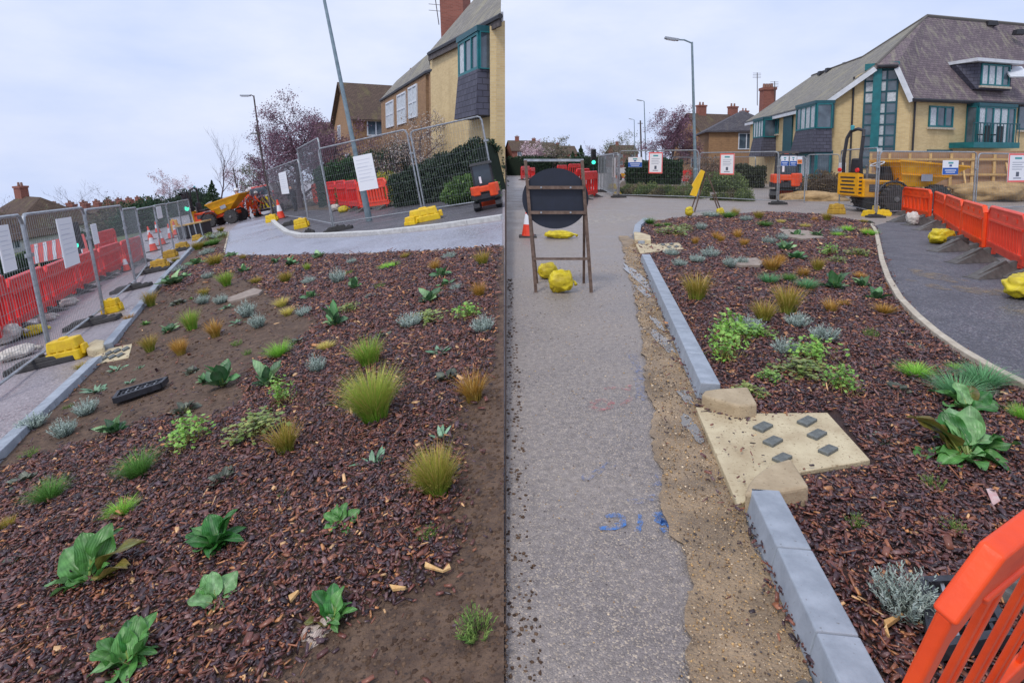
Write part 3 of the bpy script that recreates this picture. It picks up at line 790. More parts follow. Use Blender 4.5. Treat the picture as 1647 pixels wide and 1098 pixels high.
# ================================================================== MULCH CHIPS
PAL = [S(92, 54, 50), S(112, 66, 56), S(64, 42, 46), S(130, 80, 62), S(84, 62, 68), S(146, 92, 64), S(50, 34, 38), S(126, 94, 90), S(186, 128, 80), S(212, 168, 118)]
PW = np.array([.18, .15, .18, .10, .11, .055, .13, .05, .030, .012])
def chips(name, G, poly_px, hf, budget, seed, near, density0, holes=(), size=1.0, sparse=None, yref=3.0, palette=PAL, pw=PW):
    rng = np.random.default_rng(seed)
    poly = [G.ab(u, v) for u, v in poly_px]
    hp = [[G.ab(u, v) for u, v in h] for h in holes]
    xs = [p[0] for p in poly]; ys = [p[1] for p in poly]
    # candidate density falls with distance
    out_a, out_b = [], []
    y0 = min(ys)
    while y0 < max(ys):
        y1 = y0 + max(.15, .1 * max(y0, 1))
        dens = density0 * min(1.0, (yref / max(y0, .5)) ** 1.25)
        n = int((max(xs) - min(xs)) * (y1 - y0) * dens)
        a = rng.uniform(min(xs), max(xs), n); b = rng.uniform(y0, y1, n)
        # only where the camera could see with a margin
        ins = inside(poly, a + rng.normal(0, .05, n), b + rng.normal(0, .05, n)) & (np.abs(a) < 1.15 * (b + 1.0)) & (b > near)
        for h in hp: ins &= ~inside(h, a, b)
        out_a.append(a[ins]); out_b.append(b[ins]); y0 = y1
    a = np.concatenate(out_a); b = np.concatenate(out_b)
    n = len(a)
    if n > budget:
        k = rng.choice(n, budget, replace=False); a, b = a[k], b[k]; n = budget
    hh = np.array([hf(x, y) for x, y in zip(a, b)])
    grow = np.clip((b / 3.5) ** .55, 1, 2.4)
    ln = rng.gamma(5, .0058, n).clip(.010, .07) * size * .76 * grow
    ln *= 1.15; wd = ln * rng.uniform(.22, .6, n)
    th = rng.uniform(.0018, .0055, n) * grow
    thin = rng.random(n) < .18
    wd[thin] = ln[thin] * .12; ln[thin] *= 1.5
    yaw = rng.uniform(0, 2 * np.pi, n); pit = rng.normal(0, .28, n); rol = rng.normal(0, .35, n)
    cy, sy, cp, sp, cr, sr = np.cos(yaw), np.sin(yaw), np.cos(pit), np.sin(pit), np.cos(rol), np.sin(rol)
    X = np.stack([cy * cp, sy * cp, sp], 1)
    Y0 = np.stack([-sy, cy, np.zeros(n)], 1); Z0 = np.cross(X, Y0)
    Yv = Y0 * cr[:, None] + Z0 * sr[:, None]; Zv = np.cross(X, Yv)
    cen = np.stack([a, b, .012 + hh + np.abs(sp) * ln * .35 + rng.uniform(.0, .02, n)], 1)
    V = np.zeros((n, 8, 3)); 
    cs = [(-1, -1), (1, -1), (1, 1), (-1, 1)]
    for i, (sx, sy_) in enumerate(cs):
        jx = rng.uniform(.6, 1.1, n); jy = rng.uniform(.45, 1.1, n)
        base = cen + X * (sx * ln / 2 * jx)[:, None] + Yv * (sy_ * wd / 2 * jy)[:, None]
        V[:, i] = base - Zv * (th / 2)[:, None]
        V[:, i + 4] = base + Zv * (th / 2 + rng.uniform(0, .4, n) * th)[:, None]
    fq = np.array([(4, 5, 6, 7), (0, 1, 5, 4), (1, 2, 6, 5), (2, 3, 7, 6), (3, 0, 4, 7)])
    faces = (np.arange(n)[:, None, None] * 8 + fq[None]).reshape(-1, 4)
    me = bpy.data.meshes.new(name)
    nv, nf = n * 8, len(faces)
    me.vertices.add(nv); me.vertices.foreach_set('co', V.reshape(-1).astype(np.float32))
    me.loops.add(nf * 4); me.loops.foreach_set('vertex_index', faces.reshape(-1).astype(np.int32))
    me.polygons.add(nf); me.polygons.foreach_set('loop_start', np.arange(nf, dtype=np.int32) * 4)
    me.update(calc_edges=True)
    pal = np.array([p[:3] for p in palette]); ci = rng.choice(len(pal), n, p=pw / pw.sum())
    cc = pal[ci] * rng.uniform(.7, 1.3, n)[:, None]
    col = np.ones((n, 8, 4), np.float32); col[:, :, :3] = cc[:, None, :]
    at = me.color_attributes.new('col', 'FLOAT_COLOR', 'POINT'); at.data.foreach_set('color', col.reshape(-1))
    me.materials.append(M['chip'])
    me.validate()
    m4 = G.mat(); m4.translation = G.o
    o = put(name, me, None, m4); o['kind'] = 'stuff'
    print('chips', name, n)
    return o
hole_near = [(1190, 690), (1345, 670), (1410, 755), (1290, 785), (1190, 830), (1110, 670)]
SLABS_L = [(355, 492), (410, 466), (428, 471), (372, 495)]
GRATE_L = [(186, 660), (266, 634), (276, 620), (192, 643)]
GRATE_R = [(1500, 1085), (1622, 1062), (1572, 964), (1480, 970)]
SL_R1 = [(1166, 434), (1180, 423), (1216, 419), (1230, 427), (1222, 435)]
SL_R2 = [(1250, 371), (1300, 374), (1330, 386), (1290, 391), (1266, 386)]
tag(chips('bark_mulch', GL, L_MULCH, bedL, 95000, 1, .9, 5600, [SLABS_L], yref=3.0), 'dark red-brown bark chippings spread over the sloping bed', 'mulch')
tag(chips('loose_chippings', GL, L_BED, bedL, 5000, 2, .9, 60, [GRATE_L, SLABS_L], yref=5), 'scattered bark chippings on bare soil of the sloping bed', 'mulch')
tag(chips('bark_mulch', GR, R_BED, bedR, 85000, 3, .7, 5200, [hole_near, GRATE_R, SL_R1, SL_R2], yref=2.6), 'dark red-brown bark chippings spread over the level bed', 'mulch')
tag(chips('loose_chippings', GR, [(1050, 410), (1170, 690), (1200, 830), (1330, 1140), (1200, 1140), (1150, 850), (1080, 690), (1020, 440)], lambda a, b: .012, 700, 4, .7, 110, [hole_near], size=.8), 'bark chippings strewn in the silt beside kerb', 'mulch')
tag(chips('inlet_debris', GR, [(1122, 672), (1222, 692), (1335, 680), (1395, 748), (1290, 770), (1196, 812)], lambda a, b: .042, 220, 5, .7, 260, [[(1200, 690), (1340, 670), (1390, 745), (1250, 775)]], size=.6), 'dark bark fragments scattered on the buff inlet slab', 'debris')
# earth crumbs on the bare ground
SOILPAL = [S(104, 83, 67), S(90, 71, 57), S(114, 93, 76), S(80, 62, 51)]
def crumbs(name, G, poly_px, hf, n, seed, near, smin, smax, palette, label):
    rng = np.random.default_rng(seed)
    poly = [G.ab(u, v) for u, v in poly_px]
    xs = [p[0] for p in poly]; ys = [p[1] for p in poly]
    bm = bmesh.new(); bmesh.ops.create_icosphere(bm, subdivisions=1, radius=1.0)
    bv = np.array([v.co for v in bm.verts]); bf = np.array([[v.index for v in f.verts] for f in bm.faces]); bm.free()
    pts = []
    tot = 0
    for _ in range(60):
        m = n
        b = max(min(ys), near) * (max(ys) / max(min(ys), near)) ** rng.random(m); a = rng.uniform(min(xs), max(xs), m)
        ins = inside(poly, a, b) & (np.abs(a) < 1.15 * (b + 1))
        pts.append(np.stack([a[ins], b[ins]], 1)); tot += ins.sum()
        if tot >= n: break
    p = np.concatenate(pts)[:n]; n = len(p)
    r = smin + (smax - smin) * rng.random(n) ** 5
    r *= np.clip((p[:, 1] / 3) ** .5, .8, 2)
    hh = np.array([hf(x, y) for x, y in p]) + .006
    k = rng.uniform(.5, 1.45, (n, len(bv)))
    V = bv[None] * k[:, :, None] * r[:, None, None] * np.array([1, 1, .75])[None, None]
    V[:, :, 0] += p[:, 0:1]; V[:, :, 1] += p[:, 1:2]; V[:, :, 2] += (hh - .004 + r * .15)[:, None]
    faces = (np.arange(n)[:, None, None] * len(bv) + bf[None]).reshape(-1, 3)
    me = bpy.data.meshes.new(name)
    me.from_pydata(V.reshape(-1, 3).tolist(), [], faces.tolist())
    pal = np.array([q[:3] for q in palette]); cc = pal[rng.integers(0, len(pal), n)] * rng.uniform(.75, 1.2, n)[:, None]
    col = np.ones((n, len(bv), 4), np.float32); col[:, :, :3] = cc[:, None]
    at = me.color_attributes.new('col', 'FLOAT_COLOR', 'POINT'); at.data.foreach_set('color', col.reshape(-1))
    me.materials.append(M['twigleaf']); me.polygons.foreach_set('use_smooth', [True] * len(me.polygons))
    m4 = G.mat(); m4.translation = G.o
    o = put(name, me, None, m4); o['kind'] = 'stuff'
    tag(o, label, 'soil')
crumbs('soil_crumbs', GL, [(560, 1000), (740, 950), (720, 830), (750, 780), (735, 690), (750, 640), (806, 590), (820, 1135), (440, 1135), (480, 1055)], bedL, 9000, 11, 1.0, .002, .013, SOILPAL, 'loose brown earth crumbs along the trampled bed edge')
crumbs('soil_crumbs', GL, [(0, 735), (110, 640), (200, 560), (300, 440), (440, 480), (520, 520), (420, 585), (400, 640), (300, 690), (110, 722)], bedL, 9000, 12, 1.0, .002, .011, SOILPAL, 'fine brown earth crumbs on the soil near sloping kerb')
GRIT = [S(206, 170, 118), S(170, 140, 104), S(120, 104, 90), S(226, 206, 176), S(90, 84, 84)]
crumbs('soil_crumbs', GR, [(812, 1135), (880, 1135), (850, 800), (836, 600), (824, 450), (816, 450), (814, 700)], lambda a, b: -.004, 1600, 15, .8, .002, .011, SOILPAL, 'brown earth crumbs spilled onto the road from the sloping bed')
crumbs('grit', GR, [(1085, 1135), (1100, 1040), (1110, 940), (1070, 800), (1050, 650), (1030, 540), (1005, 400), (1024, 390), (1056, 430), (1150, 640), (1196, 800), (1320, 1135)], lambda a, b: .014, 9000, 13, .8, .002, .0065, GRIT, 'yellow-brown grit lying in the gutter beside level kerb')
crumbs('road_grit', GR, [(836, 1135), (1100, 1135), (1090, 900), (1040, 640), (1000, 420), (836, 420)], lambda a, b: -.004, 3500, 14, .8, .002, .006, GRIT, 'fine stones scattered over the worn road')

# ================================================================== FOLIAGE HELPERS
def leaf_cloud(mb_name, pts, size, c1, c2, seed, matname='twigleaf', flat=.0):
    """many small leaf faces at given points (n,3)"""
    rng = np.random.default_rng(seed); n = len(pts)
    a = rng.normal(size=(n, 3)); a /= np.linalg.norm(a, axis=1)[:, None]
    b = rng.normal(size=(n, 3)); b -= a * (a * b).sum(1)[:, None]; b /= np.linalg.norm(b, axis=1)[:, None]
    s = size * rng.uniform(.6, 1.4, n)
    V = np.stack([pts - a * s[:, None] * .5, pts + b * s[:, None] * .32, pts + a * s[:, None] * .6, pts - b * s[:, None] * .32], 1)
    me = bpy.data.meshes.new(mb_name)
    me.from_pydata(V.reshape(-1, 3).tolist(), [], (np.arange(n)[:, None] * 4 + np.arange(4)[None]).tolist())
    t = rng.random(n)[:, None] ** 1.2
    cc = (np.array(c1[:3])[None] * (1 - t) + np.array(c2[:3])[None] * t) * rng.uniform(.7, 1.25, n)[:, None]
    col = np.ones((n, 4, 4), np.float32); col[:, :, :3] = cc[:, None]
    at = me.color_attributes.new('col', 'FLOAT_COLOR', 'POINT'); at.data.foreach_set('color', col.reshape(-1))
    me.materials.append(M[matname])
    return me
def tree(base, H, spread, label, c1, c2, nleaf, lsize, seed, up=Z, trunk=.035, levels=4, kids=5, group=None, upright=.5, clear=.22, name='bare_tree', bark='bark', twig=1.0):
    rnd = random.Random(seed); mb = MB(); tips = []
    def grow(p, d, L, r, lv):
        pts = [p]; rr = [r]; q = p.copy(); dd = d.copy(); n = 4
        for i in range(n):
            dd = (dd + Vector((rnd.uniform(-1, 1), rnd.uniform(-1, 1), rnd.uniform(-.5, .8))) * .16).normalized()
            q = q + dd * (L / n); pts.append(q.copy()); rr.append(r * (1 - .65 * (i + 1) / n))
        mb.tube(pts, rr, 6 if lv == 0 else (4 if lv < 3 else 3), False)
        if lv >= levels - 1:
            for k in range(1, 5): tips.append((pts[k], dd, L))
        if lv < levels:
            nk = kids + (2 if lv == 0 else 0)
            for k in range(nk):
                f = (clear if lv == 0 else .25) + (1 - (clear if lv == 0 else .25)) * (k + rnd.random()) / nk
                i = min(int(f * n), n - 1); st = pts[i].lerp(pts[i + 1], f * n - i)
                az = k * 2.4 + rnd.uniform(-.7, .7); o = dd.orthogonal().normalized(); o = Matrix.Rotation(az, 3, dd) @ o
                nd = (dd * upright + o * (1.0 - .2 * lv) * (spread) + Vector((0, 0, .25))).normalized()
                grow(st, nd, L * rnd.uniform(.42, .66), max(rr[i] * .55, .006 * twig), lv + 1)
    grow(Vector((0, 0, 0)), Vector((0, 0, 1)), H * .62, H * trunk * .5, 0)
    zs = max(v[2] for v in mb.v); k = H / zs
    mb.v = [(v[0] * k, v[1] * k, v[2] * k) for v in mb.v]
    t = thing(name, label, 'tree', frame(base, (1, 0, 0), up), group)
    part('trunk', mb, bark, t)
    if nleaf:
        rng = np.random.default_rng(seed)
        tp = np.array([(p * k)[:] for p, _, _ in tips]); idx = rng.integers(0, len(tp), nleaf)
        pts = tp[idx] + rng.normal(0, H * .022, (nleaf, 3))
        put('crown', leaf_cloud('crown', pts, lsize, c1, c2, seed), t)
    return t
def bush(base, rx, ry, rz, label, c1, c2, n, lsize, seed, up=Z, cat='shrub', name='shrub', group=None, core=True, stems=True):
    rng = np.random.default_rng(seed)
    d = rng.normal(size=(n, 3)); d /= np.linalg.norm(d, axis=1)[:, None]; d[:, 2] = np.abs(d[:, 2]) * 1.0
    lump = np.array([1 + .30 * noise.noise(Vector(q) * 2.1 + Vector((seed, 0, 0))) + .14 * noise.noise(Vector(q) * 5 + Vector((0, seed, 0))) for q in d])
    r = lump * (1 - .35 * rng.random(n) ** 2)
    pts = d * r[:, None] * np.array([rx, ry, rz])[None]
    t = thing(name, label, cat, frame(base, (1, 0, 0), up), group)
    put('foliage', leaf_cloud('foliage', pts, lsize, c1, c2, seed), t)
    if core:
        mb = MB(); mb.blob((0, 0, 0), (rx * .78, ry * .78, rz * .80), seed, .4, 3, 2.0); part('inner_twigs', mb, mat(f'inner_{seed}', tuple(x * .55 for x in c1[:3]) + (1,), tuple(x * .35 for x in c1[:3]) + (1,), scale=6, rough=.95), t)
    if stems:
        mb = MB(); rnd = random.Random(seed)
        for k in range(7):
            a = rnd.uniform(0, 6.28); mb.tube([(0, 0, 0), (math.cos(a) * rx * .3, math.sin(a) * ry * .3, rz * .5), (math.cos(a) * rx * .75, math.sin(a) * ry * .75, rz * rnd.uniform(.7, 1.0))], [.03, .02, .006], 4, False)
        part('stem', mb, 'bark', t)
    return t
def hedge(a, b, w, h0, h1, label, c1, c2, n, lsize, seed, up=Z, name='hedge'):
    a, b = Vector(a), Vector(b); L = (b - a).length; m4 = frame(a, b - a, up)
    rng = np.random.default_rng(seed); x = rng.random(n) * L
    th = rng.uniform(0, math.pi, n); hh = h0 + (h1 - h0) * x / L
    lump = np.array([1 + .16 * noise.noise(Vector((q * .9, s * 2, seed))) + .12 * noise.noise(Vector((q * 3, s * 3, seed + 4))) for q, s in zip(x, th)])
    sq = lambda v, e: np.sign(v) * np.abs(v) ** e
    pts = np.stack([x, sq(np.cos(th), .5) * w / 2 * lump, sq(np.sin(th), .5) * hh * lump], 1) * (1 - np.array([0, .12, .12]) * rng.random((n, 1)))
    t = thing(name, label, 'hedge', m4)
    put('foliage', leaf_cloud('foliage', pts, lsize, c1, c2, seed), t)
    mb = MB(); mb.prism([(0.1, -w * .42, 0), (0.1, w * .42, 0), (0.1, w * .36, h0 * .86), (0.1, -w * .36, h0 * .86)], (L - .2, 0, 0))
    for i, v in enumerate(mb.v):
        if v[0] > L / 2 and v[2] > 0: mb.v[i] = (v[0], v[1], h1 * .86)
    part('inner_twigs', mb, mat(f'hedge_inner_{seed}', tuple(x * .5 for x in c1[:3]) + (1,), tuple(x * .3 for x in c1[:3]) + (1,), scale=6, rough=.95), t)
    return t

# ================================================================== BUILDINGS
class Wall:
    """vertical wall plane between two plan points, addressed by picture points"""
    def __init__(s, A, B):
        s.A, s.B = Vector((A.x, A.y, 0)), Vector((B.x, B.y, 0))
        s.X = (s.B - s.A).normalized(); s.n = Vector((s.X.y, -s.X.x, 0))
        if s.n.dot(C0 - s.A) < 0: s.n = -s.n
    def at(s, u, v, out=0.0):
        d = ray(u, v); o = s.A + s.n * out
        t = (o - C0).dot(s.n) / d.dot(s.n)
        return C0 + d * t
    def sz(s, u, v, out=0.0):
        p = s.at(u, v, out); return (p - s.A).dot(s.X), p.z
    def p(s, x, z, out=0.0): return s.A + s.X * x + Z * z + s.n * out
    def box(s, mb, x0, x1, z0, z1, o0, o1):
        mb.prism([s.p(x0, z0, o0), s.p(x1, z0, o0), s.p(x1, z1, o0), s.p(x0, z1, o0)], s.n * (o1 - o0))
def rect(w, u0, v0, u1, v1, out=0.0):
    um, vm = (u0 + u1) / 2, (v0 + v1) / 2
    a, b = w.sz(u0, vm, out)[0], w.sz(u1, vm, out)[0]; z1, z0 = w.sz(um, v0, out)[1], w.sz(um, v1, out)[1]
    return min(a, b), max(a, b), z0, z1
def window(w, parent, r, cols, rows, frame_m='teal', pane_m='glass', out=0.0, sill=True, name='window', curtain=0.0, seed=0):
    x0, x1, z0, z1 = r; rnd = random.Random(seed + int(x0 * 10)); f = min(.09, (x1 - x0) * .08)
    mb = MB()
    for a, b, c, d in ((x0, x1, z0, z0 + f), (x0, x1, z1 - f, z1), (x0, x0 + f, z0 + f, z1 - f), (x1 - f, x1, z0 + f, z1 - f)): w.box(mb, a, b, c, d, out + .004, out + .07)
    for k in range(1, cols): xm = x0 + (x1 - x0) * k / cols; w.box(mb, xm - f / 2, xm + f / 2, z0 + f, z1 - f, out + .004, out + .065)
    for k in range(1, rows): zm = z0 + (z1 - z0) * k / rows; w.box(mb, x0 + f, x1 - f, zm - f / 2, zm + f / 2, out + .004, out + .055)
    o = part(name, mb, frame_m, parent)
    for i in range(cols):
        for j in range(rows):
            a, b = x0 + (x1 - x0) * i / cols, x0 + (x1 - x0) * (i + 1) / cols; c, d = z0 + (z1 - z0) * j / rows, z0 + (z1 - z0) * (j + 1) / rows
            mb = MB(); mb.quad(w.p(a, c, out + .025), w.p(b, c, out + .025), w.p(b, d, out + .025), w.p(a, d, out + .025))
            part('pane', mb, 'curtain' if rnd.random() < curtain else pane_m, o)
    if sill:
        mb = MB(); w.box(mb, x0 - .08, x1 + .08, z0 - .12, z0 - .01, out + .002, out + .14); part('sill', mb, 'edging', o)
    return o
def bay(w, parent, r, out, cols, rows, skirt_v=None, curtain=.3, fm='teal'):
    x0, x1, z0, z1 = r
    b = part('bay', (lambda m: (w.box(m, x0 + .02, x1 - .02, z0 + .02, z1 - .02, -.1, out - .03), w.box(m, x0 - .06, x1 + .06, z1, z1 + .18, -.1, out + .08), m)[2])(MB()), 'tealdark', parent)
    window(w, parent, r, cols, rows, fm, out=out - .03, sill=False, curtain=curtain)
    # side glazing towards the viewer
    for x in (x0, x1):
        ww = Wall(w.p(x, 0, 0), w.p(x, 0, out))
        L = (ww.B - ww.A).length
        window(ww, parent, (0.02, L - .02, z0, z1), 1, rows, fm, out=.002, sill=False, curtain=curtain)
    return b

def yellow_building():
    t = thing('apartment_building', 'buff brick apartment block with big mossy roof and teal stair window', 'building')
    e1, e2 = P(1326, 163, 34.4), P(1199, 196, 51.5)
    rt, rt2 = P(1409, 104, 32.9), P(1443, 103, 32.4); e3 = P(1467, 157, 32.0); e4 = P(1720, 168, 36.6)
    apex, rr, mid, far = P(1491, 26, 37), P(1720, 47, 41.5), P(1388, 92, 40), P(1306, 122, 49)
    c0 = Vector((P(1334, 165, 34.5).x, 34.5, 0)); c1 = Vector((P(1467, 160, 32.3).x, 32.3, 0)); c2 = Vector((P(1720, 165, 36.9).x, 36.9, 0)); cl = Vector((P(1206, 195, 51).x, 51.0, 0))
    FW, RW, LW = Wall(c0, c1), Wall(c1, c2), Wall(cl, c0)
    back = Vector((0, 0, 0))
    # brick walls with thickness
    def wallpoly(w, pts, th=.3):
        mb = MB(); q = [w.p(*w.sz(u, v)) for u, v in pts]; a = w.sz(*pts[0])[0]; b = w.sz(*pts[-1])[0]
        q = [w.p(a, 0)] + q + [w.p(b, 0)]
        mb.prism(q, -w.n * th); return mb
    part('wall', wallpoly(FW, [(1334, 165), (1380, 121), (1408, 107), (1443, 106), (1466, 160)]), 'brick', t, uv=True)
    part('wall', wallpoly(RW, [(1467, 160), (1700, 172)]), 'brick', t, uv=True)
    part('wall', wallpoly(LW, [(1207, 196), (1333, 166)]), 'brick', t, uv=True)
    # roofs, each a thick slab
    def slab(name, tris, m, th=.22):
        mb = MB()
        for tri in tris: mb.prism(list(tri)[::-1], (0, 0, -th))
        return part(name, mb, m, t, uv=True)
    slab('roof', [(apex, rt, mid), (mid, rt, e1), (mid, e1, e2), (mid, e2, far)], 'roofgrey')
    slab('roof', [(apex, rt2, rt), (apex, e3, rt2), (apex, rr, e4), (apex, e4, e3)], 'roof')
    bk = [p + Vector((6, 12, 0)) for p in (apex, rr)]
    for p in bk: p.z = 5
    b3 = far + Vector((9, 3, 0)); b3.z = 5
    slab('rear_roof', [(apex, bk[0], bk[1]), (apex, bk[1], rr), (mid, bk[0], apex), (far, b3, bk[0]), (far, bk[0], mid), (far, e2, b3)], 'roofgrey')
    mb = MB()
    for a, b in ((e2, e1), (e1, rt), (rt2, e3)): mb.beam(a - Vector((0, 0, .22)), b - Vector((0, 0, .22)), .12, .26)
    part('fascia', mb, 'whitepaint', t)
    mb = MB(); off = Vector((0, -.12, -.12)); mb.tube([e3 + off, e4 + off], .09, 6); mb.tube([e2 + off, e1 + off], .09, 6); mb.tube([rt + off, rt2 + off], .08, 6); part('gutter', mb, 'machblack', t)
    mb = MB(); mb.tube([apex, rr], .11, 6); mb.tube([apex, rt], .07, 6); mb.tube([apex, mid, far], .09, 6); part('ridge_tiles', mb, 'roofgrey', t)
    for w, u, v0, v1 in ((FW, 1374, 124, 262), (RW, 1470, 163, 262), (LW, 1329, 170, 262)):
        x, z1 = w.sz(u, v0); z0 = w.sz(u, v1)[1]; mb = MB(); mb.tube([w.p(x, .1, .08), w.p(x, z1, .08)], .05, 6); part('drainpipe', mb, 'machblack', t)
    # stair window
    r = rect(FW, 1388, 108, 1443, 246); r = (r[0], r[1], 1.3, r[3] - .15)
    o = window(FW, t, r, 3, 9, 'tealdark', 'glass', sill=False, curtain=.35, seed=3)
    x = FW.sz(1409, 180)[0]; mb = MB(); FW.box(mb, x - .2, x + .2, .9, r[3] + .1, .0, .32); part('stair_pilaster', mb, 'teal', t)
    mb = MB(); FW.box(mb, r[0], r[1], r[3], r[3] + .35, .0, .18); part('stair_head', mb, 'teal', t)
    # right wall
    window(RW, t, rect(RW, 1493, 171, 1532, 205), 3, 1, 'teal', curtain=.2, seed=1)
    window(RW, t, rect(RW, 1636, 168, 1700, 210), 3, 1, 'tealdark', seed=5)
    window(RW, t, rect(RW, 1490, 241, 1530, 262), 3, 1, 'tealdark', seed=6)
    bay(RW, t, rect(RW, 1572, 172, 1632, 232, .6), .6, 5, 1, curtain=.5)
    r = rect(RW, 1566, 229, 1640, 238, 1.3); mb = MB(); RW.box(mb, r[0], r[1], r[2], r[3], .0, 1.3); bal = part('balcony', mb, 'teal', t)
    for k in range(15):
        x = r[0] + (r[1] - r[0]) * k / 14; mb = MB(); RW.box(mb, x - .015, x + .015, r[3], r[3] + 1.0, 1.22, 1.25); part('baluster', mb, 'tealdark', bal)
    mb = MB(); RW.box(mb, r[0], r[1], r[3] + 1.0, r[3] + 1.06, 1.2, 1.27); part('handrail', mb, 'tealdark', bal)
    for xx in (.35, .62):
        x = r[0] + (r[1] - r[0]) * xx; mb = MB(); RW.box(mb, x - .2, x + .2, r[3] + .4, r[3] + .46, .7, 1.1); RW.box(mb, x - .2, x + .2, r[3], r[3] + .9, 1.1, 1.14); part('balcony_chair', mb, 'machblack', bal)
    # dormer
    DW = Wall(P(1576, 120, 33.9), P(1640, 120, 34.9))
    rd = rect(DW, 1577, 104, 1623, 139)
    mb = MB(); DW.box(mb, rd[0] - .2, rd[1] + .2, rd[2] - .2, rd[3] + .05, -3.2, .0); d = part('dormer', mb, 'slatehung', t, uv=True)
    mb = MB(); DW.box(mb, rd[0] - .8, rd[1] + .6, rd[3] + .06, rd[3] + .24, -3.4, .35); part('dormer_roof', mb, 'whitepaint', d)
    mb = MB(); mb.prism([DW.p(rd[0] - .2, rd[2] - .2, -.02), DW.p(rd[0] - .2, rd[3], -.02), DW.p(rd[0] - .85, rd[3], -.8)], -DW.n * .5); part('dormer_cheek', mb, 'slatehung', d, uv=True)
    window(DW, t, rd, 4, 1, 'teal', curtain=.5, seed=9)
    s = P(1634, 116, 34.6); mb = MB(); mb.box((0, 0, 0), (1.1, .9, .08), rot=Matrix.Rotation(R(48), 3, 'X')); part('roof_light', mb, 'whitepaint', t, m4=Matrix.Translation(s))
    for u, v, y in ((1594, 38, 38.6), (1640, 52, 38.2)):
        mb = MB(); mb.box((0, 0, 0), (.7, .4, .3), taper=.8); part('roof_vent', mb, 'machblack', t, m4=Matrix.Translation(P(u, v, y)))
    for u, v, y in ((1322, 118, 46), (1334, 113, 45), (1362, 104, 43)):
        mb = MB(); mb.box((0, 0, 0), (.6, .4, .3), taper=.8); part('roof_vent', mb, 'machblack', t, m4=Matrix.Translation(P(u, v, y)))
    # left wall
    window(LW, t, rect(LW, 1243, 192, 1253, 216), 2, 1, 'teal', seed=2)
    r = rect(LW, 1261, 187, 1275, 262); mb = MB(); LW.box(mb, r[0], r[1], .1, r[3], .002, .1); part('door_recess', mb, 'tealdark', t)
    for (ra, sk0, low) in ((rect(LW, 1281, 171, 1312, 209, .9), 245, True), (rect(LW, 1212, 194, 1228, 222, .9), 252, False)):
        x0, x1, z0, z1 = ra
        bay(LW, t, ra, .9, 4, 1, curtain=.6)
        zb = LW.sz(1300 if low else 1220, sk0, .9)[1]
        mb = MB()
        a = [LW.p(x0, z0, 0), LW.p(x1, z0, 0), LW.p(x1, z0, .92), LW.p(x0, z0, .92)]; b = [LW.p(x0 - .15, zb, 0), LW.p(x1 + .15, zb, 0), LW.p(x1 + .15, zb, 1.15), LW.p(x0 - .15, zb, 1.15)]
        mb.add(a + b, [(0, 1, 2, 3), (7, 6, 5, 4), (0, 4, 5, 1), (1, 5, 6, 2), (2, 6, 7, 3), (3, 7, 4, 0)]); part('slate_skirt', mb, 'slatehung', t, uv=True)
        if low: bay(LW, t, (x0, x1, .7, zb - .1), .8, 4, 1, curtain=.5)
    # chimney on the far ridge
    mb = MB(); mb.box((0, 0, .3), (1.1, 1.0, 2.4)); mb.box((0, 0, 1.4), (1.25, 1.15, .25)); c = part('chimney', mb, 'redbrick', t, uv=True, m4=Matrix.Translation(P(1234, 168, 56)))
    for k in range(4):
        mb = MB(); mb.lathe([(.14, 0), (.11, .4)], (-.36 + .24 * k, 0, 1.5), Z, 8); part('chimney_pot', mb, 'redbrick', c)
    for u, v0, v1, y in ((1218, 117, 170, 56), (1246, 131, 165, 55)):
        b_, a_ = P(u, v1, y), P(u, v0, y); mb = MB(); mb.beam(b_, a_, .05)
        for k in range(4): mb.beam(a_ + Vector((-.4, 0, -.05 - .14 * k)), a_ + Vector((.4, .1, -.05 - .14 * k)), .025)
        part('aerial', mb, 'darkpole', t)
yellow_building()

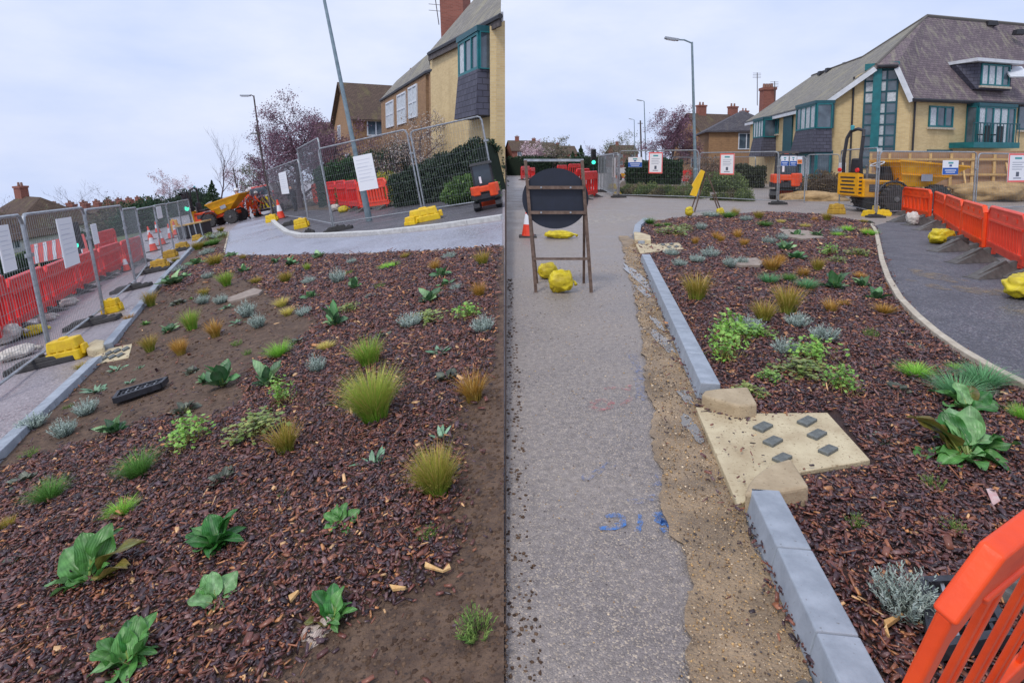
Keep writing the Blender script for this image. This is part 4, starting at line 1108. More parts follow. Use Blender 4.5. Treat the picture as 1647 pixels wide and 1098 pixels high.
def house(base, yaw, w, d, h, rh, label, wall_m, roof_m, hip=0.0, chim=(), wins=(), group=None, up=Z, name='house', whitewin=True):
    """simple pitched house; w along x (ridge direction), front faces -y; wins: (x fraction, z, width, height)"""
    t = thing(name, label, 'house', frame(base, Matrix.Rotation(yaw, 3, 'Z') @ Vector((1, 0, 0)), up), group)
    mb = MB(); mb.prism([(-w / 2, -d / 2, -3), (w / 2, -d / 2, -3), (w / 2, d / 2, -3), (-w / 2, d / 2, -3)], (0, 0, h + 3))
    if hip < .05:
        for s in (-1, 1): mb.prism([(s * w / 2, -d / 2, h), (s * w / 2, d / 2, h), (s * w / 2, 0, h + rh)], (-s * .2, 0, 0))
    part('wall', mb, wall_m, t, uv=True)
    o = .35; mb = MB(); hw = w / 2
    a, b, c, e = (-hw - o, -d / 2 - o, h - .12), (hw + o, -d / 2 - o, h - .12), (hw + o, d / 2 + o, h - .12), (-hw - o, d / 2 + o, h - .12)
    r0, r1 = (-hw - o + hip, 0, h + rh), (hw + o - hip, 0, h + rh)
    for q in ((a, b, r1, r0), (c, e, r0, r1)): mb.prism([Vector(x) for x in q], (0, 0, .14))
    if hip >= .05:
        for q in ((b, c, r1), (e, a, r0)): mb.prism([Vector(x) for x in q], (0, 0, .14))
    rf = part('roof', mb, roof_m, t, uv=True)
    for cx, ch, cw in chim:
        mb = MB(); mb.box((cx, 0, h + rh + ch / 2 - .4), (cw, .7, ch + .8)); mb.box((cx, 0, h + rh + ch - .1), (cw + .14, .84, .2)); part('chimney', mb, 'redbrick', rf, uv=True)
        for k in range(2):
            mb = MB(); mb.lathe([(.13, 0), (.1, .4)], (cx - cw * .22 + cw * .44 * k, 0, h + rh + ch), Z, 8); part('chimney_pot', mb, 'redbrick', rf)
    for side, fx, z, ww, wh in wins:
        if side == 'f': A, B = Vector((-w / 2, -d / 2, 0)), Vector((w / 2, -d / 2, 0))
        elif side == 'l': A, B = Vector((-w / 2, d / 2, 0)), Vector((-w / 2, -d / 2, 0))
        else: A, B = Vector((w / 2, -d / 2, 0)), Vector((w / 2, d / 2, 0))
        X = (B - A).normalized(); n = Vector((X.y, -X.x, 0)); L = (B - A).length
        def bx(mb, x0, x1, z0, z1, o0, o1): mb.prism([A + X * x0 + Z * z0 + n * o0, A + X * x1 + Z * z0 + n * o0, A + X * x1 + Z * z1 + n * o0, A + X * x0 + Z * z1 + n * o0], n * (o1 - o0))
        cx = L * fx; mb = MB(); f = .09
        for x0, x1, z0, z1 in ((cx - ww / 2, cx + ww / 2, z, z + f), (cx - ww / 2, cx + ww / 2, z + wh - f, z + wh), (cx - ww / 2, cx - ww / 2 + f, z + f, z + wh - f), (cx + ww / 2 - f, cx + ww / 2, z + f, z + wh - f), (cx - f / 2, cx + f / 2, z + f, z + wh - f)): bx(mb, x0, x1, z0, z1, .004, .06)
        wo = part('window', mb, 'whitepaint' if whitewin else 'teal', t)
        mb = MB(); p = [A + X * (cx - ww / 2) + Z * z + n * .02, A + X * (cx + ww / 2) + Z * z + n * .02, A + X * (cx + ww / 2) + Z * (z + wh) + n * .02, A + X * (cx - ww / 2) + Z * (z + wh) + n * .02]
        mb.quad(*p); part('pane', mb, 'glass', wo)
    return t
W4 = [('f', .25, .9, 1.5, 1.3), ('f', .75, .9, 1.5, 1.3), ('f', .25, 3.5, 1.4, 1.2), ('f', .75, 3.5, 1.4, 1.2), ('l', .3, 3.5, 1.1, 1.2), ('l', .7, .9, 1.3, 1.3), ('r', .5, 3.5, 1.1, 1.2)]
# right: houses beyond the block
def gp(u, y): q = P(u, 262, y); q.z = 0; return q
house(gp(1186, 62), R(80), 8, 7, 4.7, 2.0, 'house with grey hipped roof and tall white windows beyond the block', 'brownbrick', 'darkroof', hip=2.5, chim=(), wins=[('f', .2, 2.9, 1.5, 1.7), ('f', .5, 2.9, 1.5, 1.7), ('f', .8, 2.9, 1.5, 1.7), ('l', .5, 2.9, 1.5, 1.6)])
house(gp(1152, 78), R(20), 9, 7, 4.6, 3.2, 'brown brick house with two chimneys behind the purple tree', 'brownbrick', 'brownroof', chim=((-2.6, 1.2, 1.1), (2.4, 1.2, 1.1)), wins=W4)
house(gp(1180, 92), R(10), 9, 8, 5, 3.0, 'dark-roofed house with red chimney beyond brown brick house', 'redbrick', 'darkroof', chim=((1.5, 1.6, 1.1),), wins=W4[:4])
for i, (u, y, lab) in enumerate([(842, 175, 'far brick house with chimney behind blossom trees'), (868, 190, 'far brick house half hidden by blossom trees'), (905, 230, 'very distant brick house beyond blossom'), (1000, 220, 'very distant roof behind bare roadside tree')]):
    house(gp(u, y), R(15), 9, 8, 5, 3, lab, 'redbrick', 'brownroof', chim=((-2, 1.3, 1.1),), wins=W4[:4])

# ---- left: building at the right-hand end of the sloping footway
def slope_building():
    t = thing('apartment_building', 'brick apartment building with teal bay and slate-hung skirt above shrub bank', 'building')
    a, b = P(690, 86, 27), P(800, 26, 19.2)
    MW = Wall(a, b)
    zt = a.z
    mb = MB(); mb.prism([MW.p(0.2, -1), MW.p((MW.B - MW.A).length - .1, -1), MW.p((MW.B - MW.A).length - .1, b.z - .1), MW.p(0.2, a.z - .1)], -MW.n * .3); part('wall', mb, 'brick', t, uv=True)
    oa, ob = P(690, 84, 26.4), P(805, 22, 18.7)
    ridge_a, ridge_b = P(765, -4, 29.5), P(850, -78, 24.0)
    cut = (SEAM_U + 2 - IW / 2) / F
    ridge_b = P(806, -40, 25.5)
    mb = MB(); mb.prism([oa, ob, ridge_b, ridge_a][::-1], (0, 0, -.2)); part('roof', mb, 'roofgrey', t, uv=True)
    rbk = [ridge_b + Vector((-.2, 6, -4)), ridge_a + Vector((-3, 6, -4))]
    mb = MB(); mb.prism([ridge_a, ridge_b, rbk[0], rbk[1]][::-1], (0, 0, -.2)); mb.prism([oa, ridge_a, rbk[1]][::-1], (0, 0, -.2)); part('rear_roof', mb, 'roofgrey', t, uv=True)
    mb = MB(); mb.tube([oa + Vector((0, -.1, -.1)), ob + Vector((0, -.1, -.1))], .09, 6); part('gutter', mb, 'machblack', t)
    mb = MB(); mb.beam(oa + Vector((0, .0, -.26)), ob + Vector((0, 0, -.26)), .08, .24); part('fascia', mb, 'darkpole', t)
    mb = MB(); mb.beam(ob + Vector((.05, 0, -.1)), ridge_b + Vector((.05, 0, -.1)), .08, .3); part('bargeboard', mb, 'whitepaint', t)
    gx = MW.p((MW.B - MW.A).length - .12, 0)
    mb = MB(); mb.prism([Vector((gx.x, gx.y, -1)), Vector((ridge_b.x, ridge_b.y, -1)), ridge_b - Z * .3, Vector((gx.x, gx.y, b.z - .3))], (-.2, 0, 0)); part('gable_wall', mb, 'brick', t, uv=True)
    ra = rect(MW, 738, 60, 770, 118, .5)
    bay(MW, t, ra, .5, 3, 1, curtain=.5)
    x0, x1, z0, z1 = ra; zb = MW.sz(765, 182, .9)[1]
    mb = MB(); p = [MW.p(x0, z0, 0), MW.p(x1, z0, 0), MW.p(x1, z0, .54), MW.p(x0, z0, .54)]; q = [MW.p(x0 - .15, zb, 0), MW.p(x1 + .15, zb, 0), MW.p(x1 + .12, zb, .66), MW.p(x0 - .1, zb, .66)]
    mb.add(p + q, [(0, 1, 2, 3), (7, 6, 5, 4), (0, 4, 5, 1), (1, 5, 6, 2), (2, 6, 7, 3), (3, 7, 4, 0)]); part('slate_skirt', mb, 'slatehung', t, uv=True)
    mb = MB(); mb.box((0, 0, 0), (1.3, .9, 2.6)); mb.box((0, 0, 1.2), (1.45, 1.05, .22)); c = part('chimney', mb, 'redbrick', t, uv=True, m4=frame(P(733, 26, 31), (1, -.4, 0), GL.up))
    for k in range(3):
        mb = MB(); mb.lathe([(.16, 0), (.12, .45)], (-.36 + .36 * k, 0, 1.3), Z, 8); part('chimney_pot', mb, 'redbrick', c)
    mb = MB(); p0 = P(706, 40, 30); p1 = P(699, -10, 30); mb.beam(p0, p1, .04)
    for k in range(3): mb.beam(p1 + Vector((-.3, 0, -.2 - .3 * k)), p1 + Vector((.3, 0, -.25 - .3 * k)), .02)
    part('aerial', mb, 'darkpole', t)
    # lower wing
    w = thing('house_wing', 'lower brick wing with tall white windows and grey slate roof', 'house')
    c = P(686, 113, 27.4); f = P(612, 160, 39); n = P(744, 97, 24.2)
    LW, FW = Wall(f, c), Wall(c, n)
    mb = MB(); L = (LW.B - LW.A).length; mb.prism([LW.p(.2, -2), LW.p(L - .2, -2), LW.p(L - .2, c.z - .1), LW.p(.2, f.z - .1)], -LW.n * .3); part('wall', mb, 'brownbrick', w, uv=True)
    L2 = (FW.B - FW.A).length; mb = MB(); mb.prism([FW.p(.25, -2), FW.p(L2, -2), FW.p(L2, n.z - .1), FW.p(.25, c.z - .1)], -FW.n * .3); part('wall', mb, 'brownbrick', w, uv=True)
    r1, r2 = P(694, 82, 30), P(638, 130, 41.5)
    mb = MB(); mb.prism([f, c, r1, r2][::-1], (0, 0, -.2)); mb.prism([c, n, P(744, 68, 26.5), r1][::-1], (0, 0, -.2))
    e = f + Vector((2, 6, 0)); mb.prism([r2, r1, r1 + Vector((.8, 5, -2.5)), e][::-1], (0, 0, -.2)); mb.prism([f, r2, e][::-1], (0, 0, -.2))
    part('roof', mb, 'roofgrey', w, uv=True)
    mb = MB(); mb.tube([f + Vector((0, -.1, -.1)), c + Vector((0, -.1, -.1)), n + Vector((0, -.1, -.1))], .08, 6); part('gutter', mb, 'machblack', w)
    for k, (u0, v0, u1, v1) in enumerate([(622, 163, 634, 205), (640, 150, 654, 200), (658, 138, 672, 190)]):
        window(LW, w, rect(LW, u0, v0, u1, v1), 2, 2, 'whitepaint', 'curtain', sill=False, curtain=.8, seed=k)
    x = FW.sz(712, 150)[0]; mb = MB(); mb.tube([FW.p(x, -1, .08), FW.p(x, c.z - .2, .08)], .05, 6); part('drainpipe', mb, 'machblack', w)
slope_building()
def gl(u, v): return GL.hit(u, v)
def ground_l(u, y):
    """point of the sloping ground at picture column u and distance y"""
    lo, hi = 150.0, 1000.0
    for _ in range(50):
        m = (lo + hi) / 2; q = GL.hit(u, m)
        d = ray(u, m).dot(GL.n)
        if d >= 0 or q.y > y: lo = m
        else: hi = m
    return GL.hit(u, hi)
house(ground_l(622, 50), R(28), 7, 7, 4.7, 3.2, 'brown-roofed brick house with red chimney behind bare tree', 'brownbrick', 'brownroof', chim=((2.6, 1.3, 1.0),), wins=W4, up=GL.up)
house(ground_l(566, 64), R(25), 7, 7, 3.6, 2.8, 'red-gabled house half hidden behind the purple bare tree', 'redbrick', 'brownroof', chim=(), wins=W4, up=GL.up)
# far left: white rendered house, then the terrace
house(ground_l(66, 62) - Z * 2.6, R(-30), 9, 8, 4.9, 2.9, 'white rendered house with brown hipped roof and chimney stack', 'render', 'brownroof', hip=2.5, chim=((-1.8, 1.2, 1.6),), wins=W4, up=GL.up)
house(ground_l(-10, 58) - Z * 2.4, R(-25), 9, 8, 4.4, 2.5, 'white rendered house cut by photo edge behind dark hedge', 'render', 'brownroof', hip=2.5, chim=(), wins=W4, up=GL.up)
for i, u in enumerate((112, 134, 154, 173, 190, 206, 221, 235)):
    house(ground_l(u, 92 + i * 9) - Z * 3.4, R(-22), 9 + i * .9, 8, 4.6, 2.7, 'far brick terrace house with chimney beyond the hedge', 'redbrick', 'brownroof', chim=((-2.2, 1.1, 1.0), (2.2, 1.1, 1.0)), wins=W4[:4], group='far terrace houses', up=GL.up)

# ================================================================== TREES AND SHRUBS
PURP1, PURP2 = S(110, 82, 100), S(150, 118, 132)
PINK1, PINK2 = S(196, 170, 178), S(222, 204, 208)
EV1, EV2 = S(42, 62, 44), S(76, 98, 66)
GG1, GG2 = S(96, 104, 84), S(140, 142, 116)
tree(ground_l(484, 33), 6.6, 1.6, 'spreading purple-budded tree behind footway fence', PURP1, PURP2, 17000, .075, 3, up=GL.up, levels=4, kids=6, upright=.5, clear=.04, trunk=.05)
tree(ground_l(446, 37), 5.4, 1.5, 'smaller purple-budded tree beside the thin dark pole', PURP1, PURP2, 9000, .085, 103, up=GL.up, levels=4, kids=5, upright=.5, clear=.04, trunk=.04)
tree(ground_l(532, 37), 5.6, 1.5, 'purple-budded tree nearest red-gabled house', PURP1, PURP2, 9000, .085, 104, up=GL.up, levels=4, kids=5, upright=.5, clear=.04, trunk=.04)
tree(ground_l(356, 64), 9.0, .6, 'slender leafless tree standing behind far dumper', PURP1, PURP2, 0, .1, 5, up=GL.up, levels=3, kids=5, upright=.8, clear=.3, trunk=.022)
tree(ground_l(408, 60), 5.2, .9, 'grey-green spring tree behind the chevron van', GG1, GG2, 2600, .12, 6, up=GL.up, levels=3, clear=.15)
tree(ground_l(383, 70), 5.4, .9, 'pale pink blossom tree between van and dumper', PINK1, PURP2, 1800, .12, 8, up=GL.up, levels=3, clear=.15)
tree(ground_l(276, 84), 6.8, .9, 'pale pink blossom tree above the kerb-side fence', PINK1, PINK2, 2600, .14, 9, up=GL.up, levels=3, clear=.15)
tree(ground_l(12, 52), 5.6, .9, 'leafless tree in front of white rendered house', PURP1, PURP2, 300, .08, 12, up=GL.up, levels=3)
tree(ground_l(128, 62), 6.4, .7, 'thin leafless tree behind green traffic signal', PURP1, PURP2, 0, .1, 13, up=GL.up, levels=3, trunk=.02)
tree(ground_l(178, 70), 5.8, .9, 'leafless tree by the far terrace', PURP1, PURP2, 200, .1, 14, up=GL.up, levels=3, trunk=.02)
tree(ground_l(96, 50), 3.6, 1.0, 'small twiggy tree behind the long white sheet', GG1, GG2, 500, .09, 15, up=GL.up, levels=3)
def conifer(base, H, r, label, seed, up=Z, c1=EV1, c2=EV2):
    rng = np.random.default_rng(seed); n = 2600
    z = rng.random(n) ** 1.4; a = rng.uniform(0, 6.28, n)
    rr = r * (1 - z) * (1 + .25 * np.sin(z * 40)) * (.55 + .45 * rng.random(n))
    t = thing('conifer', label, 'tree', frame(base, (1, 0, 0), up))
    put('crown', leaf_cloud('crown', np.stack([rr * np.cos(a), rr * np.sin(a), H * (.06 + .94 * z)], 1), H * .045, c1, c2, seed), t)
    mb = MB(); mb.tube([(0, 0, 0), (0, 0, H * .95)], [H * .03, .02], 6); part('trunk', mb, 'bark', t)
conifer(ground_l(343, 72), 3.6, 1.4, 'dark conifer behind the far dumper', 21, GL.up)
# shrub bank right of the footway
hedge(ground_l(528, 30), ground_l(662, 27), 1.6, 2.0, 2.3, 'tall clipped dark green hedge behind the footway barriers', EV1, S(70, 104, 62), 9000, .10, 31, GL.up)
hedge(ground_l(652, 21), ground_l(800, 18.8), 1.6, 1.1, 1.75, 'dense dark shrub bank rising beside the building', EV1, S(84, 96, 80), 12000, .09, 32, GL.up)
bush(ground_l(760, 17.2), .85, .6, .75, 'low grassy-green shrub in front of the dark bank', S(72, 102, 56), S(118, 146, 84), 5000, .09, 33, GL.up)
bush(ground_l(624, 24.5), .95, .8, 1.15, 'yellow-green flowering shrub beside white notice', S(150, 158, 52), S(206, 200, 90), 3000, .08, 34, GL.up)
bush(ground_l(572, 27), .9, .7, 1.1, 'mid-green shrub at the lamp column foot', S(60, 92, 54), S(100, 130, 78), 3000, .08, 35, GL.up)
tree(ground_l(676, 23.5), 3.5, 1.2, 'twiggy shrub-tree dotted with white blossom before brick wing', S(214, 208, 204), S(176, 160, 150), 2600, .06, 36, up=GL.up, levels=3, kids=7, clear=.05, upright=.5)
tree(ground_l(612, 25), 3.0, 1.1, 'brown twiggy shrub-tree before the brick house', S(140, 116, 100), S(170, 146, 120), 1200, .06, 37, up=GL.up, levels=3, kids=7, clear=.05)
# hedges beyond the sloping road
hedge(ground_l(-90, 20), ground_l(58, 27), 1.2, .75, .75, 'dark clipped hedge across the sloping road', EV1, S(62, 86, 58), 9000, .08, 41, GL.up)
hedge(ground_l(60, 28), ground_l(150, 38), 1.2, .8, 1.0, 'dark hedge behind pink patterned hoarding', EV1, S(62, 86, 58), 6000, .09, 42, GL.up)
bush(ground_l(226, 46), 2.2, 1.6, 2.4, 'large dark evergreen shrub behind the cones', EV1, S(70, 100, 70), 4000, .14, 43, GL.up)
bush(ground_l(190, 48), 2.4, 1.6, 2.6, 'brown-green tall shrub behind red barriers', S(90, 84, 70), S(120, 116, 92), 4000, .14, 44, GL.up)
for i, u in enumerate((250, 300, 320)):
    bush(ground_l(u, 75), 3, 2, 3.2, 'distant dark evergreen shrub along the far road', EV1, S(72, 88, 76), 1800, .2, 45 + i, GL.up, group='distant roadside shrubs')
# pink patterned hoarding behind barriers
A = ground_l(66, 24); t = thing('site_hoarding', 'red and white striped barrier board behind the barriers', 'hoarding', frame(A, GL.ex + GL.ey * .6, GL.up))
mb = MB(); mb.box((.8, 0, .75), (1.9, .03, .8)); part('panel', mb, 'pinkboard', t)
for k in range(6):
    mb = MB(); mb.prism([(-.1 + .3 * k, -.02, .36), (.02 + .3 * k, -.02, .36), (.16 + .3 * k, -.02, 1.14), (.04 + .3 * k, -.02, 1.14)], (0, -.006, 0)); part('stripe', mb, 'board', t)
for x in (0, 1.6):
    mb = MB(); mb.beam((x, .03, 0), (x, .03, 1.15), .06); part('post', mb, 'timber', t)

# ---- right-hand vegetation
tree(gp(1082, 60), 7.2, 1.0, 'rounded purple-budded tree beside lamp column', PURP1, PURP2, 13000, .12, 51, levels=4, kids=6, upright=.45, clear=.12, trunk=.05)
tree(gp(868, 85), 5.0, 1.0, 'wide pink blossom tree at far road', PINK1, PINK2, 3600, .17, 52, levels=3, kids=6, clear=.12)
tree(gp(888, 80), 5.2, 1.0, 'grey-green tree beside wide pink blossom', GG1, S(170, 160, 140), 3000, .16, 53, levels=3, kids=6, clear=.12)
tree(gp(849, 90), 5.0, 1.0, 'pale blossom tree nearest far houses', PINK1, PINK2, 2600, .16, 54, levels=3, kids=6, clear=.12)
tree(gp(992, 70), 5.6, .9, 'bare grey-green tree above stacked fences', GG1, GG2, 1500, .12, 55, levels=4, kids=4, clear=.12)
tree(gp(1010, 76), 5.0, .9, 'bare twiggy tree behind telegraph pole', GG1, GG2, 900, .12, 56, levels=3, clear=.12)
tree(gp(962, 100), 5.0, .9, 'pink-tinted bare tree beyond the green signal', PURP1, PURP2, 900, .14, 57, levels=3, clear=.12)
conifer(gp(934, 95), 4.4, 1.7, 'dark blue-green conifer at the end of road', 58)
conifer(gp(921, 100), 3.6, 1.6, 'smaller dark conifer beside blossom trees', 59)
hedge(gp(826, 75), gp(965, 95), 3, 2.4, 2.6, 'far dark hedge lining the end of road', EV1, S(70, 86, 66), 9000, .2, 61)
hedge(gp(1006, 45), gp(1098, 44), 2, 1.7, 1.9, 'dark evergreen hedge behind far footway', EV1, S(60, 84, 56), 7000, .14, 62)
hedge(gp(1120, 40), gp(1232, 38), 2, 1.5, 1.4, 'dark shrub hedge in front of the block', S(50, 56, 46), S(92, 98, 76), 8000, .12, 63)
bush(gp(1165, 33), 1.4, 1, 1.1, 'grassy green shrub behind the red-bordered notice', S(84, 100, 62), S(126, 140, 90), 2600, .1, 64)
bush(gp(1330, 30), 1.5, .9, 1.1, 'brown twiggy shrub beside hoarding end', S(96, 80, 64), S(130, 112, 84), 2600, .09, 65)
bush(gp(1140, 36), 1.4, 1, 2.0, 'brown bare shrub in front of brick house', S(120, 98, 84), S(150, 128, 108), 2600, .09, 66)
for i, (u, v) in enumerate([(1005, 313), (1018, 314), (1032, 315), (1046, 316), (1060, 317), (1074, 317), (1088, 318), (1102, 318), (1116, 319), (1012, 306), (1030, 307), (1048, 309), (1066, 310), (1085, 311), (1102, 312), (1160, 322), (1178, 322), (1196, 323), (1128, 318)]):
    bush(GR.hit(u, v), .46, .36, .36 + .1 * (i % 3), 'low mixed shrub in the planted verge behind mesh fence', [S(84, 96, 60), S(110, 104, 78), S(92, 112, 66)][i % 3], [S(130, 140, 86), S(150, 140, 110), S(140, 150, 96)][i % 3], 700, .06, 70 + i, group='planted verge shrubs', core=True, stems=False)

# ================================================================== LAMPS AND POLES
def lamp(base, top_u, top_v, arm_u, arm_v, label, r=.075, up=Z, m='lamp'):
    y = base.y; tp = P(top_u, top_v, y); ar = P(arm_u, arm_v, y)
    t = thing('street_lamp', label, 'street lamp', Matrix.Translation(base))
    a = tp - base; 
    mb = MB(); mb.tube([(0, 0, 0), a * .18, a * .185, a], [r * 1.35, r * 1.35, r, r * .62], 12); part('column', mb, m, t, smooth=False)
    b = ar - base; mb = MB(); mb.tube([a - Vector((0, 0, .05)), a.lerp(b, .5) + Vector((0, 0, .04)), b], r * .45, 8); part('arm', mb, m, t)
    d = (b - a).normalized(); mb = MB(); mb.beam(b - d * .1, b + d * .55, .22, .09); mb.beam(b + d * .0, b + d * .5, .16, .04); part('lantern', mb, 'galv', t)
    mb = MB(); mb.beam(b + d * .05 - Vector((0, 0, .06)), b + d * .48 - Vector((0, 0, .06)), .15, .03); part('diffuser', mb, 'board', t)
    return t
lamp(gp(1121, 28), 1113, 68, 1088, 64, 'tall grey street lamp with short arm beside purple tree', r=.08)
lamp(gp(1040, 75), 1036, 163, 1031, 162, 'distant thin street lamp above the bare trees', r=.08)
lamp(gp(1022, 110), 1020, 193, 1016, 192, 'farthest thin street lamp along the road', r=.09)
lamp(ground_l(594, 17.5), 519, -12, 500, -20, 'leaning tall blue-grey street lamp behind the white notice', r=.07)
lamp(ground_l(433, 40), 408, 154, 400, 154, 'slender distant street lamp in front of purple tree', r=.075, m='darkpole')
def pole(a, b, label, r=.09):
    mb = MB(); mb.tube([(0, 0, 0), b - a], [r, r * .7], 8); 
    d = Vector((.7, 0, 0)); mb.beam(b - a - d * .4 - Vector((0, 0, .3)), b - a + d * .4 - Vector((0, 0, .3)), .06)
    return solo('telegraph_pole', mb, 'darkpole', label, 'pole', m4=Matrix.Translation(a))
pole(gp(1033, 62), P(1030, 194, 62), 'dark telegraph pole rising behind the verge fence', .11)
pole(ground_l(386, 62), P(375, 270, 62), 'short dark telegraph pole near the workers')
pole(ground_l(440, 30), P(412, 205, 30), 'thin dark pole beside the purple tree', .05)

# ================================================================== SITE FENCES
def heras(G, b0, b1, vtop0, label, group, H=None, extra=None, wires=True, up=None):
    """mesh fence panel between two pixel foot points; its height follows the picture at the first post unless given"""
    A = G.hit(*b0) if not isinstance(b0, Vector) else b0
    B = G.hit(*b1) if not isinstance(b1, Vector) else b1
    up = up or G.up
    m4 = frame(A, B - A, up)
    upv = Vector((m4[0][2], m4[1][2], m4[2][2]))
    if H is None: H = hfit(A, upv, vtop0)
    L = (B - A).length
    t = thing('mesh_fence_panel', label, 'fence', m4, group)
    r = .024; z0 = .12; c = .12
    mb = MB()
    mb.tube([(0.02, 0, .03), (0.02, 0, H - c), (.02 + .035, 0, H - .035), (c, 0, H), (L - c, 0, H), (L - .055, 0, H - .035), (L - .02, 0, H - c), (L - .02, 0, .03)], r, 6)
    mb.tube([(.02, 0, z0), (L - .02, 0, z0)], r * .8, 6)
    part('frame', mb, 'galv', t)
    if wires:
        mb = MB(); w = .0032
        n = max(6, int(L / .075))
        for i in range(1, n): mb.beam((L * i / n, .004, z0), (L * i / n, .004, H - .01), w, w)
        for k in range(1, 8): mb.beam((.03, -.004, z0 + (H - z0) * k / 8), (L - .03, -.004, z0 + (H - z0) * k / 8), w, w)
        part('wire_mesh', mb, 'wire', t)
    mb = MB(); mb.box((L - .0, 0, H * .72), (.11, .07, .05)); part('clamp', mb, 'galv', t)
    return t, H, L
def print_board(name, parent, cx, cz, w, h, style, y=-.03):
    """notice board hung on a fence: a thin board with printed blocks"""
    mb = MB(); mb.box((0, 0, 0), (w, .012, h), col=S(234, 236, 240)); 
    f = -.0085
    def blk(x0, x1, z0, z1, col, d=0):
        mb.quad((x0 * w, f - d, z0 * h), (x1 * w, f - d, z0 * h), (x1 * w, f - d, z1 * h), (x0 * w, f - d, z1 * h), col)
    grey = S(150, 156, 170)
    if style == 'red':
        c = S(238, 110, 104)
        blk(-.5, .5, .44, .5, c); blk(-.5, .5, -.5, -.44, c); blk(-.5, -.44, -.44, .44, c); blk(.44, .5, -.44, .44, c)
        blk(-.18, .18, .30, .37, S(80, 160, 166))
        for k in range(4): blk(-.3, .3 - .08 * (k % 2), .18 - .08 * k, .20 - .08 * k, grey)
        blk(-.08, .08, -.30, -.14, S(90, 96, 110)); blk(-.2, .2, -.38, -.34, grey)
    elif style == 'blue':
        blk(-.5, .5, -.48, -.02, S(40, 94, 180)); blk(-.16, .16, .26, .38, S(80, 160, 166)); blk(-.08, .08, .06, .2, S(60, 90, 150))
        blk(-.36, .36, -.22, -.16, S(230, 234, 240), .001); blk(-.3, .3, -.36, -.31, S(230, 234, 240), .001)
    elif style == 'orange':
        blk(-.46, .46, -.46, .1, S(240, 130, 60)); blk(-.3, .3, -.2, -.1, S(80, 60, 50), .001)
    else:
        for k in range(7): blk(-.38, .38 - .1 * (k % 3), .36 - .1 * k, .375 - .1 * k, S(206, 210, 220))
        blk(-.44, .44, .15, .155, S(190, 194, 206)); blk(-.44, .44, -.16, -.155, S(190, 194, 206))
    o = put(name, mb.mesh(name, 'print'), None)
    return o
def notice(panel, cx, cz, w, h, style, label, group=None, yoff=-.04, name='notice_board', tilt=0.0):
    o = print_board(name, None, cx, cz, w, h, style)
    o.matrix_world = panel.matrix_world @ Matrix.Translation((cx, yoff, cz)) @ Matrix.Rotation(tilt, 4, 'Y')
    tag(o, label, 'notice', group)
    return o
def on_panel(t, u, v):
    """panel coordinates (x, z) of a picture point"""
    m = t.matrix_world; o = m.translation; n = m.to_3x3() @ Vector((0, 1, 0))
    d = ray(u, v); s = (o - C0).dot(n) / d.dot(n)
    q = m.inverted() @ (C0 + d * s)
    return q.x, q.z
def notice_px(t, u0, v0, u1, v1, style, label, group=None, yoff=-.04):
    a = on_panel(t, u0, (v0 + v1) / 2); b = on_panel(t, u1, (v0 + v1) / 2)
    c = on_panel(t, (u0 + u1) / 2, v0); d = on_panel(t, (u0 + u1) / 2, v1)
    flip = b[0] < a[0]
    o = notice(t, (a[0] + b[0]) / 2, (c[1] + d[1]) / 2, abs(b[0] - a[0]), abs(c[1] - d[1]), style, label, group, yoff=-yoff if flip else yoff)
    if flip: o.matrix_world = o.matrix_world @ Matrix.Rotation(math.pi, 4, 'Z')
    return o

def foot_block(G, uv, ang, m, label, group, L=.72, W=.24, H=.15, cat='fence foot', name='fence_foot'):
    """fence foot: a stepped block with a post socket and hand hold"""
    A = G.hit(*uv); d = Vector(G.ex * math.cos(ang) + G.ey * math.sin(ang))
    m4 = frame(A, d, G.n)
    mb = MB()
    mb.box((0, 0, H * .3), (L, W, H * .6), taper=.94, tx=.97)
    mb.box((-L * .06, 0, H * .8), (L * .62, W * .82, H * .4), taper=.8, tx=.86)
    for s in (-1, 1): mb.box((s * L * .36, 0, H * .68), (L * .1, W * .5, H * .2), taper=.7)
    mb.lathe([(.035, 0), (.035, .03)], (0, 0, H), Z, 8)
    o = solo(name, mb, m, label, cat, group, m4=m4)
    b = o.modifiers.new('bevel', 'BEVEL'); b.width = .012; b.segments = 2
    return o
def yellow_weight(G, uv, ang, w, d, h, label, group=None, m='yellow'):
    """yellow plastic ballast block with ribs and rounded shoulders"""
    A = G.hit(*uv); X = Vector(G.ex * math.cos(ang) + G.ey * math.sin(ang)); m4 = frame(A, X, G.n)
    mb = MB()
    mb.box((0, 0, h * .22), (w, d, h * .44), taper=.95)
    mb.box((0, 0, h * .68), (w * .92, d * .82, h * .46), taper=.82, tx=.9)
    for k in range(4): mb.box((w * (-.36 + .24 * k), 0, h * .56), (w * .10, d * .96, h * .62), taper=.72, tx=.8)
    mb.box((w * .53, 0, h * .36), (w * .14, d * .5, h * .42), taper=.8)
    mb.box((0, 0, h * .95), (w * .3, d * .3, h * .1), taper=.7)
    o = solo('ballast_block', mb, m, label, 'ballast block', group, m4=m4)
    b = o.modifiers.new('bevel', 'BEVEL'); b.width = min(w, d, h) * .07; b.segments = 2
    return o
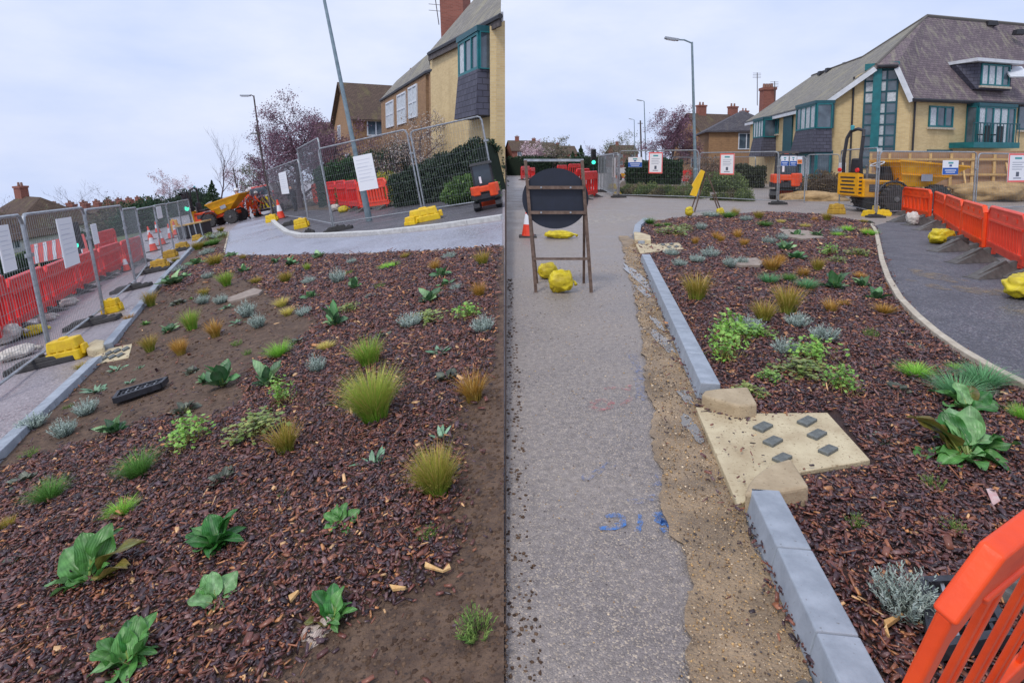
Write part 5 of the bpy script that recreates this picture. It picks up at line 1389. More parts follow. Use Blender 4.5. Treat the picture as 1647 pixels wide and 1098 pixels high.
def sandbag(G, uv, ang, L, W, H, m, label, group=None, seed=1):
    A = G.hit(*uv); X = Vector(G.ex * math.cos(ang) + G.ey * math.sin(ang)); m4 = frame(A, X, G.n)
    mb = MB(); bm = bmesh.new(); bmesh.ops.create_icosphere(bm, subdivisions=4, radius=1)
    vs = []
    for v in bm.verts:
        c = v.co
        sq = lambda q, e: math.copysign(abs(q) ** e, q)
        x, y, z = sq(c.x, .55) * L / 2, sq(c.y, .6) * W / 2, sq(c.z, .8) * H / 2
        k = noise.noise(c * 2.2 + Vector((seed, 0, seed * 2)))
        cr = abs(noise.noise(Vector((c.x * 2.5, c.y * 7, c.z * 7)) + Vector((seed, seed, 3)))) * .5
        x *= 1 + .12 * k; y *= 1 + .15 * k - cr * .4; z = z * (1 + .3 * k - cr) * (1 - .35 * abs(c.x) ** 4) 
        y *= 1 - .35 * abs(c.x) ** 3
        vs.append((x, y, max(z + H / 2, 0.0)))
    fs = [tuple(v.index for v in f.verts) for f in bm.faces]; bm.free()
    mb.add(vs, fs)
    mb.tube([(L * .46, 0, H * .45), (L * .56, .02, H * .5), (L * .62, -.02, H * .35)], [W * .13, W * .05, W * .12], 7)
    return solo('sandbag', mb, m, label, 'sandbag', group, smooth=True, m4=m4)

# ---- chapter-8 style plastic barriers
def barrier_meshes():
    """unit barrier: 2 m long (x), 1 m high; body, slat and foot meshes"""
    L, H, D = 2.0, 1.0, .05
    mb = MB()
    # outer loop with chamfered shoulders
    def rail(a, b, w, d): mb.beam(a, b, d, w, up=Vector((0, 0, 1)) if abs(Vector(b)[2] - Vector(a)[2]) < .5 else Vector((1, 0, 0)))
    z = H
    out = [(0.03, .13), (L - .03, .13), (L - .03, H - .13), (L - .16, H), (.16, H), (.03, H - .13)]
    inn = [(.12, .27), (L - .12, .27), (L - .12, H - .30), (L - .16, H - .27), (.16, H - .27), (.12, H - .30)]
    vs = []; fs = []
    for y in (-D / 2, D / 2):
        for x, q in out: vs.append((x, y, q))
        for x, q in inn: vs.append((x, y, q))
    n = 6
    for i in range(n):
        j = (i + 1) % n
        fs.append((i, j, n + j, n + i)); fs.append((12 + j, 12 + i, 12 + n + i, 12 + n + j))
        fs.append((j, i, 12 + i, 12 + j)); fs.append((n + i, n + j, 12 + n + j, 12 + n + i))
    mb.add(vs, fs)
    # top roll, recessed band ribs, hand holds
    mb.tube([(.15, 0, H - .02), (L - .15, 0, H - .02)], .042, 8)
    mb.tube([(.15, 0, H - .02), (.03, 0, H - .15)], .042, 8)
    mb.tube([(L - .15, 0, H - .02), (L - .03, 0, H - .15)], .042, 8)
    mb.tube([(.03, 0, H - .14), (.03, 0, .14)], .036, 8); mb.tube([(L - .03, 0, H - .14), (L - .03, 0, .14)], .036, 8)
    mb.beam((.1, 0, H - .27), (L - .1, 0, H - .27), .085, .04); mb.beam((.08, 0, .27), (L - .08, 0, .27), .085, .05)
    for x in (.5, 1.0, 1.5): mb.beam((x - .12, 0, H - .145), (x + .12, 0, H - .145), .075, .07)
    for x in (.3, 1.7): mb.box((x, 0, .10), (.16, .06, .08))
    body = mb
    sl = MB(); sl.beam((0, 0, .25), (0, 0, H - .25), .055, .115, up=Vector((1, 0, 0))); sl.beam((0, 0, .3), (0, 0, H - .3), .075, .03, up=Vector((1, 0, 0)))
    ft = MB()
    ft.prism([(-.06, -.36, 0), (-.06, .36, 0), (-.06, .30, .05), (-.06, .06, .15), (-.06, -.06, .15), (-.06, -.30, .05)], (.12, 0, 0))
    ft.box((0, 0, .02), (.2, .8, .04), taper=.92)
    rs = MB(); rs.box((0, -.034, 0), (.08, .006, .13)); 
    return body, sl, ft
_bb, _bs, _bf = barrier_meshes()
BAR = {}
def barrier(G, b0, b1, vtop, color, label, group, H=None, feet=True, foot='greyrubber', nsl=9, up=None, A=None, B=None):
    A = A or G.hit(*b0); B = B or G.hit(*b1); up = up or G.up
    L = (B - A).length
    m4 = frame(A, B - A, up)
    upv = Vector((m4[0][2], m4[1][2], m4[2][2]))
    if H is None: H = hfit(A, upv, vtop)
    if color not in BAR: BAR[color] = (_bb.mesh('barrier_body', color), _bs.mesh('barrier_slat', color))
    if foot not in BAR: BAR[foot] = _bf.mesh('barrier_foot', foot)
    t = thing('plastic_barrier', label, 'barrier', m4, group)
    sm = Matrix.Diagonal((L / 2.0, 1.2 if H > .9 else 1, H, 1))
    put('body', BAR[color][0], t, sm)
    for k in range(nsl):
        x = L * (.16 + .68 * k / (nsl - 1))
        put('slat', BAR[color][1], t, Matrix.Translation((x, 0, 0)) @ Matrix.Diagonal((L / 2.0, 1, H, 1)))
    if feet:
        for x in (.15, .85): put('foot', BAR[foot], t, Matrix.Translation((L * x, 0, 0)))
    return t

# ---- left-hand fence along the kerb
Lf = [((82, 573), 346), ((168, 506), 338), ((219, 459), 337), ((237, 433), 337), ((263, 416), 331), ((280, 401), 328), ((297, 388), 324), ((313, 376), 320)]
panels = []
A0 = GL.hit(82, 573); A1 = GL.hit(168, 506)
ext = A0 - (A1 - A0).normalized() * 1.9
names = ['mesh fence panel with two hanging white sheets nearest yellow ballast at kerb', 'mesh fence panel with white sheet, traffic signal showing green behind it', 'mesh fence panel between two yellow ballast blocks on sloping road', 'narrow mesh fence panel by end of the red barrier row', 'mesh fence panel in front of traffic cones', 'mesh fence panel beside brown ballast blocks', 'mesh fence panel before the signal by the parked dumper', 'last mesh fence panel of the kerb row, at timber crate']
pn = [heras(GL, ext, A0, None, names[0], 'kerb-side mesh fence', H=hfit(A0, GL.up, 346))[0]]
for i in range(len(Lf) - 1):
    pn.append(heras(GL, Lf[i][0], Lf[i + 1][0], Lf[i][1], names[i + 1], 'kerb-side mesh fence')[0])
notice_px(pn[0], -8, 362, 14, 440, 'plain', 'long white paper sheet on the fence, cut by rounded rail corner')
notice_px(pn[1], 92, 350, 117, 431, 'plain', 'long white paper sheet hung beside the green traffic signal')
notice_px(pn[2], 144, 360, 153, 394, 'plain', 'short white paper sheet hung behind a fence post')
notice_px(pn[4], 250, 332, 258, 352, 'plain', 'small white sheet on fence near the cones')
for uv, ang in [((72, 588), .2), ((150, 522), .25), ((212, 466), .25), ((247, 438), .2), ((256, 431), .2), ((290, 404), .2)]:
    foot_block(GL, uv, ang, 'rubber', 'dark rubber fence foot on the sloping road edge', 'dark fence feet on sloping road', L=.8, W=.25, H=.12)
yellow_weight(GL, (112, 578), .1, .40, .24, .30, 'bright yellow ribbed ballast block beside the studded inlet')
yellow_weight(GL, (182, 502), .1, .30, .2, .26, 'bright yellow ribbed ballast block at second fence foot')
for i, (uv, s) in enumerate([((258, 432), .34), ((275, 414), .32), ((294, 401), .34), ((318, 386), .3)]):
    yellow_weight(GL, uv, .1, s * 1.25, s * .75, s * .8, 'dirty yellow ballast block on fence foot farther along kerb', 'dirty ballast blocks', m='dirtyyellow')
# red barrier row
Lb = [((-42, 592), (24, 541), 470), ((25, 540), (82, 501), 452), ((83, 500), (128, 471), 430), ((129, 470), (165, 450), 414), ((166, 449), (200, 434), 400), ((201, 433), (233, 421), 389)]
bl = ['red slatted barrier beside white sandbags, first of the sloping row', 'red slatted barrier behind the fence post with yellow sandbag', 'red slatted barrier in front of pink patterned hoarding', 'red barrier behind short white sheet on fence', 'red barrier beside a fallen white cone', 'red barrier at the end of sloping row nearest cones']
for (a, b, vt), lb in zip(Lb, bl): barrier(GL, a, b, vt, 'red', lb, 'red barriers on sloping road')
sandbag(GL, (58, 538), .2, .36, .26, .16, 'sack', 'yellow sandbag lying on foot of a red barrier', seed=3)
sandbag(GL, (8, 553), .5, .5, .34, .3, 'palesack', 'white sandbag slumped against red barrier', seed=5)
sandbag(GL, (30, 575), .5, .42, .32, .16, 'palesack', 'flat dusty white sandbag on sloping road', seed=6)
sandbag(GL, (78, 516), .3, .3, .2, .14, 'palesack', 'small white sandbag behind the fence post', seed=8)
sandbag(GL, (112, 492), .3, .3, .2, .16, 'palesack', 'pale sandbag on barrier foot farther up slope', seed=9)
barrier(GL, (156, 408), (190, 398), 388, 'red', 'short red barrier standing across the road behind the row', 'red barriers on sloping road', H=1.0)
barrier(GL, (160, 385), (186, 379), 380, 'red', 'distant red barrier across the road by the hedge', 'red barriers on sloping road', H=1.0)

def cone(G, uv, h, label, group=None, m4=None):
    A = G.hit(*uv); t = thing('traffic_cone', label, 'cone', m4 or frame(A, G.ex, G.up), group)
    mb = MB(); mb.box((0, 0, .025 * h), (h * .55, h * .55, h * .05), taper=.95); part('base', mb, 'rubber', t)
    for a, b, m in ((.05, .40, 'faded'), (.40, .72, 'board'), (.72, 1.0, 'faded')):
        r = lambda s: h * (.20 - .165 * s)
        mb = MB(); mb.lathe([(r(a), h * a), (r(b), h * b)], (0, 0, 0), Z, 14); part('cone_band', mb, m, t, smooth=False)
    return t
cone(GL, (248, 404), .75, 'orange cone standing behind mesh fence, tallest of its cluster')
cone(GL, (262, 394), .75, 'orange and white cone beside the brown ballast blocks')
cone(GL, (243, 386), .75, 'orange cone beyond the red barrier row')
cone(GL, (254, 374), .75, 'orange cone by the far kerb of sloping road')
cone(GL, (284, 378), .75, 'orange cone near the timber crate')
cone(GL, (276, 384), .75, 'orange cone tipped toward the striped crate')
cone(GL, (453, 352), .9, 'orange and white cone beside the corner mesh fence')
cone(GL, (205, 436), .5, 'pale fallen cone beside red barriers')

def signal(G, uv, vtop, label, w=.30, H=None):
    A = G.hit(*uv); m4 = frame(A, G.ex, G.up); upv = Vector((m4[0][2], m4[1][2], m4[2][2]))
    H = H or hfit(A, upv, vtop)
    t = thing('traffic_signal', label, 'traffic light', m4)
    s = w / .30
    mb = MB(); mb.tube([(0, 0, .1), (0, 0, H - .3 * s)], .045, 8); mb.box((0, 0, .1), (.5, .4, .2), taper=.8); part('pole', mb, 'machblack', t)
    mb = MB(); mb.box((0, 0, H - .48 * s), (.30 * s, .2, .95 * s), taper=.96); part('head', mb, 'machblack', t)
    for k, m in enumerate(('darklens', 'darklens', 'greenlight')):
        z = H - (.18 + .3 * k) * s
        mb = MB(); mb.lathe([(.115 * s, 0), (.10 * s, .02)], (0, -.1, z), (0, -1, 0), 16); ln = part('lens', mb, m, t)
        mb = MB()
        for q in range(6):
            t0, t1 = R(20 + 140 * q / 6), R(20 + 140 * (q + 1) / 6)
            c = lambda tt, y: (math.cos(tt) * .13 * s, y, z + math.sin(tt) * .13 * s)
            mb.quad(c(t0, -.1), c(t1, -.1), c(t1, -.28 * s), c(t0, -.28 * s))
        part('visor', mb, 'machblack', t)
    return t
signal(GL, (138, 440), 358, 'traffic signal showing green behind kerb-side fence', w=.28)
signal(GL, (312, 372), 309, 'traffic signal showing green in front of timber crate', w=.34)
# timber crate / stacked boards by the far end
t = thing('timber_crate', 'timber-topped crate of stacked panels beside far dumper', 'crate', frame(GL.hit(305, 383), GL.ex, GL.up))
mb = MB(); mb.box((.3, 0, .62), (1.3, .8, .06)); part('lid', mb, 'timber', t)
mb = MB(); mb.box((.3, 0, .3), (1.2, .7, .56)); part('body', mb, 'machblack', t)
for k in range(5):
    mb = MB(); mb.box((-.22 + k * .26, -.37, .3), (.05, .04, .6)); part('upright', mb, 'galv', t)
mb = MB()
mb.box((0, 0, 0), (.7, .3, .3))
yellow_weight(GL, (283, 374), .4, .5, .3, .8, 'tall yellow site light base beside cones', m='machyellow')

# ---- right-hand side of the sloping area: fence round the footway corner
f1 = heras(GL, (438, 348), (496, 356), 276, 'mesh fence panel with white sheet behind workers at the footway', 'footway corner fence')[0]
f2 = heras(GL, (497, 357), (535, 366), 240, 'narrow mesh fence panel at the footway corner joint', 'footway corner fence')[0]
f3 = heras(GL, (537, 366), (681, 344), 240, 'mesh fence panel with white notice in front of lamp column', 'footway corner fence')[0]
f4 = heras(GL, (684, 344), (800, 327), 212, 'mesh fence panel in front of the shrub bank', 'footway corner fence')[0]
notice_px(f1, 452, 276, 464, 312, 'plain', 'narrow white sheet hung on fence beside the workers')
notice_px(f3, 574, 248, 605, 306, 'plain', 'large white notice sheet in front of the lamp column base')
for uv in [(545, 372), (470, 362)]: foot_block(GL, uv, .1, 'rubber', 'dark fence foot on the pale-kerbed footway', 'footway fence feet', L=.8, W=.25, H=.16)
foot_block(GL, (498, 376), .1, 'rubber', 'small dark block beside curved pale kerb', None, L=.3, W=.16, H=.14)
yellow_weight(GL, (438, 357), .1, .5, .32, .36, 'yellow ballast block at start of curved pale kerb')
yellow_weight(GL, (486, 367), .1, .46, .32, .36, 'yellow ballast block on the dark footway foot')
yellow_weight(GL, (684, 356), .15, .78, .40, .36, 'large yellow ballast block under the widest fence joint')
yellow_weight(GL, (664, 361), -.5, .34, .26, .22, 'yellow ballast block leaning on the larger one')
rb = [((506, 330), (528, 332), 297), ((529, 333), (546, 334), 294), ((547, 335), (562, 336), 292), ((563, 337), (580, 338), 292), ((581, 340), (629, 334), 294)]
rl = ['orange-red barrier farthest along the footway row', 'red barrier second in the footway row', 'red barrier third in footway row by white bag', 'red barrier fourth in the footway row by yellow bag', 'orange-red slatted barrier facing the lane under the white notice']
for i, ((a, b, vt), lb) in enumerate(zip(rb, rl)): barrier(GL, a, b, vt, 'faded' if i in (0, 4) else 'red', lb, 'footway barriers', nsl=6 if i < 4 else 8)
sandbag(GL, (540, 340), .3, .4, .3, .3, 'palesack', 'pale sandbag at foot of footway barriers', seed=4)
sandbag(GL, (553, 342), .3, .4, .3, .26, 'sack', 'yellow sandbag at foot of footway barriers', seed=7)
# low timber rail in front of the shrubs
t = thing('low_rail', 'low weathered timber rail in front of shrub bank', 'rail')
p0, p1 = GL.hit(640, 316), GL.hit(806, 288)
mb = MB(); mb.beam(p0 + GL.up * .55, p1 + GL.up * .55, .08, .10); part('rail', mb, 'darkpole', t)
for k in range(5):
    q = p0.lerp(p1, (k + .3) / 5); mb = MB(); mb.beam(q, q + GL.up * .6, .10); part('post', mb, 'darkpole', t)

# ================================================================== RIGHT-HAND SITE
r0 = heras(GR, (966, 306), (993, 318), 250, 'mesh fence panel seen edge-on beside the red water barriers', 'road-crossing fence', H=2.05)[0]
for du, lab in ((-4, 'inner mesh fence panel leaning in the stack beside red barriers'), (5, 'outer mesh fence panel in the stack beside red barriers')):
    heras(GR, (966 + du, 305), (990 + du, 316), 250, lab, 'road-crossing fence', H=2.0)
r1 = heras(GR, (995, 317), (1122, 321), 243, 'mesh fence panel with red-bordered notice before the planted verge', 'road-crossing fence')[0]
r2 = heras(GR, (1123, 321), (1250, 328), 246, 'mesh fence panel with red-bordered notice beside the small orange digger', 'road-crossing fence')[0]
r3 = heras(GR, (1251, 328), (1294, 327), 252, 'mesh fence panel carrying three small safety notices', 'road-crossing fence')[0]
r4 = heras(GR, (1349, 332), (1407, 347), 251, 'mesh fence panel in front of dumper seat', 'road-crossing fence', H=2.05)[0]
r5 = heras(GR, (1409, 347), (1565, 342), 244, 'mesh fence panel in front of dumper skip', 'road-crossing fence', H=1.94)[0]
r6 = heras(GR, (1567, 341), (1700, 336), 250, 'mesh fence panel with red-bordered notice before timber hoarding', 'road-crossing fence', H=1.9)[0]
for a, b, lab in [((1080, 297), (1144, 296), 'rear mesh fence panel behind the lamp column'), ((1146, 297), (1214, 302), 'rear mesh fence panel before low shrubs'), ((1296, 314), (1348, 316), 'rear mesh fence panel beside digger tracks')]:
    heras(GR, a, b, 253, lab, 'rear mesh fence', H=2.0)
notice_px(r1, 1044, 245, 1066, 279, 'red', 'red-bordered white notice above the planted verge')
notice_px(r1, 1011, 253, 1033, 269, 'blue', 'white and blue notice beside far dumper')
notice_px(r2, 1159, 247, 1182, 281, 'red', 'red-bordered white notice between lamp column and digger')
notice_px(r3, 1255, 251, 1267, 267, 'blue', 'white and blue notice at digger, by the fence post')
notice_px(r3, 1269, 251, 1280, 267, 'blue', 'white and blue notice at digger, between two others')
notice_px(r3, 1281, 252, 1289, 264, 'orange', 'small white and orange notice beside digger')
notice_px(r5, 1514, 258, 1539, 281, 'blue', 'white and blue notice above the dumper skip')
notice_px(r6, 1619, 247, 1650, 293, 'red', 'red-bordered white notice on the hoarding-side fence')
notice_px(r4, 1351, 262, 1362, 281, 'plain', 'white paper notice beside dumper roll bar')
notice_px(r0, 986, 254, 991, 285, 'plain', 'narrow white notice on edge-on fence')
for uv, lab in [((995, 318), 'dark rubber foot under the verge fence corner'), ((1251, 329), 'dark rubber foot under fence by the digger'), ((966, 309), 'dark rubber foot under edge-on fence')]:
    foot_block(GR, uv, .2, 'rubber', lab, None, L=.7, W=.24, H=.14)
yellow_weight(GR, (993, 314), .1, .35, .22, .18, 'small yellow ballast block at verge fence corner')
yellow_weight(GR, (985, 304), .6, .5, .3, .35, 'yellow ballast block leaning inside the edge-on fence')
yellow_weight(GR, (1345, 344), .1, .45, .3, .34, 'dirty yellow ballast block by bed corner', m='dirtyyellow')
yellow_weight(GR, (1397, 348), .3, .34, .24, .2, 'yellow ballast block on near side of dumper wheel')
yellow_weight(GR, (1420, 347), -.3, .38, .24, .2, 'yellow ballast block in front of dumper wheel')
yellow_weight(GR, (1408, 345), 1.2, .3, .2, .3, 'pale yellow ballast cap around fence posts')
foot_block(GR, (1408, 350), 0, 'rubber', 'dark fence foot between yellow ballast blocks', None, L=.5, W=.24, H=.1)

# orange barrier row along the path
ob = [((1451, 345), (1496, 355), 301), ((1502, 354), (1519, 367), 308), ((1520, 367), (1546, 387), 313), ((1547, 387), (1582, 408), 322), ((1588, 408), (1648, 442), 331), ((1649, 444), (1740, 492), 346)]
ol = ['orange barrier facing bed at the end of path row', 'narrow orange barrier at turn of path row', 'orange barrier behind the crumpled yellow sack', 'orange barrier between two dark spread feet', 'faded coral barrier on the path row', 'orange barrier running past edge of path']
for i, ((a, b, vt), lb) in enumerate(zip(ob, ol)): barrier(GR, a, b, vt, 'faded' if i == 4 else 'orange', lb, 'path barriers', nsl=6 if i < 2 else 9)
for i, (uv, lab) in enumerate([((1490, 366), 'yellow crumpled sack at path barrier turn'), ((1514, 392), 'bright yellow crumpled sack draped over path barrier foot'), ((1652, 478), 'yellow sandbag at foot of coral barrier')]):
    if i == 0: continue
    sandbag(GR, uv, .5, .62 if i == 1 else .8, .34, .3, 'sack', lab, seed=20 + i)
sandbag(GR, (1467, 362), 1.0, .42, .3, .34, 'palesack', 'pale sandbag against end barrier of path row', seed=31)
sandbag(GR, (1540, 398), .3, .4, .26, .22, 'rubber', 'dark weight on barrier foot beside yellow sack', seed=33)
for uv in [(1455, 357), (1480, 362), (1500, 370), (1534, 404), (1568, 422), (1605, 446)]:
    A = GR.hit(*uv); mb = MB()
    mb.prism([(-.5, -.12, 0), (.42, -.12, 0), (.42, .12, 0), (-.5, .12, 0)], (0, 0, .02)); mb.prism([(-.48, -.02, .02), (.4, -.02, .02), (.1, -.02, .24)], (0, .05, 0)); mb.prism([(-.5, -.1, .02), (.4, -.1, .02), (.14, -.02, .2)], (0, .17, 0))
    solo('barrier_foot', mb, 'greyrubber', 'dark triangular rubber foot spread on the path', 'barrier foot', 'spread barrier feet on path', m4=frame(A, (1, .25, 0)))
# near barrier corner, just in front of the viewer
Av = P(1556, 938, .86); Bv = Av + Vector((1, .53, .10)) * .5
bdir = (Bv - Av).normalized(); lean = Z + Vector((.5, -.85, 0)) * .30; lean = (lean - bdir * lean.dot(bdir)).normalized()
def near_barrier():
    H = 1.0; L = 1.9
    X = bdir
    m4 = frame(Av - lean * (H - .05), X, lean)
    t = thing('plastic_barrier', 'bright orange barrier leaning over the drain grid, shoulder rounded', 'barrier', m4)
    sh = .06
    bm = MB()
    # hollow moulded frame: chunky outer loop
    out = [(0.0, 0.1), (0.0, H - .09), (.055, H - .015), (L, H - .015), (L, .1)]
    def loop(pts, w, d, closed=True):
        n = len(pts)
        for i in range(n if closed else n - 1):
            a, b = pts[i], pts[(i + 1) % n]
            bm.beam((a[0], 0, a[1]), (b[0], 0, b[1]), d, w, up=Vector((0, 0, 1)) if abs(a[0] - b[0]) > .3 else Vector((1, 0, 0)))
    D, E = .012, .018
    bm.prism([(-.035, -D, .1), (-.035, -D, H - .10), (.04, -D, H), (L, -D, H), (L, -D, H - .12), (.07, -D, H - .12), (.012, -D, H - .18), (.012, -D, .1)], (0, 2 * D, 0))
    bm.prism([(-.04, -E, H - .10), (.038, -E, H + .004), (L, -E, H + .004), (L, -E, H - .04), (.05, -E, H - .04), (-.012, -E, H - .12)], (0, 2 * E, 0))
    bm.prism([(.07, -E, H - .125), (L, -E, H - .125), (L, -E, H - .105), (.058, -E, H - .105)], (0, 2 * E, 0))
    bm.prism([(-.03, -D, .1), (L, -D, .1), (L, -D, .24), (-.03, -D, .24)], (0, 2 * D, 0))
    o = part('body', bm, 'orange', t)
    b = o.modifiers.new('bevel', 'BEVEL'); b.width = .007; b.segments = 4; b.limit_method = 'ANGLE'
    sl = MB(); sl.prism([(-.028, -.006, .2), (.028, -.006, .2), (.028, -.006, H - .10), (-.028, -.006, H - .10)], (0, .012, 0))
    sl.prism([(-.006, -.010, .22), (.016, -.010, .22), (.016, -.010, H - .13), (-.006, -.010, H - .13)], (0, .020, 0))
    me = sl.mesh('slat', 'orange')
    for k in range(9):
        s = put('slat', me, t, Matrix.Translation((.165 + .19 * k, 0, 0)))
        b = s.modifiers.new('bevel', 'BEVEL'); b.width = .005; b.segments = 3
    for x in (.35, 1.5):
        w_ = m4 @ Vector((x, 0, .12)); f_ = put('foot', BAR['greyrubber'], t)
        f_.matrix_world = frame((w_.x, w_.y, .03), (bdir.x, bdir.y, 0))
        f_.matrix_local = m4.inverted() @ frame((w_.x, w_.y, .03), (bdir.x, bdir.y, 0))
    return t
near_barrier()

# road sign seen from behind
def road_sign():
    A = GR.hit(862, 470); B = GR.hit(951, 470)
    m4 = frame(A, B - A, (Z + Vector((0, .10, 0))).normalized())
    L = (B - A).length; upv = Vector((m4[0][2], m4[1][2], m4[2][2])); H = hfit(A, upv, 258)
    t = thing('road_sign', 'black round road sign seen from behind on rusty folding frame', 'sign', m4)
    x0, x1 = on_panel(t, 845, 258)[0], on_panel(t, 936, 262)[0]
    for xa, xb in ((0, x0), (L, x1)):
        mb = MB(); mb.beam((xa, 0, 0), (xb, 0, H), .038, .038); part('leg', mb, 'rust', t)
        mb = MB(); mb.beam((xb * .7 + xa * .3, .04, H * .72), (xa * .9 + .05, .62, -.06), .034, .034); part('rear_leg', mb, 'rust', t)
    for v in (302, 342, 416):
        z = on_panel(t, 890, v)[1]; mb = MB(); f = z / H
        mb.beam((x0 * f, -.022, z), (L + (x1 - L) * f, -.022, z), .03, .04 if v < 400 else .03); part('cross_bar', mb, 'rust', t)
    mb = MB(); mb.beam((x0 - .02, 0, H), (x1 + .02, 0, H), .035, .03); part('top_bar', mb, 'galv', t)
    cx, cz = on_panel(t, 893.5, 319); r = abs(on_panel(t, 947, 319)[0] - cx); rv = abs(on_panel(t, 893, 270)[1] - cz)
    mb = MB(); mb.lathe([(1.0, 0), (1.0, .012), (.985, .016)], (0, 0, 0), (0, 1, 0), 64)
    part('disc', mb, 'signback', t, m4=Matrix.Translation((cx, .03, cz)) @ Matrix.Diagonal((r, 1, rv, 1)))
    for v in (302, 342):
        for u in (870, 917):
            x, z = on_panel(t, u, v); mb = MB(); mb.lathe([(.012, 0), (.012, .012)], (x, -.045, z), (0, -1, 0), 8); part('bolt', mb, 'galv', t)
    return t
road_sign()
sandbag(GR, (881, 448), .0, .27, .2, .22, 'sack', 'yellow sandbag hung on frame foot of the round sign', seed=41)
sandbag(GR, (902, 470), .0, .30, .2, .28, 'sack', 'large yellow sandbag lying against the sign frame', seed=42)
sandbag(GR, (899, 383), .0, .62, .3, .16, 'sack', 'flat yellow sandbag on road beyond the round sign', seed=43)
cone(GR, (849, 381), .70, 'orange and white cone on road beside round sign')
# yellow temporary sign seen edge-on
t = thing('road_sign', 'yellow road sign leaning edge-on on thin dark frame at bed corner', 'sign', frame(GR.hit(1112, 342), (1, 0, 0)))
dpt = GR.hit(1112, 342).y; o_ = t.matrix_world.translation
q = lambda u, v, y=0: P(u, v, dpt + y) - o_
mb = MB(); pl = [q(1128, 273), q(1134, 276), q(1120, 316), q(1110, 314), q(1115, 302), q(1113, 298)]
mb.prism(pl, (0.06, .25, 0)); part('plate', mb, 'signyellow', t)
for a, b in (((1133, 275), (1111, 340)), ((1136, 276), (1117, 341)), ((1138, 280), (1160, 340)), ((1146, 312), (1156, 340))):
    mb = MB(); mb.beam(q(*a, .1), q(*b, .1), .035); part('leg', mb, 'rust', t)
sandbag(GR, (1108, 347), .2, .22, .22, .28, 'sack', 'yellow sandbag on near leg of yellow sign', seed=51)
sandbag(GR, (1158, 347), .2, .22, .22, .24, 'sack', 'yellow sandbag on far leg of yellow sign', seed=52)
# red barriers and works beyond the sign
for a, b, vt, lab in [((936, 322), (960, 316), 277, 'red barrier block beside the stacked fence panels'), ((926, 308), (948, 306), 272, 'red barrier behind the round sign edge'), ((838, 290), (852, 288), 268, 'red barrier at far road behind sign frame'), ((853, 288), (860, 287), 270, 'short red barrier at far road'), ((896, 286), (912, 285), 266, 'pale red barrier beyond the disc'), ((914, 284), (934, 283), 264, 'red and white barrier beyond the disc')]:
    barrier(GR, a, b, vt, 'red', lab, 'far road barriers', nsl=5)
for a, b, lab in [((1083, 293), (1096, 293), 'small red barrier behind lamp column fence'), ((1098, 294), (1113, 294), 'small red barrier beside lamp column base')]:
    barrier(GR, a, b, 274, 'red', lab, 'far footway barriers', nsl=5)
for uv, s in [((1050, 290), .4), ((1076, 294), .4)]:
    yellow_weight(GR, uv, .1, .5, .35, .35, 'yellow ballast block on far footway behind verge fence', 'far ballast blocks')
signal(GR, (954, 300), 240, 'traffic signal showing green above far red barriers', w=.34)
# planted verge behind the fence
sheet('verge_bed', GR, [(985, 314), (1060, 318), (1130, 319), (1125, 305), (1080, 300), (1030, 293), (1000, 292)], 'verge', .03, step=.6, wob=.1)

# ---- timber hoarding
def hoarding():
    A, B = P(1396, 300, 27.0), P(1668, 300, 25.0); A.z = B.z = 0
    t = thing('timber_hoarding', 'plywood hoarding with pale timber posts and rails', 'hoarding', frame(A, B - A))
    L = (B - A).length; H = 2.1
    n = 8
    for k in range(n):
        mb = MB(); mb.box((L * (k + .5) / n, .03, H / 2), (L / n - .012, .018, H)); part('plywood_sheet', mb, 'ply', t)
    for k in range(n + 1):
        mb = MB(); mb.box((min(max(L * k / n, .05), L - .05), -.03, H * .48), (.1, .09, H * .96)); part('post', mb, 'timber', t)
    for z in (.45, 1.1, 1.75):
        mb = MB(); mb.box((L / 2, -.10, z), (L, .045, .09)); part('rail', mb, 'timber', t)
    for k in range(0, n, 2):
        mb = MB(); mb.beam((L * (k + .5) / n, -.1, 1.6), (L * (k + .5) / n, -.9, .1), .06); part('brace', mb, 'timber', t)
hoarding()
mb = MB(); mb.blob((0, 0, .1), (1.6, 1.0, .42), 3, .4, 3, 2)
solo('earth_heap', mb, mat('clay_heap', S(186, 156, 112), S(150, 122, 84), scale=5, rough=.9, bump=.8, bscale=20), 'heap of pale clay beside hoarding foot', 'earth heap', m4=Matrix.Translation(P(1590, 312, 25)) , smooth=True)
mb = MB(); mb.blob((0, 0, .1), (1.5, .8, .3), 5, .4, 3, 2)
solo('earth_heap', mb, bpy.data.materials['clay_heap'], 'low mound of pale earth beside digger tracks', 'earth heap', m4=Matrix.Translation(GR.hit(1310, 322)), smooth=True)

# ================================================================== MACHINES
def wheel(parent, c, r, w, side=-1):
    t = bpy.data.objects.new('wheel', None)
    mb = MB(); mb.lathe([(r * .62, -w / 2), (r * .93, -w / 2), (r, -w * .3), (r, w * .3), (r * .93, w / 2), (r * .62, w / 2)], (0, 0, 0), (0, 1, 0), 28)
    for k in range(18):
        a = 2 * math.pi * k / 18
        for sg in (-1, 1):
            mb.box((math.cos(a + sg * .06) * r * 1.0, sg * w * .25, math.sin(a + sg * .06) * r * 1.0), (.05, w * .5, .045), rot=Matrix.Rotation(-a, 3, 'Y') @ Matrix.Rotation(sg * .3, 3, 'X'))
    o = part('wheel', mb, 'tyre', parent); o.location = c
    mb = MB(); mb.lathe([(r * .6, 0), (r * .5, w * .12), (r * .2, w * .12), (r * .18, w * .25), (r * .05, w * .26)], (0, side * w * .34, 0), (0, side, 0), 20)
    part('hub', mb, 'hub', o)
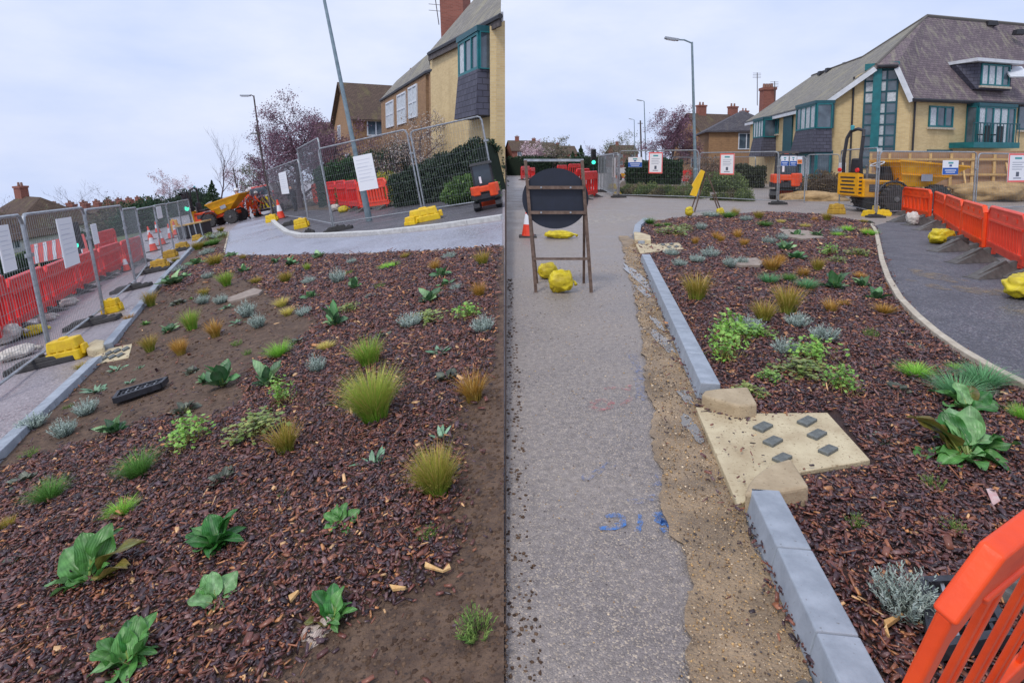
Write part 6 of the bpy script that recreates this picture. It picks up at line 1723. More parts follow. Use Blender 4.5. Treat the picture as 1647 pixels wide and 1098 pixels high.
def dumper(m4, label, paint='machyellow', skip='machyellow', chassis='machyellow', k=1.0, tip=0.0, lettering=True):
    """site dumper facing +x: skip in front, seat and roll bar behind"""
    t = thing('site_dumper', label, 'dumper', m4 @ Matrix.Scale(k, 4))
    mb = MB()
    mb.box((.75, 0, .62), (1.3, .9, .34)); mb.box((.75, 0, .86), (1.2, 1.1, .14)); mb.box((1.9, 0, .6), (1.2, .7, .2))
    mb.prism([(.12, -.55, .45), (.95, -.55, .45), (1.2, -.55, .70), (1.2, -.55, .92), (.12, -.55, .98)], (0, 1.1, 0))
    o = part('chassis', mb, chassis, t); b = o.modifiers.new('bevel', 'BEVEL'); b.width = .03; b.segments = 2
    mb = MB(); mb.prism([(0, -.48, .5), (.16, -.48, .46), (.16, -.48, 1.12), (0, -.48, 1.16)], (0, .96, 0)); cw = part('counterweight', mb, paint, t)
    if lettering:
        for z in range(5):
            mb = MB(); mb.box((-.006, 0, .58 + .11 * z), (.004, .7 - .12 * (z % 2), .045)); part('warning_strip', mb, 'machblack', cw)
        for z in range(5):
            mb = MB(); mb.box((.08, -.484, .58 + .11 * z), (.10, .004, .05)); part('warning_strip', mb, 'machblack', cw)
    # skip
    mb = MB()
    yb, yt = .42, .66
    prof = [(1.22, 1.42), (1.50, .82), (2.15, .80), (3.05, 1.24), (2.95, 1.34)]
    outp = [(1.12, 1.50), (1.42, .76), (2.2, .74), (3.25, 1.32)]
    ring = []
    for sgn in (-1, 1):
        ring.append([Vector((x, sgn * (yb if z < 1.0 else yt), z)) for x, z in outp])
    a, b = ring
    n = len(a)
    vs = a + b; fs = [tuple(range(n)), tuple(range(2 * n - 1, n - 1, -1))] + [(i, n + i, n + i + 1, i + 1) for i in range(n - 1)]
    mb.add(vs, fs)
    ia = [Vector((x + (.05 if i < 2 else -.06), (yb if z < 1.0 else yt) * -.92, z + .05)) for i, (x, z) in enumerate(outp)]
    ib = [Vector((p.x, -p.y, p.z)) for p in ia]
    vs = ia + ib; fs = [tuple(range(n - 1, -1, -1)), tuple(range(n, 2 * n))] + [(i, i + 1, n + i + 1, n + i) for i in range(n - 1)]
    mb.add(vs, fs)
    for sgn, l in ((-1, a), (1, b)): mb.beam(l[0] + Vector((0, 0, .02)), l[3] + Vector((0, 0, .02)), .06, .05)
    mb.beam(a[0], b[0], .06, .06); mb.beam(a[3], b[3], .05, .06); mb.beam(a[1].lerp(a[0], .5) + Vector((0, -.01, 0)), a[2].lerp(a[3], .5) + Vector((0, -.01, 0)), .04, .03)
    sk = part('skip', mb, skip, t)
    if tip: sk.matrix_local = Matrix.Translation((1.9, 0, .8)) @ Matrix.Rotation(tip, 4, 'Y') @ Matrix.Translation((-1.9, 0, -.8))
    mb = MB(); mb.box((2.0, -.60, 1.02), (.34, .01, .20)); part('badge', mb, 'greyprint', sk)
    for x in (1.0, 2.3):
        for s in (-1, 1): wheel(t, (x, s * .62, .40), .40, .28, s)
    mb = MB(); mb.box((.48, 0, 1.06), (.5, .5, .14)); mb.box((.26, 0, 1.34), (.14, .48, .5), taper=.85); o = part('seat', mb, 'machblack', t)
    b = o.modifiers.new('bevel', 'BEVEL'); b.width = .05; b.segments = 3
    mb = MB()
    for s in (-1, 1): mb.tube([(.12, s * .4, .9), (.1, s * .4, 1.6), (.16, s * .38, 2.2)], .05, 8)
    mb.tube([(.16, -.38, 2.2), (.22, -.30, 2.40), (.24, 0, 2.46), (.22, .30, 2.40), (.16, .38, 2.2)], .05, 8)
    part('roll_bar', mb, 'machblack', t)
    mb = MB(); mb.lathe([(.05, 0), (.06, .12), (.02, .14)], (.2, .2, 2.44), Z, 10); part('beacon', mb, 'tealprint', t)
    for sg in (-1, 1):
        mb = MB(); mb.tube([(1.0 + .52 * math.cos(R(a)), sg * .62, .42 + .50 * math.sin(R(a))) for a in range(20, 161, 20)], .035, 6); part('mudguard', mb, 'machblack', t)
        mb = MB(); mb.box((.55, sg * .556, .72), (.5, .012, .22)); gp_ = part('engine_grille', mb, 'machblack', t)
        for q in range(4):
            mb = MB(); mb.box((.55, sg * .566, .64 + .055 * q), (.46, .01, .02)); part('louvre', mb, 'hub', gp_)
        mb = MB(); mb.lathe([(.07, 0), (.06, .05)], (.02, sg * .42, 1.24), (-1, 0, 0), 12); part('rear_lamp', mb, 'red', t)
        mb = MB(); mb.tube([(1.1, sg * .3, .8), (1.35, sg * .34, 1.02), (1.6, sg * .3, .9), (1.75, sg * .28, .7)], .022, 6); part('hydraulic_hose', mb, 'machblack', t)
    mb = MB(); mb.tube([(.3, -.42, 1.0), (.3, -.42, 1.3), (.24, -.46, 1.38)], .03, 8); part('exhaust', mb, 'hub', t)
    mb = MB(); mb.beam((1.05, 0, .95), (.92, 0, 1.38), .09); mb.prism([(1.0, -.2, .9), (1.3, -.2, .9), (1.15, -.2, 1.35), (1.0, -.2, 1.35)], (0, .4, 0)); part('steering_column', mb, 'machblack', t)
    mb = MB(); c = Vector((.9, 0, 1.42)); ax = Vector((-.4, 0, 1)).normalized(); ux = ax.orthogonal().normalized(); vx = ax.cross(ux)
    mb.tube([c + (ux * math.cos(2 * math.pi * i / 16) + vx * math.sin(2 * math.pi * i / 16)) * .19 for i in range(17)], .02, 6, False); mb.beam(c - ux * .18, c + ux * .18, .03); part('steering_wheel', mb, 'reflect', t)
    return t
A = GR.hit(1361, 340); dumper(frame(A, (1, .06, 0)), 'yellow site dumper with empty skip behind the orange path barriers', k=1.10)
A = GL.hit(322, 369); dumper(frame(A, GL.ex, GL.up), 'yellow and orange site dumper beside orange-clad workers', chassis='machorange', k=.92, tip=-.22, lettering=False)
A = GR.hit(990, 290); dumper(frame(A, (1, -.2, 0)), 'small distant yellow dumper behind the verge fence', chassis='machorange', k=.42, lettering=False)

def digger(m4, label, k=1.0, paint='machorange', boom=True, cabw=1.0, name='mini_excavator'):
    """small tracked excavator, tail towards -y"""
    t = thing(name, label, 'excavator', m4 @ Matrix.Scale(k, 4))
    for s in (-1, 1):
        mb = MB(); prof = [(.62, .06), (.78, .2), (.74, .36), (.6, .42), (-.6, .42), (-.74, .36), (-.78, .2), (-.62, .06)]
        mb.prism([(s * .5 - .14, y, z) for y, z in prof], (.28, 0, 0)); tr = part('track', mb, 'machblack', t)
        for q in range(5):
            mb = MB(); mb.lathe([(.12, 0), (.1, .02)], (s * .5 + s * .14, -.52 + .26 * q, .22), (s, 0, 0), 10); part('roller', mb, 'hub', tr)
    mb = MB(); mb.box((0, 0, .46), (.8, .9, .14)); part('undercarriage', mb, 'machblack', t)
    mb = MB()
    mb.prism([(-.66, -.55, .55), (-.50, -.80, .55), (.50, -.80, .55), (.66, -.55, .55), (.66, .6, .55), (-.66, .6, .55)], (0, 0, .22))
    o = part('deck', mb, 'machblack', t)
    mb = MB()
    mb.prism([(-.66, -.50, .72), (-.50, -.84, .72), (-.2, -.86, .72), (-.2, -.5, .72)], (0, 0, .42)); mb.prism([(.2, -.5, .60), (.2, -.86, .60), (.50, -.84, .60), (.66, -.50, .60)], (0, 0, .58)); mb.box((0, -.66, .98), (1.0, .36, .26))
    o = part('counterweight', mb, paint, t); b = o.modifiers.new('bevel', 'BEVEL'); b.width = .05; b.segments = 3
    mb = MB(); cz = 2.1
    for x in (-.45, .45):
        for y in (-.45, .5): mb.beam((x * cabw, y, .78), (x * cabw * .92, y * .9, cz), .07)
    mb.box((0, 0, cz), (1.0 * cabw, 1.1, .10), taper=.94); part('cab_frame', mb, 'machblack', t)
    mb = MB(); mb.box((0, .02, 1.5), (.80 * cabw, .84, 1.05)); part('cab_glass', mb, 'cabglass', t)
    if boom:
        mb = MB(); mb.beam((.05, .55, .8), (.05, 1.3, 2.0), .2, .24); mb.beam((.05, 1.3, 2.0), (.05, 2.1, 1.7), .18, .2); part('boom', mb, paint, t)
        mb = MB(); mb.beam((.05, 2.05, 1.75), (.05, 2.2, .6), .15, .16); part('arm', mb, paint, t)
        mb = MB(); mb.prism([(-.2, 2.1, .6), (-.2, 2.4, .5), (-.2, 2.3, .2), (-.2, 2.0, .15), (-.2, 1.9, .35)], (.5, 0, 0)); part('bucket', mb, 'machblack', t)
    mb = MB(); mb.box((0, .95, .22), (1.25, .06, .32)); part('blade', mb, paint, t)
    mb = MB(); mb.box((-.12, -.48, 1.38), (.1, .03, .3)); part('number_board', mb, 'board', t)
    return t
A = GR.hit(1262, 320); digger(frame(A, (1, -.42, 0)), 'small orange tracked excavator with dark cab behind the notices', k=.98)
A = GL.hit(784, 336); digger(frame(A + GL.ex * .05, GL.ex, GL.up), 'narrow orange micro excavator with black hood by the lane edge', k=.54, boom=False)

# ---- van with chevrons
def van(m4, label, k=1.0):
    t = thing('works_van', label, 'van', m4 @ Matrix.Scale(k, 4))
    mb = MB(); mb.prism([(-.95, 0, .35), (.95, 0, .35), (.98, 0, 1.0), (.86, 0, 2.2), (-.86, 0, 2.2), (-.98, 0, 1.0)], (0, 4.6, 0)); o = part('body', mb, 'vanwhite', t); b = o.modifiers.new('bevel', 'BEVEL'); b.width = .08; b.segments = 3
    mb = MB(); y = -.012
    yel, red = S(236, 216, 40), S(60, 58, 60)
    mb.quad((-.93, y, .5), (.93, y, .5), (.90, y, 1.35), (-.90, y, 1.35), yel)
    for s in (-1, 1):
        for q in range(5):
            x0 = s * (.06 + .36 * (q - 1)); 
            pts = [(x0, .5), (x0 + s * .18, .5), (x0 + s * .18 - s * .40, 1.35), (x0 - s * .40, 1.35)]
            cl = [(min(max(x, 0.0), .9) if s > 0 else max(min(x, 0.0), -.9), z) for x, z in pts]
            p4 = [(x, y - .004, z) for x, z in (cl if s > 0 else cl[::-1])]
            mb.quad(*p4, red)
    part('chevron_panel', mb, 'print', t)
    mb = MB(); mb.box((0, -.01, 1.75), (1.5, .02, .55), taper=.95); part('rear_window', mb, 'glass', t)
    mb = MB(); mb.box((0, -.005, 2.12), (1.2, .02, .12)); part('red_lettering_band', mb, 'pinkboard', t)
    mb = MB(); mb.box((0, -.04, .38), (1.9, .12, .16)); part('bumper', mb, 'machblack', t)
    for s in (-1, 1):
        for yy in (.8, 3.7): wheel(t, (s * .88, yy, .33), .33, .2, 1) if False else part('wheel', (lambda m: (m.lathe([(.33, -.1), (.33, .1)], (s * .88, yy, .33), (1, 0, 0), 18), m)[1])(MB()), 'tyre', t)
        mb = MB(); mb.box((s * .9, -.02, 1.45), (.1, .04, .4)); part('tail_light', mb, 'red', t)
A = GL.hit(428, 346); van(frame(A, GL.ex, GL.up), 'white works van with yellow chevron rear behind the workers', k=.78)
A = GR.hit(1040, 292); van(frame(A, (1, 0, 0)), 'distant white van with yellow chevrons behind verge fence', k=.60)

# ================================================================== WORKERS
def worker(G, uv, vtop, label, bend=.25, face=0.0, seed=0, arm=.5, stride=.12):
    """one continuous body grown from a skeleton; hi-vis, boots and helmet coloured by region"""
    A = G.hit(*uv); upm = frame(A, G.ex, G.up); upv = Vector((upm[0][2], upm[1][2], upm[2][2]))
    Hpx = hfit(A, upv, vtop)
    J = {}
    hip = Vector((0, 0, .92)); ch = hip + Vector((0, math.sin(bend) * .42, math.cos(bend) * .42)); nk = ch + Vector((0, math.sin(bend * 1.2) * .14, math.cos(bend * 1.2) * .14)); hd = nk + Vector((0, .07, .17))
    verts = [hip, hip.lerp(ch, .5), ch, nk, hd]; rad = [(.17, .13), (.17, .13), (.19, .13), (.065, .065), (.09, .105)]
    edges = [(0, 1), (1, 2), (2, 3), (3, 4)]
    def chain(start, pts, rs):
        p = start
        for q, r in zip(pts, rs):
            verts.append(Vector(q)); rad.append((r, r)); edges.append((p, len(verts) - 1)); p = len(verts) - 1
    for s in (-1, 1):
        st = stride * s
        chain(0, [(s * .11, 0, .86), (s * .12, st * .5 + .03, .48), (s * .13, st, .10), (s * .13, st + .16, .05)], [.11, .085, .06, .055])
        sh = ch + Vector((s * .2, 0, .0)); el = sh + Vector((s * .07, .06 + .1 * arm, -.28)); wr = el + Vector((-s * .05, .22 * arm + .05, -.22 + .1 * arm)); ha = wr + Vector((-s * .02, .06, -.07))
        chain(2, [sh, el, wr, ha], [.075, .06, .045, .045])
        for q in range(4):   # fingers
            b_ = len(verts) - 1
        hb = len(verts) - 1
        for q in range(5):
            fo = Vector((s * (.03 - .018 * q), .03 + .02 * (q % 2), -.055)) if q < 4 else Vector((-s * .05, .03, -.02))
            verts.append(verts[hb] + fo); rad.append((.012, .012)); edges.append((hb, len(verts) - 1))
    me = bpy.data.meshes.new('person'); me.from_pydata(verts, edges, [])
    ob = bpy.data.objects.new('tmp', me); COL.objects.link(ob)
    sk = ob.modifiers.new('skin', 'SKIN'); sk.use_smooth_shade = True
    for i, sv in enumerate(me.skin_vertices[0].data): sv.radius = rad[i]; sv.use_root = (i == 0)
    sb = ob.modifiers.new('sub', 'SUBSURF'); sb.levels = 2; sb.render_levels = 2
    dg = bpy.context.evaluated_depsgraph_get()
    em = bpy.data.meshes.new_from_object(ob.evaluated_get(dg))
    bpy.data.objects.remove(ob)
    for m in ('hivis', 'reflect', 'boot', 'skin'): em.materials.append(M[m])
    for p in em.polygons:
        c = p.center; mi = 0
        if c.z < .16: mi = 2
        elif .30 < c.z < .36 or .5 < c.z < .55: mi = 1
        elif (c - nk).dot((ch - hip).normalized()) > .0: mi = 3
        elif abs((c - hip).dot((ch - hip).normalized()) - .26) < .03 and abs(c.x) < .24: mi = 1
        elif c.z < .80 and abs(c.x) > .20: mi = 3
        p.material_index = mi; p.use_smooth = True
    em.name = 'person'
    total = hd.z + .16
    m4 = upm @ Matrix.Rotation(face, 4, 'Z') @ Matrix.Scale(Hpx / total, 4)
    t = put('person', em, None, m4); tag(t, label, 'person', None)
    mb = MB(); mb.lathe([(.165, .0), (.15, .015), (.125, .02), (.12, .07), (.08, .125), (.02, .145)], hd + Vector((0, 0, .04)), (0, .15, 1), 18); part('helmet', mb, 'helmet', t, smooth=True)
    mb = MB(); d = (ch - hip).normalized()
    for s in (-1, 1): mb.beam(hip + d * .1 + Vector((s * .09, -.145, 0)), ch + Vector((s * .09, -.145, .04)), .05, .012)
    part('reflective_braces', mb, 'reflect', t)
    return t
worker(GL, (391, 352), 303, 'person in orange hi-vis and white helmet bending beside far dumper', bend=.45, face=.4, arm=.9)
worker(GL, (406, 351), 305, 'person in orange hi-vis with back turned near the chevron van', bend=.2, face=-.2, arm=.5)
worker(GL, (415, 349), 309, 'person in orange hi-vis stepping between van and colleague', bend=.3, face=-.9, arm=.7, stride=.2)
worker(GR, (1030, 291), 263, 'person in orange hi-vis behind the verge fence notice', bend=.3, face=.5, arm=.8)
worker(GL, (477, 340), 296, 'person in dark clothing walking on footway behind mesh fence', bend=.05, face=.9, arm=.3)
_dk = mat('dark_clothes', S(50, 50, 62), S(36, 36, 46), scale=10, rough=.8)
_p = [o for o in bpy.data.objects if o.get('label', '').startswith('person in dark')][0]
for i in (0, 1): _p.data.materials[i] = _dk
for c in list(_p.children): bpy.data.objects.remove(c)

# ================================================================== PLANTS
def mixc(a, b, t): return tuple(a[i] * (1 - t) + b[i] * t for i in range(3))
def grass_mesh(name, seed, nb, cb, ct, lean=0.9, width=.012, top=1.0, upright=.5, dead=None):
    """tuft of curved blades; unit height, about unit width"""
    rnd = random.Random(seed)
    mb = MB(); cols = []
    for i in range(nb):
        az = rnd.uniform(0, 2 * math.pi); r0 = .16 * math.sqrt(rnd.random())
        out = rnd.random() ** upright
        L = top * rnd.uniform(.55, 1.08); ln = lean * out
        d = Vector((math.cos(az), math.sin(az), 0)); sd = Vector((-d.y, d.x, 0))
        p = Vector((r0 * math.cos(az + rnd.uniform(-1, 1)), r0 * math.sin(az), 0))
        w = width * rnd.uniform(.6, 1.3)
        tipdrop = rnd.uniform(.0, .45) * out
        tw = rnd.uniform(-.5, .5)
        cB = mixc(cb, cb, 0); k = rnd.uniform(.95, 1.6); tipc = mixc(ct, cb, rnd.random() * .55)
        if dead and rnd.random() < dead[1]: cB = mixc(cb, dead[0], .7); tipc = dead[0]
        pts = []
        for s in (0, .35, .7, 1.0):
            h = L * (s - tipdrop * s ** 3 * .8) * math.sqrt(max(.1, 1 - (.55 * ln) ** 2))
            pts.append(p + d * (ln * .62 * L * (s ** 1.6)) + sd * (tw * .2 * s * s) + Vector((0, 0, h)))
        vs = []; b = len(mb.v)
        side = (sd * math.cos(tw) + d * math.sin(tw))
        for s, q in zip((1, .85, .6), pts[:3]):
            vs += [q - side * w * s, q + side * w * s]
        vs.append(pts[3])
        mb.v += [tuple(x) for x in vs]; mb.f += [(b, b + 1, b + 3, b + 2), (b + 2, b + 3, b + 5, b + 4), (b + 4, b + 5, b + 6)]
        mb.mi += [0, 0, 0]
        for s in (0, 0, .35, .35, .7, .7, 1.0):
            c = mixc(cB, tipc, s ** 1.3); mb.c.append(tuple(x * k for x in c))
    return mb.mesh(name, 'blade')

GREEN = S(96, 134, 44); DKGREEN = S(60, 104, 44); ORANGE = S(176, 128, 60); TAN = S(196, 166, 104); YEL = S(176, 178, 92); OLIVE = S(128, 132, 56)
BLUEGR = S(78, 132, 84); BRIGHT = S(116, 172, 62)
GM = {}
for i in range(3):
    GM['go', i] = grass_mesh('sedge', 10 + i, 420, mixc(GREEN, OLIVE, .5), ORANGE, .95, .0075, dead=(TAN, .12))      # green with orange tips
    GM['gg', i] = grass_mesh('sedge', 20 + i, 460, S(104, 150, 48), mixc(YEL, GREEN, .3), .9, .0075, dead=(TAN, .10))      # fresh green
    GM['or', i] = grass_mesh('sedge', 30 + i, 360, mixc(OLIVE, ORANGE, .35), S(190, 124, 56), .95, .008, dead=(TAN, .15))     # orange
    GM['ye', i] = grass_mesh('sedge', 40 + i, 340, YEL, TAN, 1.0, .009)
    GM['fe', i] = grass_mesh('fescue', 50 + i, 520, DKGREEN, S(112, 150, 74), 1.25, .0075, upright=.4)
    GM['fb', i] = grass_mesh('fescue', 60 + i, 520, BLUEGR, S(112, 156, 112), 1.25, .0075, upright=.4)
    GM['br', i] = grass_mesh('fescue', 70 + i, 420, BRIGHT, S(150, 190, 80), 1.25, .009, upright=.4)

def leaf_geo(L, W, base=.25, curl=.35, fold=.25, wavy=.06, rnd=None, nx=2, ny=6, stalk=.3, droop=0.0):
    """returns verts/faces of one leaf growing from the origin along +Y, tilting by curl; with a thin stalk"""
    rnd = rnd or random.Random(1)
    vs, fs = [], []
    rows = ny + 1; ph = rnd.uniform(0, 6)
    for j in range(rows):
        t = j / ny
        wprof = math.sin(math.pi * (t * .92 + .04) ** .8) ** .75 * W / 2
        if j == ny: wprof = W * .03
        y = stalk + L * t
        ang = curl * t - droop * max(0, t - .3)
        for i in range(-nx, nx + 1):
            s = i / nx
            x = s * wprof
            z = fold * abs(x) + wavy * W * math.sin(ph + t * 9 + s * 2) * abs(s) - curl * L * t * t * .6 - droop * L * max(0, t - .35) ** 1.6
            vs.append(Vector((x, y, z)))
    cpr = 2 * nx + 1
    for j in range(ny):
        for i in range(2 * nx):
            a = j * cpr + i
            fs.append((a, a + 1, a + cpr + 1, a + cpr))
    # stalk
    b = len(vs); r = W * .045
    for y in (0, stalk + L * .25):
        for k in range(4):
            t = math.pi / 2 * k
            vs.append(Vector((r * math.cos(t), y, r * math.sin(t) - .006 * L)))
    for k in range(4):
        k2 = (k + 1) % 4
        fs.append((b + k, b + k2, b + 4 + k2, b + 4 + k))
    return vs, fs
def leaf_mb(mb, m4, c, cedge, rnd, **kw):
    vs, fs = leaf_geo(rnd=rnd, **kw)
    b = len(mb.v); nl = len(vs) - 8
    mb.v += [tuple(m4 @ v) for v in vs]; mb.f += [tuple(i + b for i in f) for f in fs]; mb.mi += [0] * len(fs)
    nx = kw.get('nx', 2); cpr = 2 * nx + 1
    for i in range(len(vs)):
        if i < nl:
            s = abs((i % cpr) - nx) / nx
            cc = mixc(mixc(c, (1, 1, .8), .10) if s == 0 else c, cedge, s * .6)
        else: cc = mixc(c, YEL, .5)
        k = rnd.uniform(.9, 1.1)
        mb.c.append(tuple(x * k for x in cc))
def leaf_frame(az, el, roll, base=(0, 0, 0)):
    return Matrix.Translation(Vector(base)) @ Matrix.Rotation(az, 4, 'Z') @ Matrix.Rotation(el, 4, 'X') @ Matrix.Rotation(roll, 4, 'Y')
def leafy_mesh(name, seed, n, c1, c2, L, W, el=(25, 75), stalk=.2, nx=1, ny=4, curl=.35, fold=.3, droop=0.0, c3=None):
    """a rosette of leaves, unit size"""
    rnd = random.Random(seed); mb = MB()
    for i in range(n):
        e = R(rnd.uniform(*el)); az = i * 2.4 + rnd.uniform(-.4, .4)
        k = rnd.uniform(.7, 1.15)
        c = mixc(c1, c2, rnd.random())
        if c3 and rnd.random() < .15: c = c3
        leaf_mb(mb, leaf_frame(az, e, rnd.uniform(-.5, .5), (rnd.uniform(-.05, .05), rnd.uniform(-.05, .05), 0)), c, c, rnd, L=L * k, W=W * k, stalk=stalk * k, nx=nx, ny=ny, curl=curl * rnd.uniform(.5, 1.4), fold=fold, droop=droop)
    return mb.mesh(name, 'leafy', smooth=True)
BG1 = S(50, 120, 56); BG2 = S(84, 150, 82); PALE = S(150, 190, 130); DRK = S(36, 84, 50)
for i in range(3):
    GM['be', i] = leafy_mesh('leafy', 80 + i, 13, DRK, BG2, .52, .36, (20, 80), .14, c3=PALE)
    GM['he', i] = leafy_mesh('heuchera', 90 + i, 34, S(64, 76, 62), S(104, 112, 96), .26, .24, (5, 60), .22, c3=S(92, 62, 70))
    GM['sa', i] = leafy_mesh('sage', 100 + i, 13, S(92, 142, 104), S(130, 172, 140), .5, .17, (8, 65), .08)
    GM['gl', i] = leafy_mesh('sprig', 110 + i, 26, S(74, 140, 54), S(122, 170, 74), .34, .10, (20, 85), .06)
def lav_mesh(name, seed, c1, c2, n=150):
    rnd = random.Random(seed); mb = MB()
    for i in range(n):
        az = rnd.uniform(0, 6.28); o = rnd.random() ** .6
        d = Vector((math.cos(az) * .75 * o, math.sin(az) * .75 * o, 1)).normalized()
        L = rnd.uniform(.6, 1.0) * (1 - .3 * o)
        p0 = Vector((math.cos(az), math.sin(az), 0)) * .22 * o
        c = mixc(c1, c2, rnd.random())
        for k in range(14):
            t = .12 + .88 * k / 13
            q = p0 + d * L * t
            a2 = rnd.uniform(0, 6.28); ld = (Vector((math.cos(a2), math.sin(a2), 0)) * .9 + d * rnd.uniform(.6, 1.3)).normalized()
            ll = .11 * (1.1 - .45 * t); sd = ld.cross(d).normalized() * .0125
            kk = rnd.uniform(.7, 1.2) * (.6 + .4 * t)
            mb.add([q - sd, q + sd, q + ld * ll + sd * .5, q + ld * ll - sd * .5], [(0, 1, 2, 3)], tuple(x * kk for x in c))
    return mb.mesh(name, 'twigleaf')
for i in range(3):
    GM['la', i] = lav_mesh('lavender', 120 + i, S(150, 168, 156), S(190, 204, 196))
    GM['sp', i] = lav_mesh('sprig', 130 + i, S(90, 128, 60), S(136, 160, 84), 60)
def vine_mesh(name, seed, c1, c2, n=16):
    rnd = random.Random(seed); mb = MB()
    for i in range(n):
        az = rnd.uniform(0, 6.28); p = Vector((rnd.uniform(-.1, .1), rnd.uniform(-.1, .1), .08)); pts = [p.copy()]
        L = rnd.uniform(.25, .62)
        for k in range(7):
            az += rnd.uniform(-.6, .6)
            p = p + Vector((math.cos(az), math.sin(az), 0)) * L / 7
            p.z = .05 + .3 * abs(math.sin(k * 1.1 + i)) * (1 - k / 9)
            pts.append(p.copy())
            for _q in range(2):
                s = rnd.uniform(.035, .075); a2 = rnd.uniform(0, 6.28); tl = rnd.uniform(-1, 1)
                m = Matrix.Translation(p + Vector((0, 0, rnd.uniform(.0, .45)))) @ Matrix.Rotation(a2, 4, 'Z') @ Matrix.Rotation(tl, 4, 'X')
                ang = [0, .5, 1.0, 1.6, 2.2, 2.7, 3.14, 3.6, 4.1, 4.7, 5.3, 5.8]
                rr = [1, .6, .95, .6, .8, .5, .35, .5, .8, .6, .95, .6]
                vs = [m @ Vector((0, 0, .1 * s))] + [m @ Vector((math.cos(a) * r * s, math.sin(a) * r * s, 0)) for a, r in zip(ang, rr)]
                mb.add(vs, [(0, j + 1, (j + 1) % 12 + 1) for j in range(12)], mixc(c1, c2, rnd.random()))
        mb.tube(pts, .006, 4, False, S(166, 150, 84))
    return mb.mesh(name, 'leafy')
for i in range(3):
    GM['vi', i] = vine_mesh('vine', 140 + i, S(112, 168, 62), S(160, 196, 96))
    GM['vd', i] = vine_mesh('vine', 150 + i, S(110, 140, 70), S(160, 166, 90), 20)

KIND = {
    'go': ('sedge_tuft', 'grass', 'green sedge tuft with orange tips'), 'gg': ('sedge_tuft', 'grass', 'fresh green sedge tuft'),
    'or': ('sedge_tuft', 'grass', 'rusty orange sedge tuft'), 'ye': ('sedge_tuft', 'grass', 'straw-yellow sedge tuft'),
    'fe': ('fescue_tuft', 'grass', 'low dark green fescue tuft'), 'fb': ('fescue_tuft', 'grass', 'blue-green fescue tuft'), 'br': ('fescue_tuft', 'grass', 'bright green short grass tuft'),
    'be': ('leafy_plant', 'plant', 'broad-leaved dark green plant'), 'he': ('leafy_rosette', 'plant', 'low grey-green leafy rosette'),
    'sa': ('young_plant', 'plant', 'small plant with narrow grey-green leaves'), 'gl': ('young_plant', 'plant', 'small bright green seedling'),
    'la': ('lavender', 'plant', 'silver-grey lavender clump'), 'sp': ('young_plant', 'plant', 'thin green twiggy seedling'),
    'vi': ('creeper', 'plant', 'bright green trailing creeper'), 'vd': ('creeper', 'plant', 'yellowing trailing creeper')}
BEDN = {'L': 'sloping bed', 'R': 'level bed'}
_pc = [0]
def plant(side, kind, u, v, w, h, label=None, hk=None):
    G = GL if side == 'L' else GR; hf = bedL if side == 'L' else bedR
    _pc[0] += 1; i = _pc[0]
    a, b = G.ab(u, v - .10 * h)
    base = G.pt(a, b, hf(a, b) - .005)
    depth = (base - C0).dot(FWD)
    W = w * depth / F * 1.08; H = h * depth / F * 1.08
    nm, cat, txt = KIND[kind]
    o = put(nm, GM[kind, i % 3])
    sx = W * (1.0 if kind in ('vi', 'vd', 'he') else 1.02); 
    zf = {'la': 1.3, 'be': 1.5, 'he': 1.5, 'sa': 1.4, 'gl': 1.3, 'vi': 1.6, 'vd': 1.6, 'fe': 1.05, 'fb': 1.05, 'br': 1.05, 'sp': .95}.get(kind, .98)
    rot = Matrix.Rotation(i * 2.39, 4, 'Z')
    m4 = G.mat() @ rot @ Matrix.Diagonal((sx, sx, H * zf, 1)); m4.translation = base
    o.matrix_world = m4
    if label: tag(o, label, cat)
    else: tag(o, f'{txt} in the {BEDN[side]}', cat, f'{BEDN[side]}: {txt}')
    return o
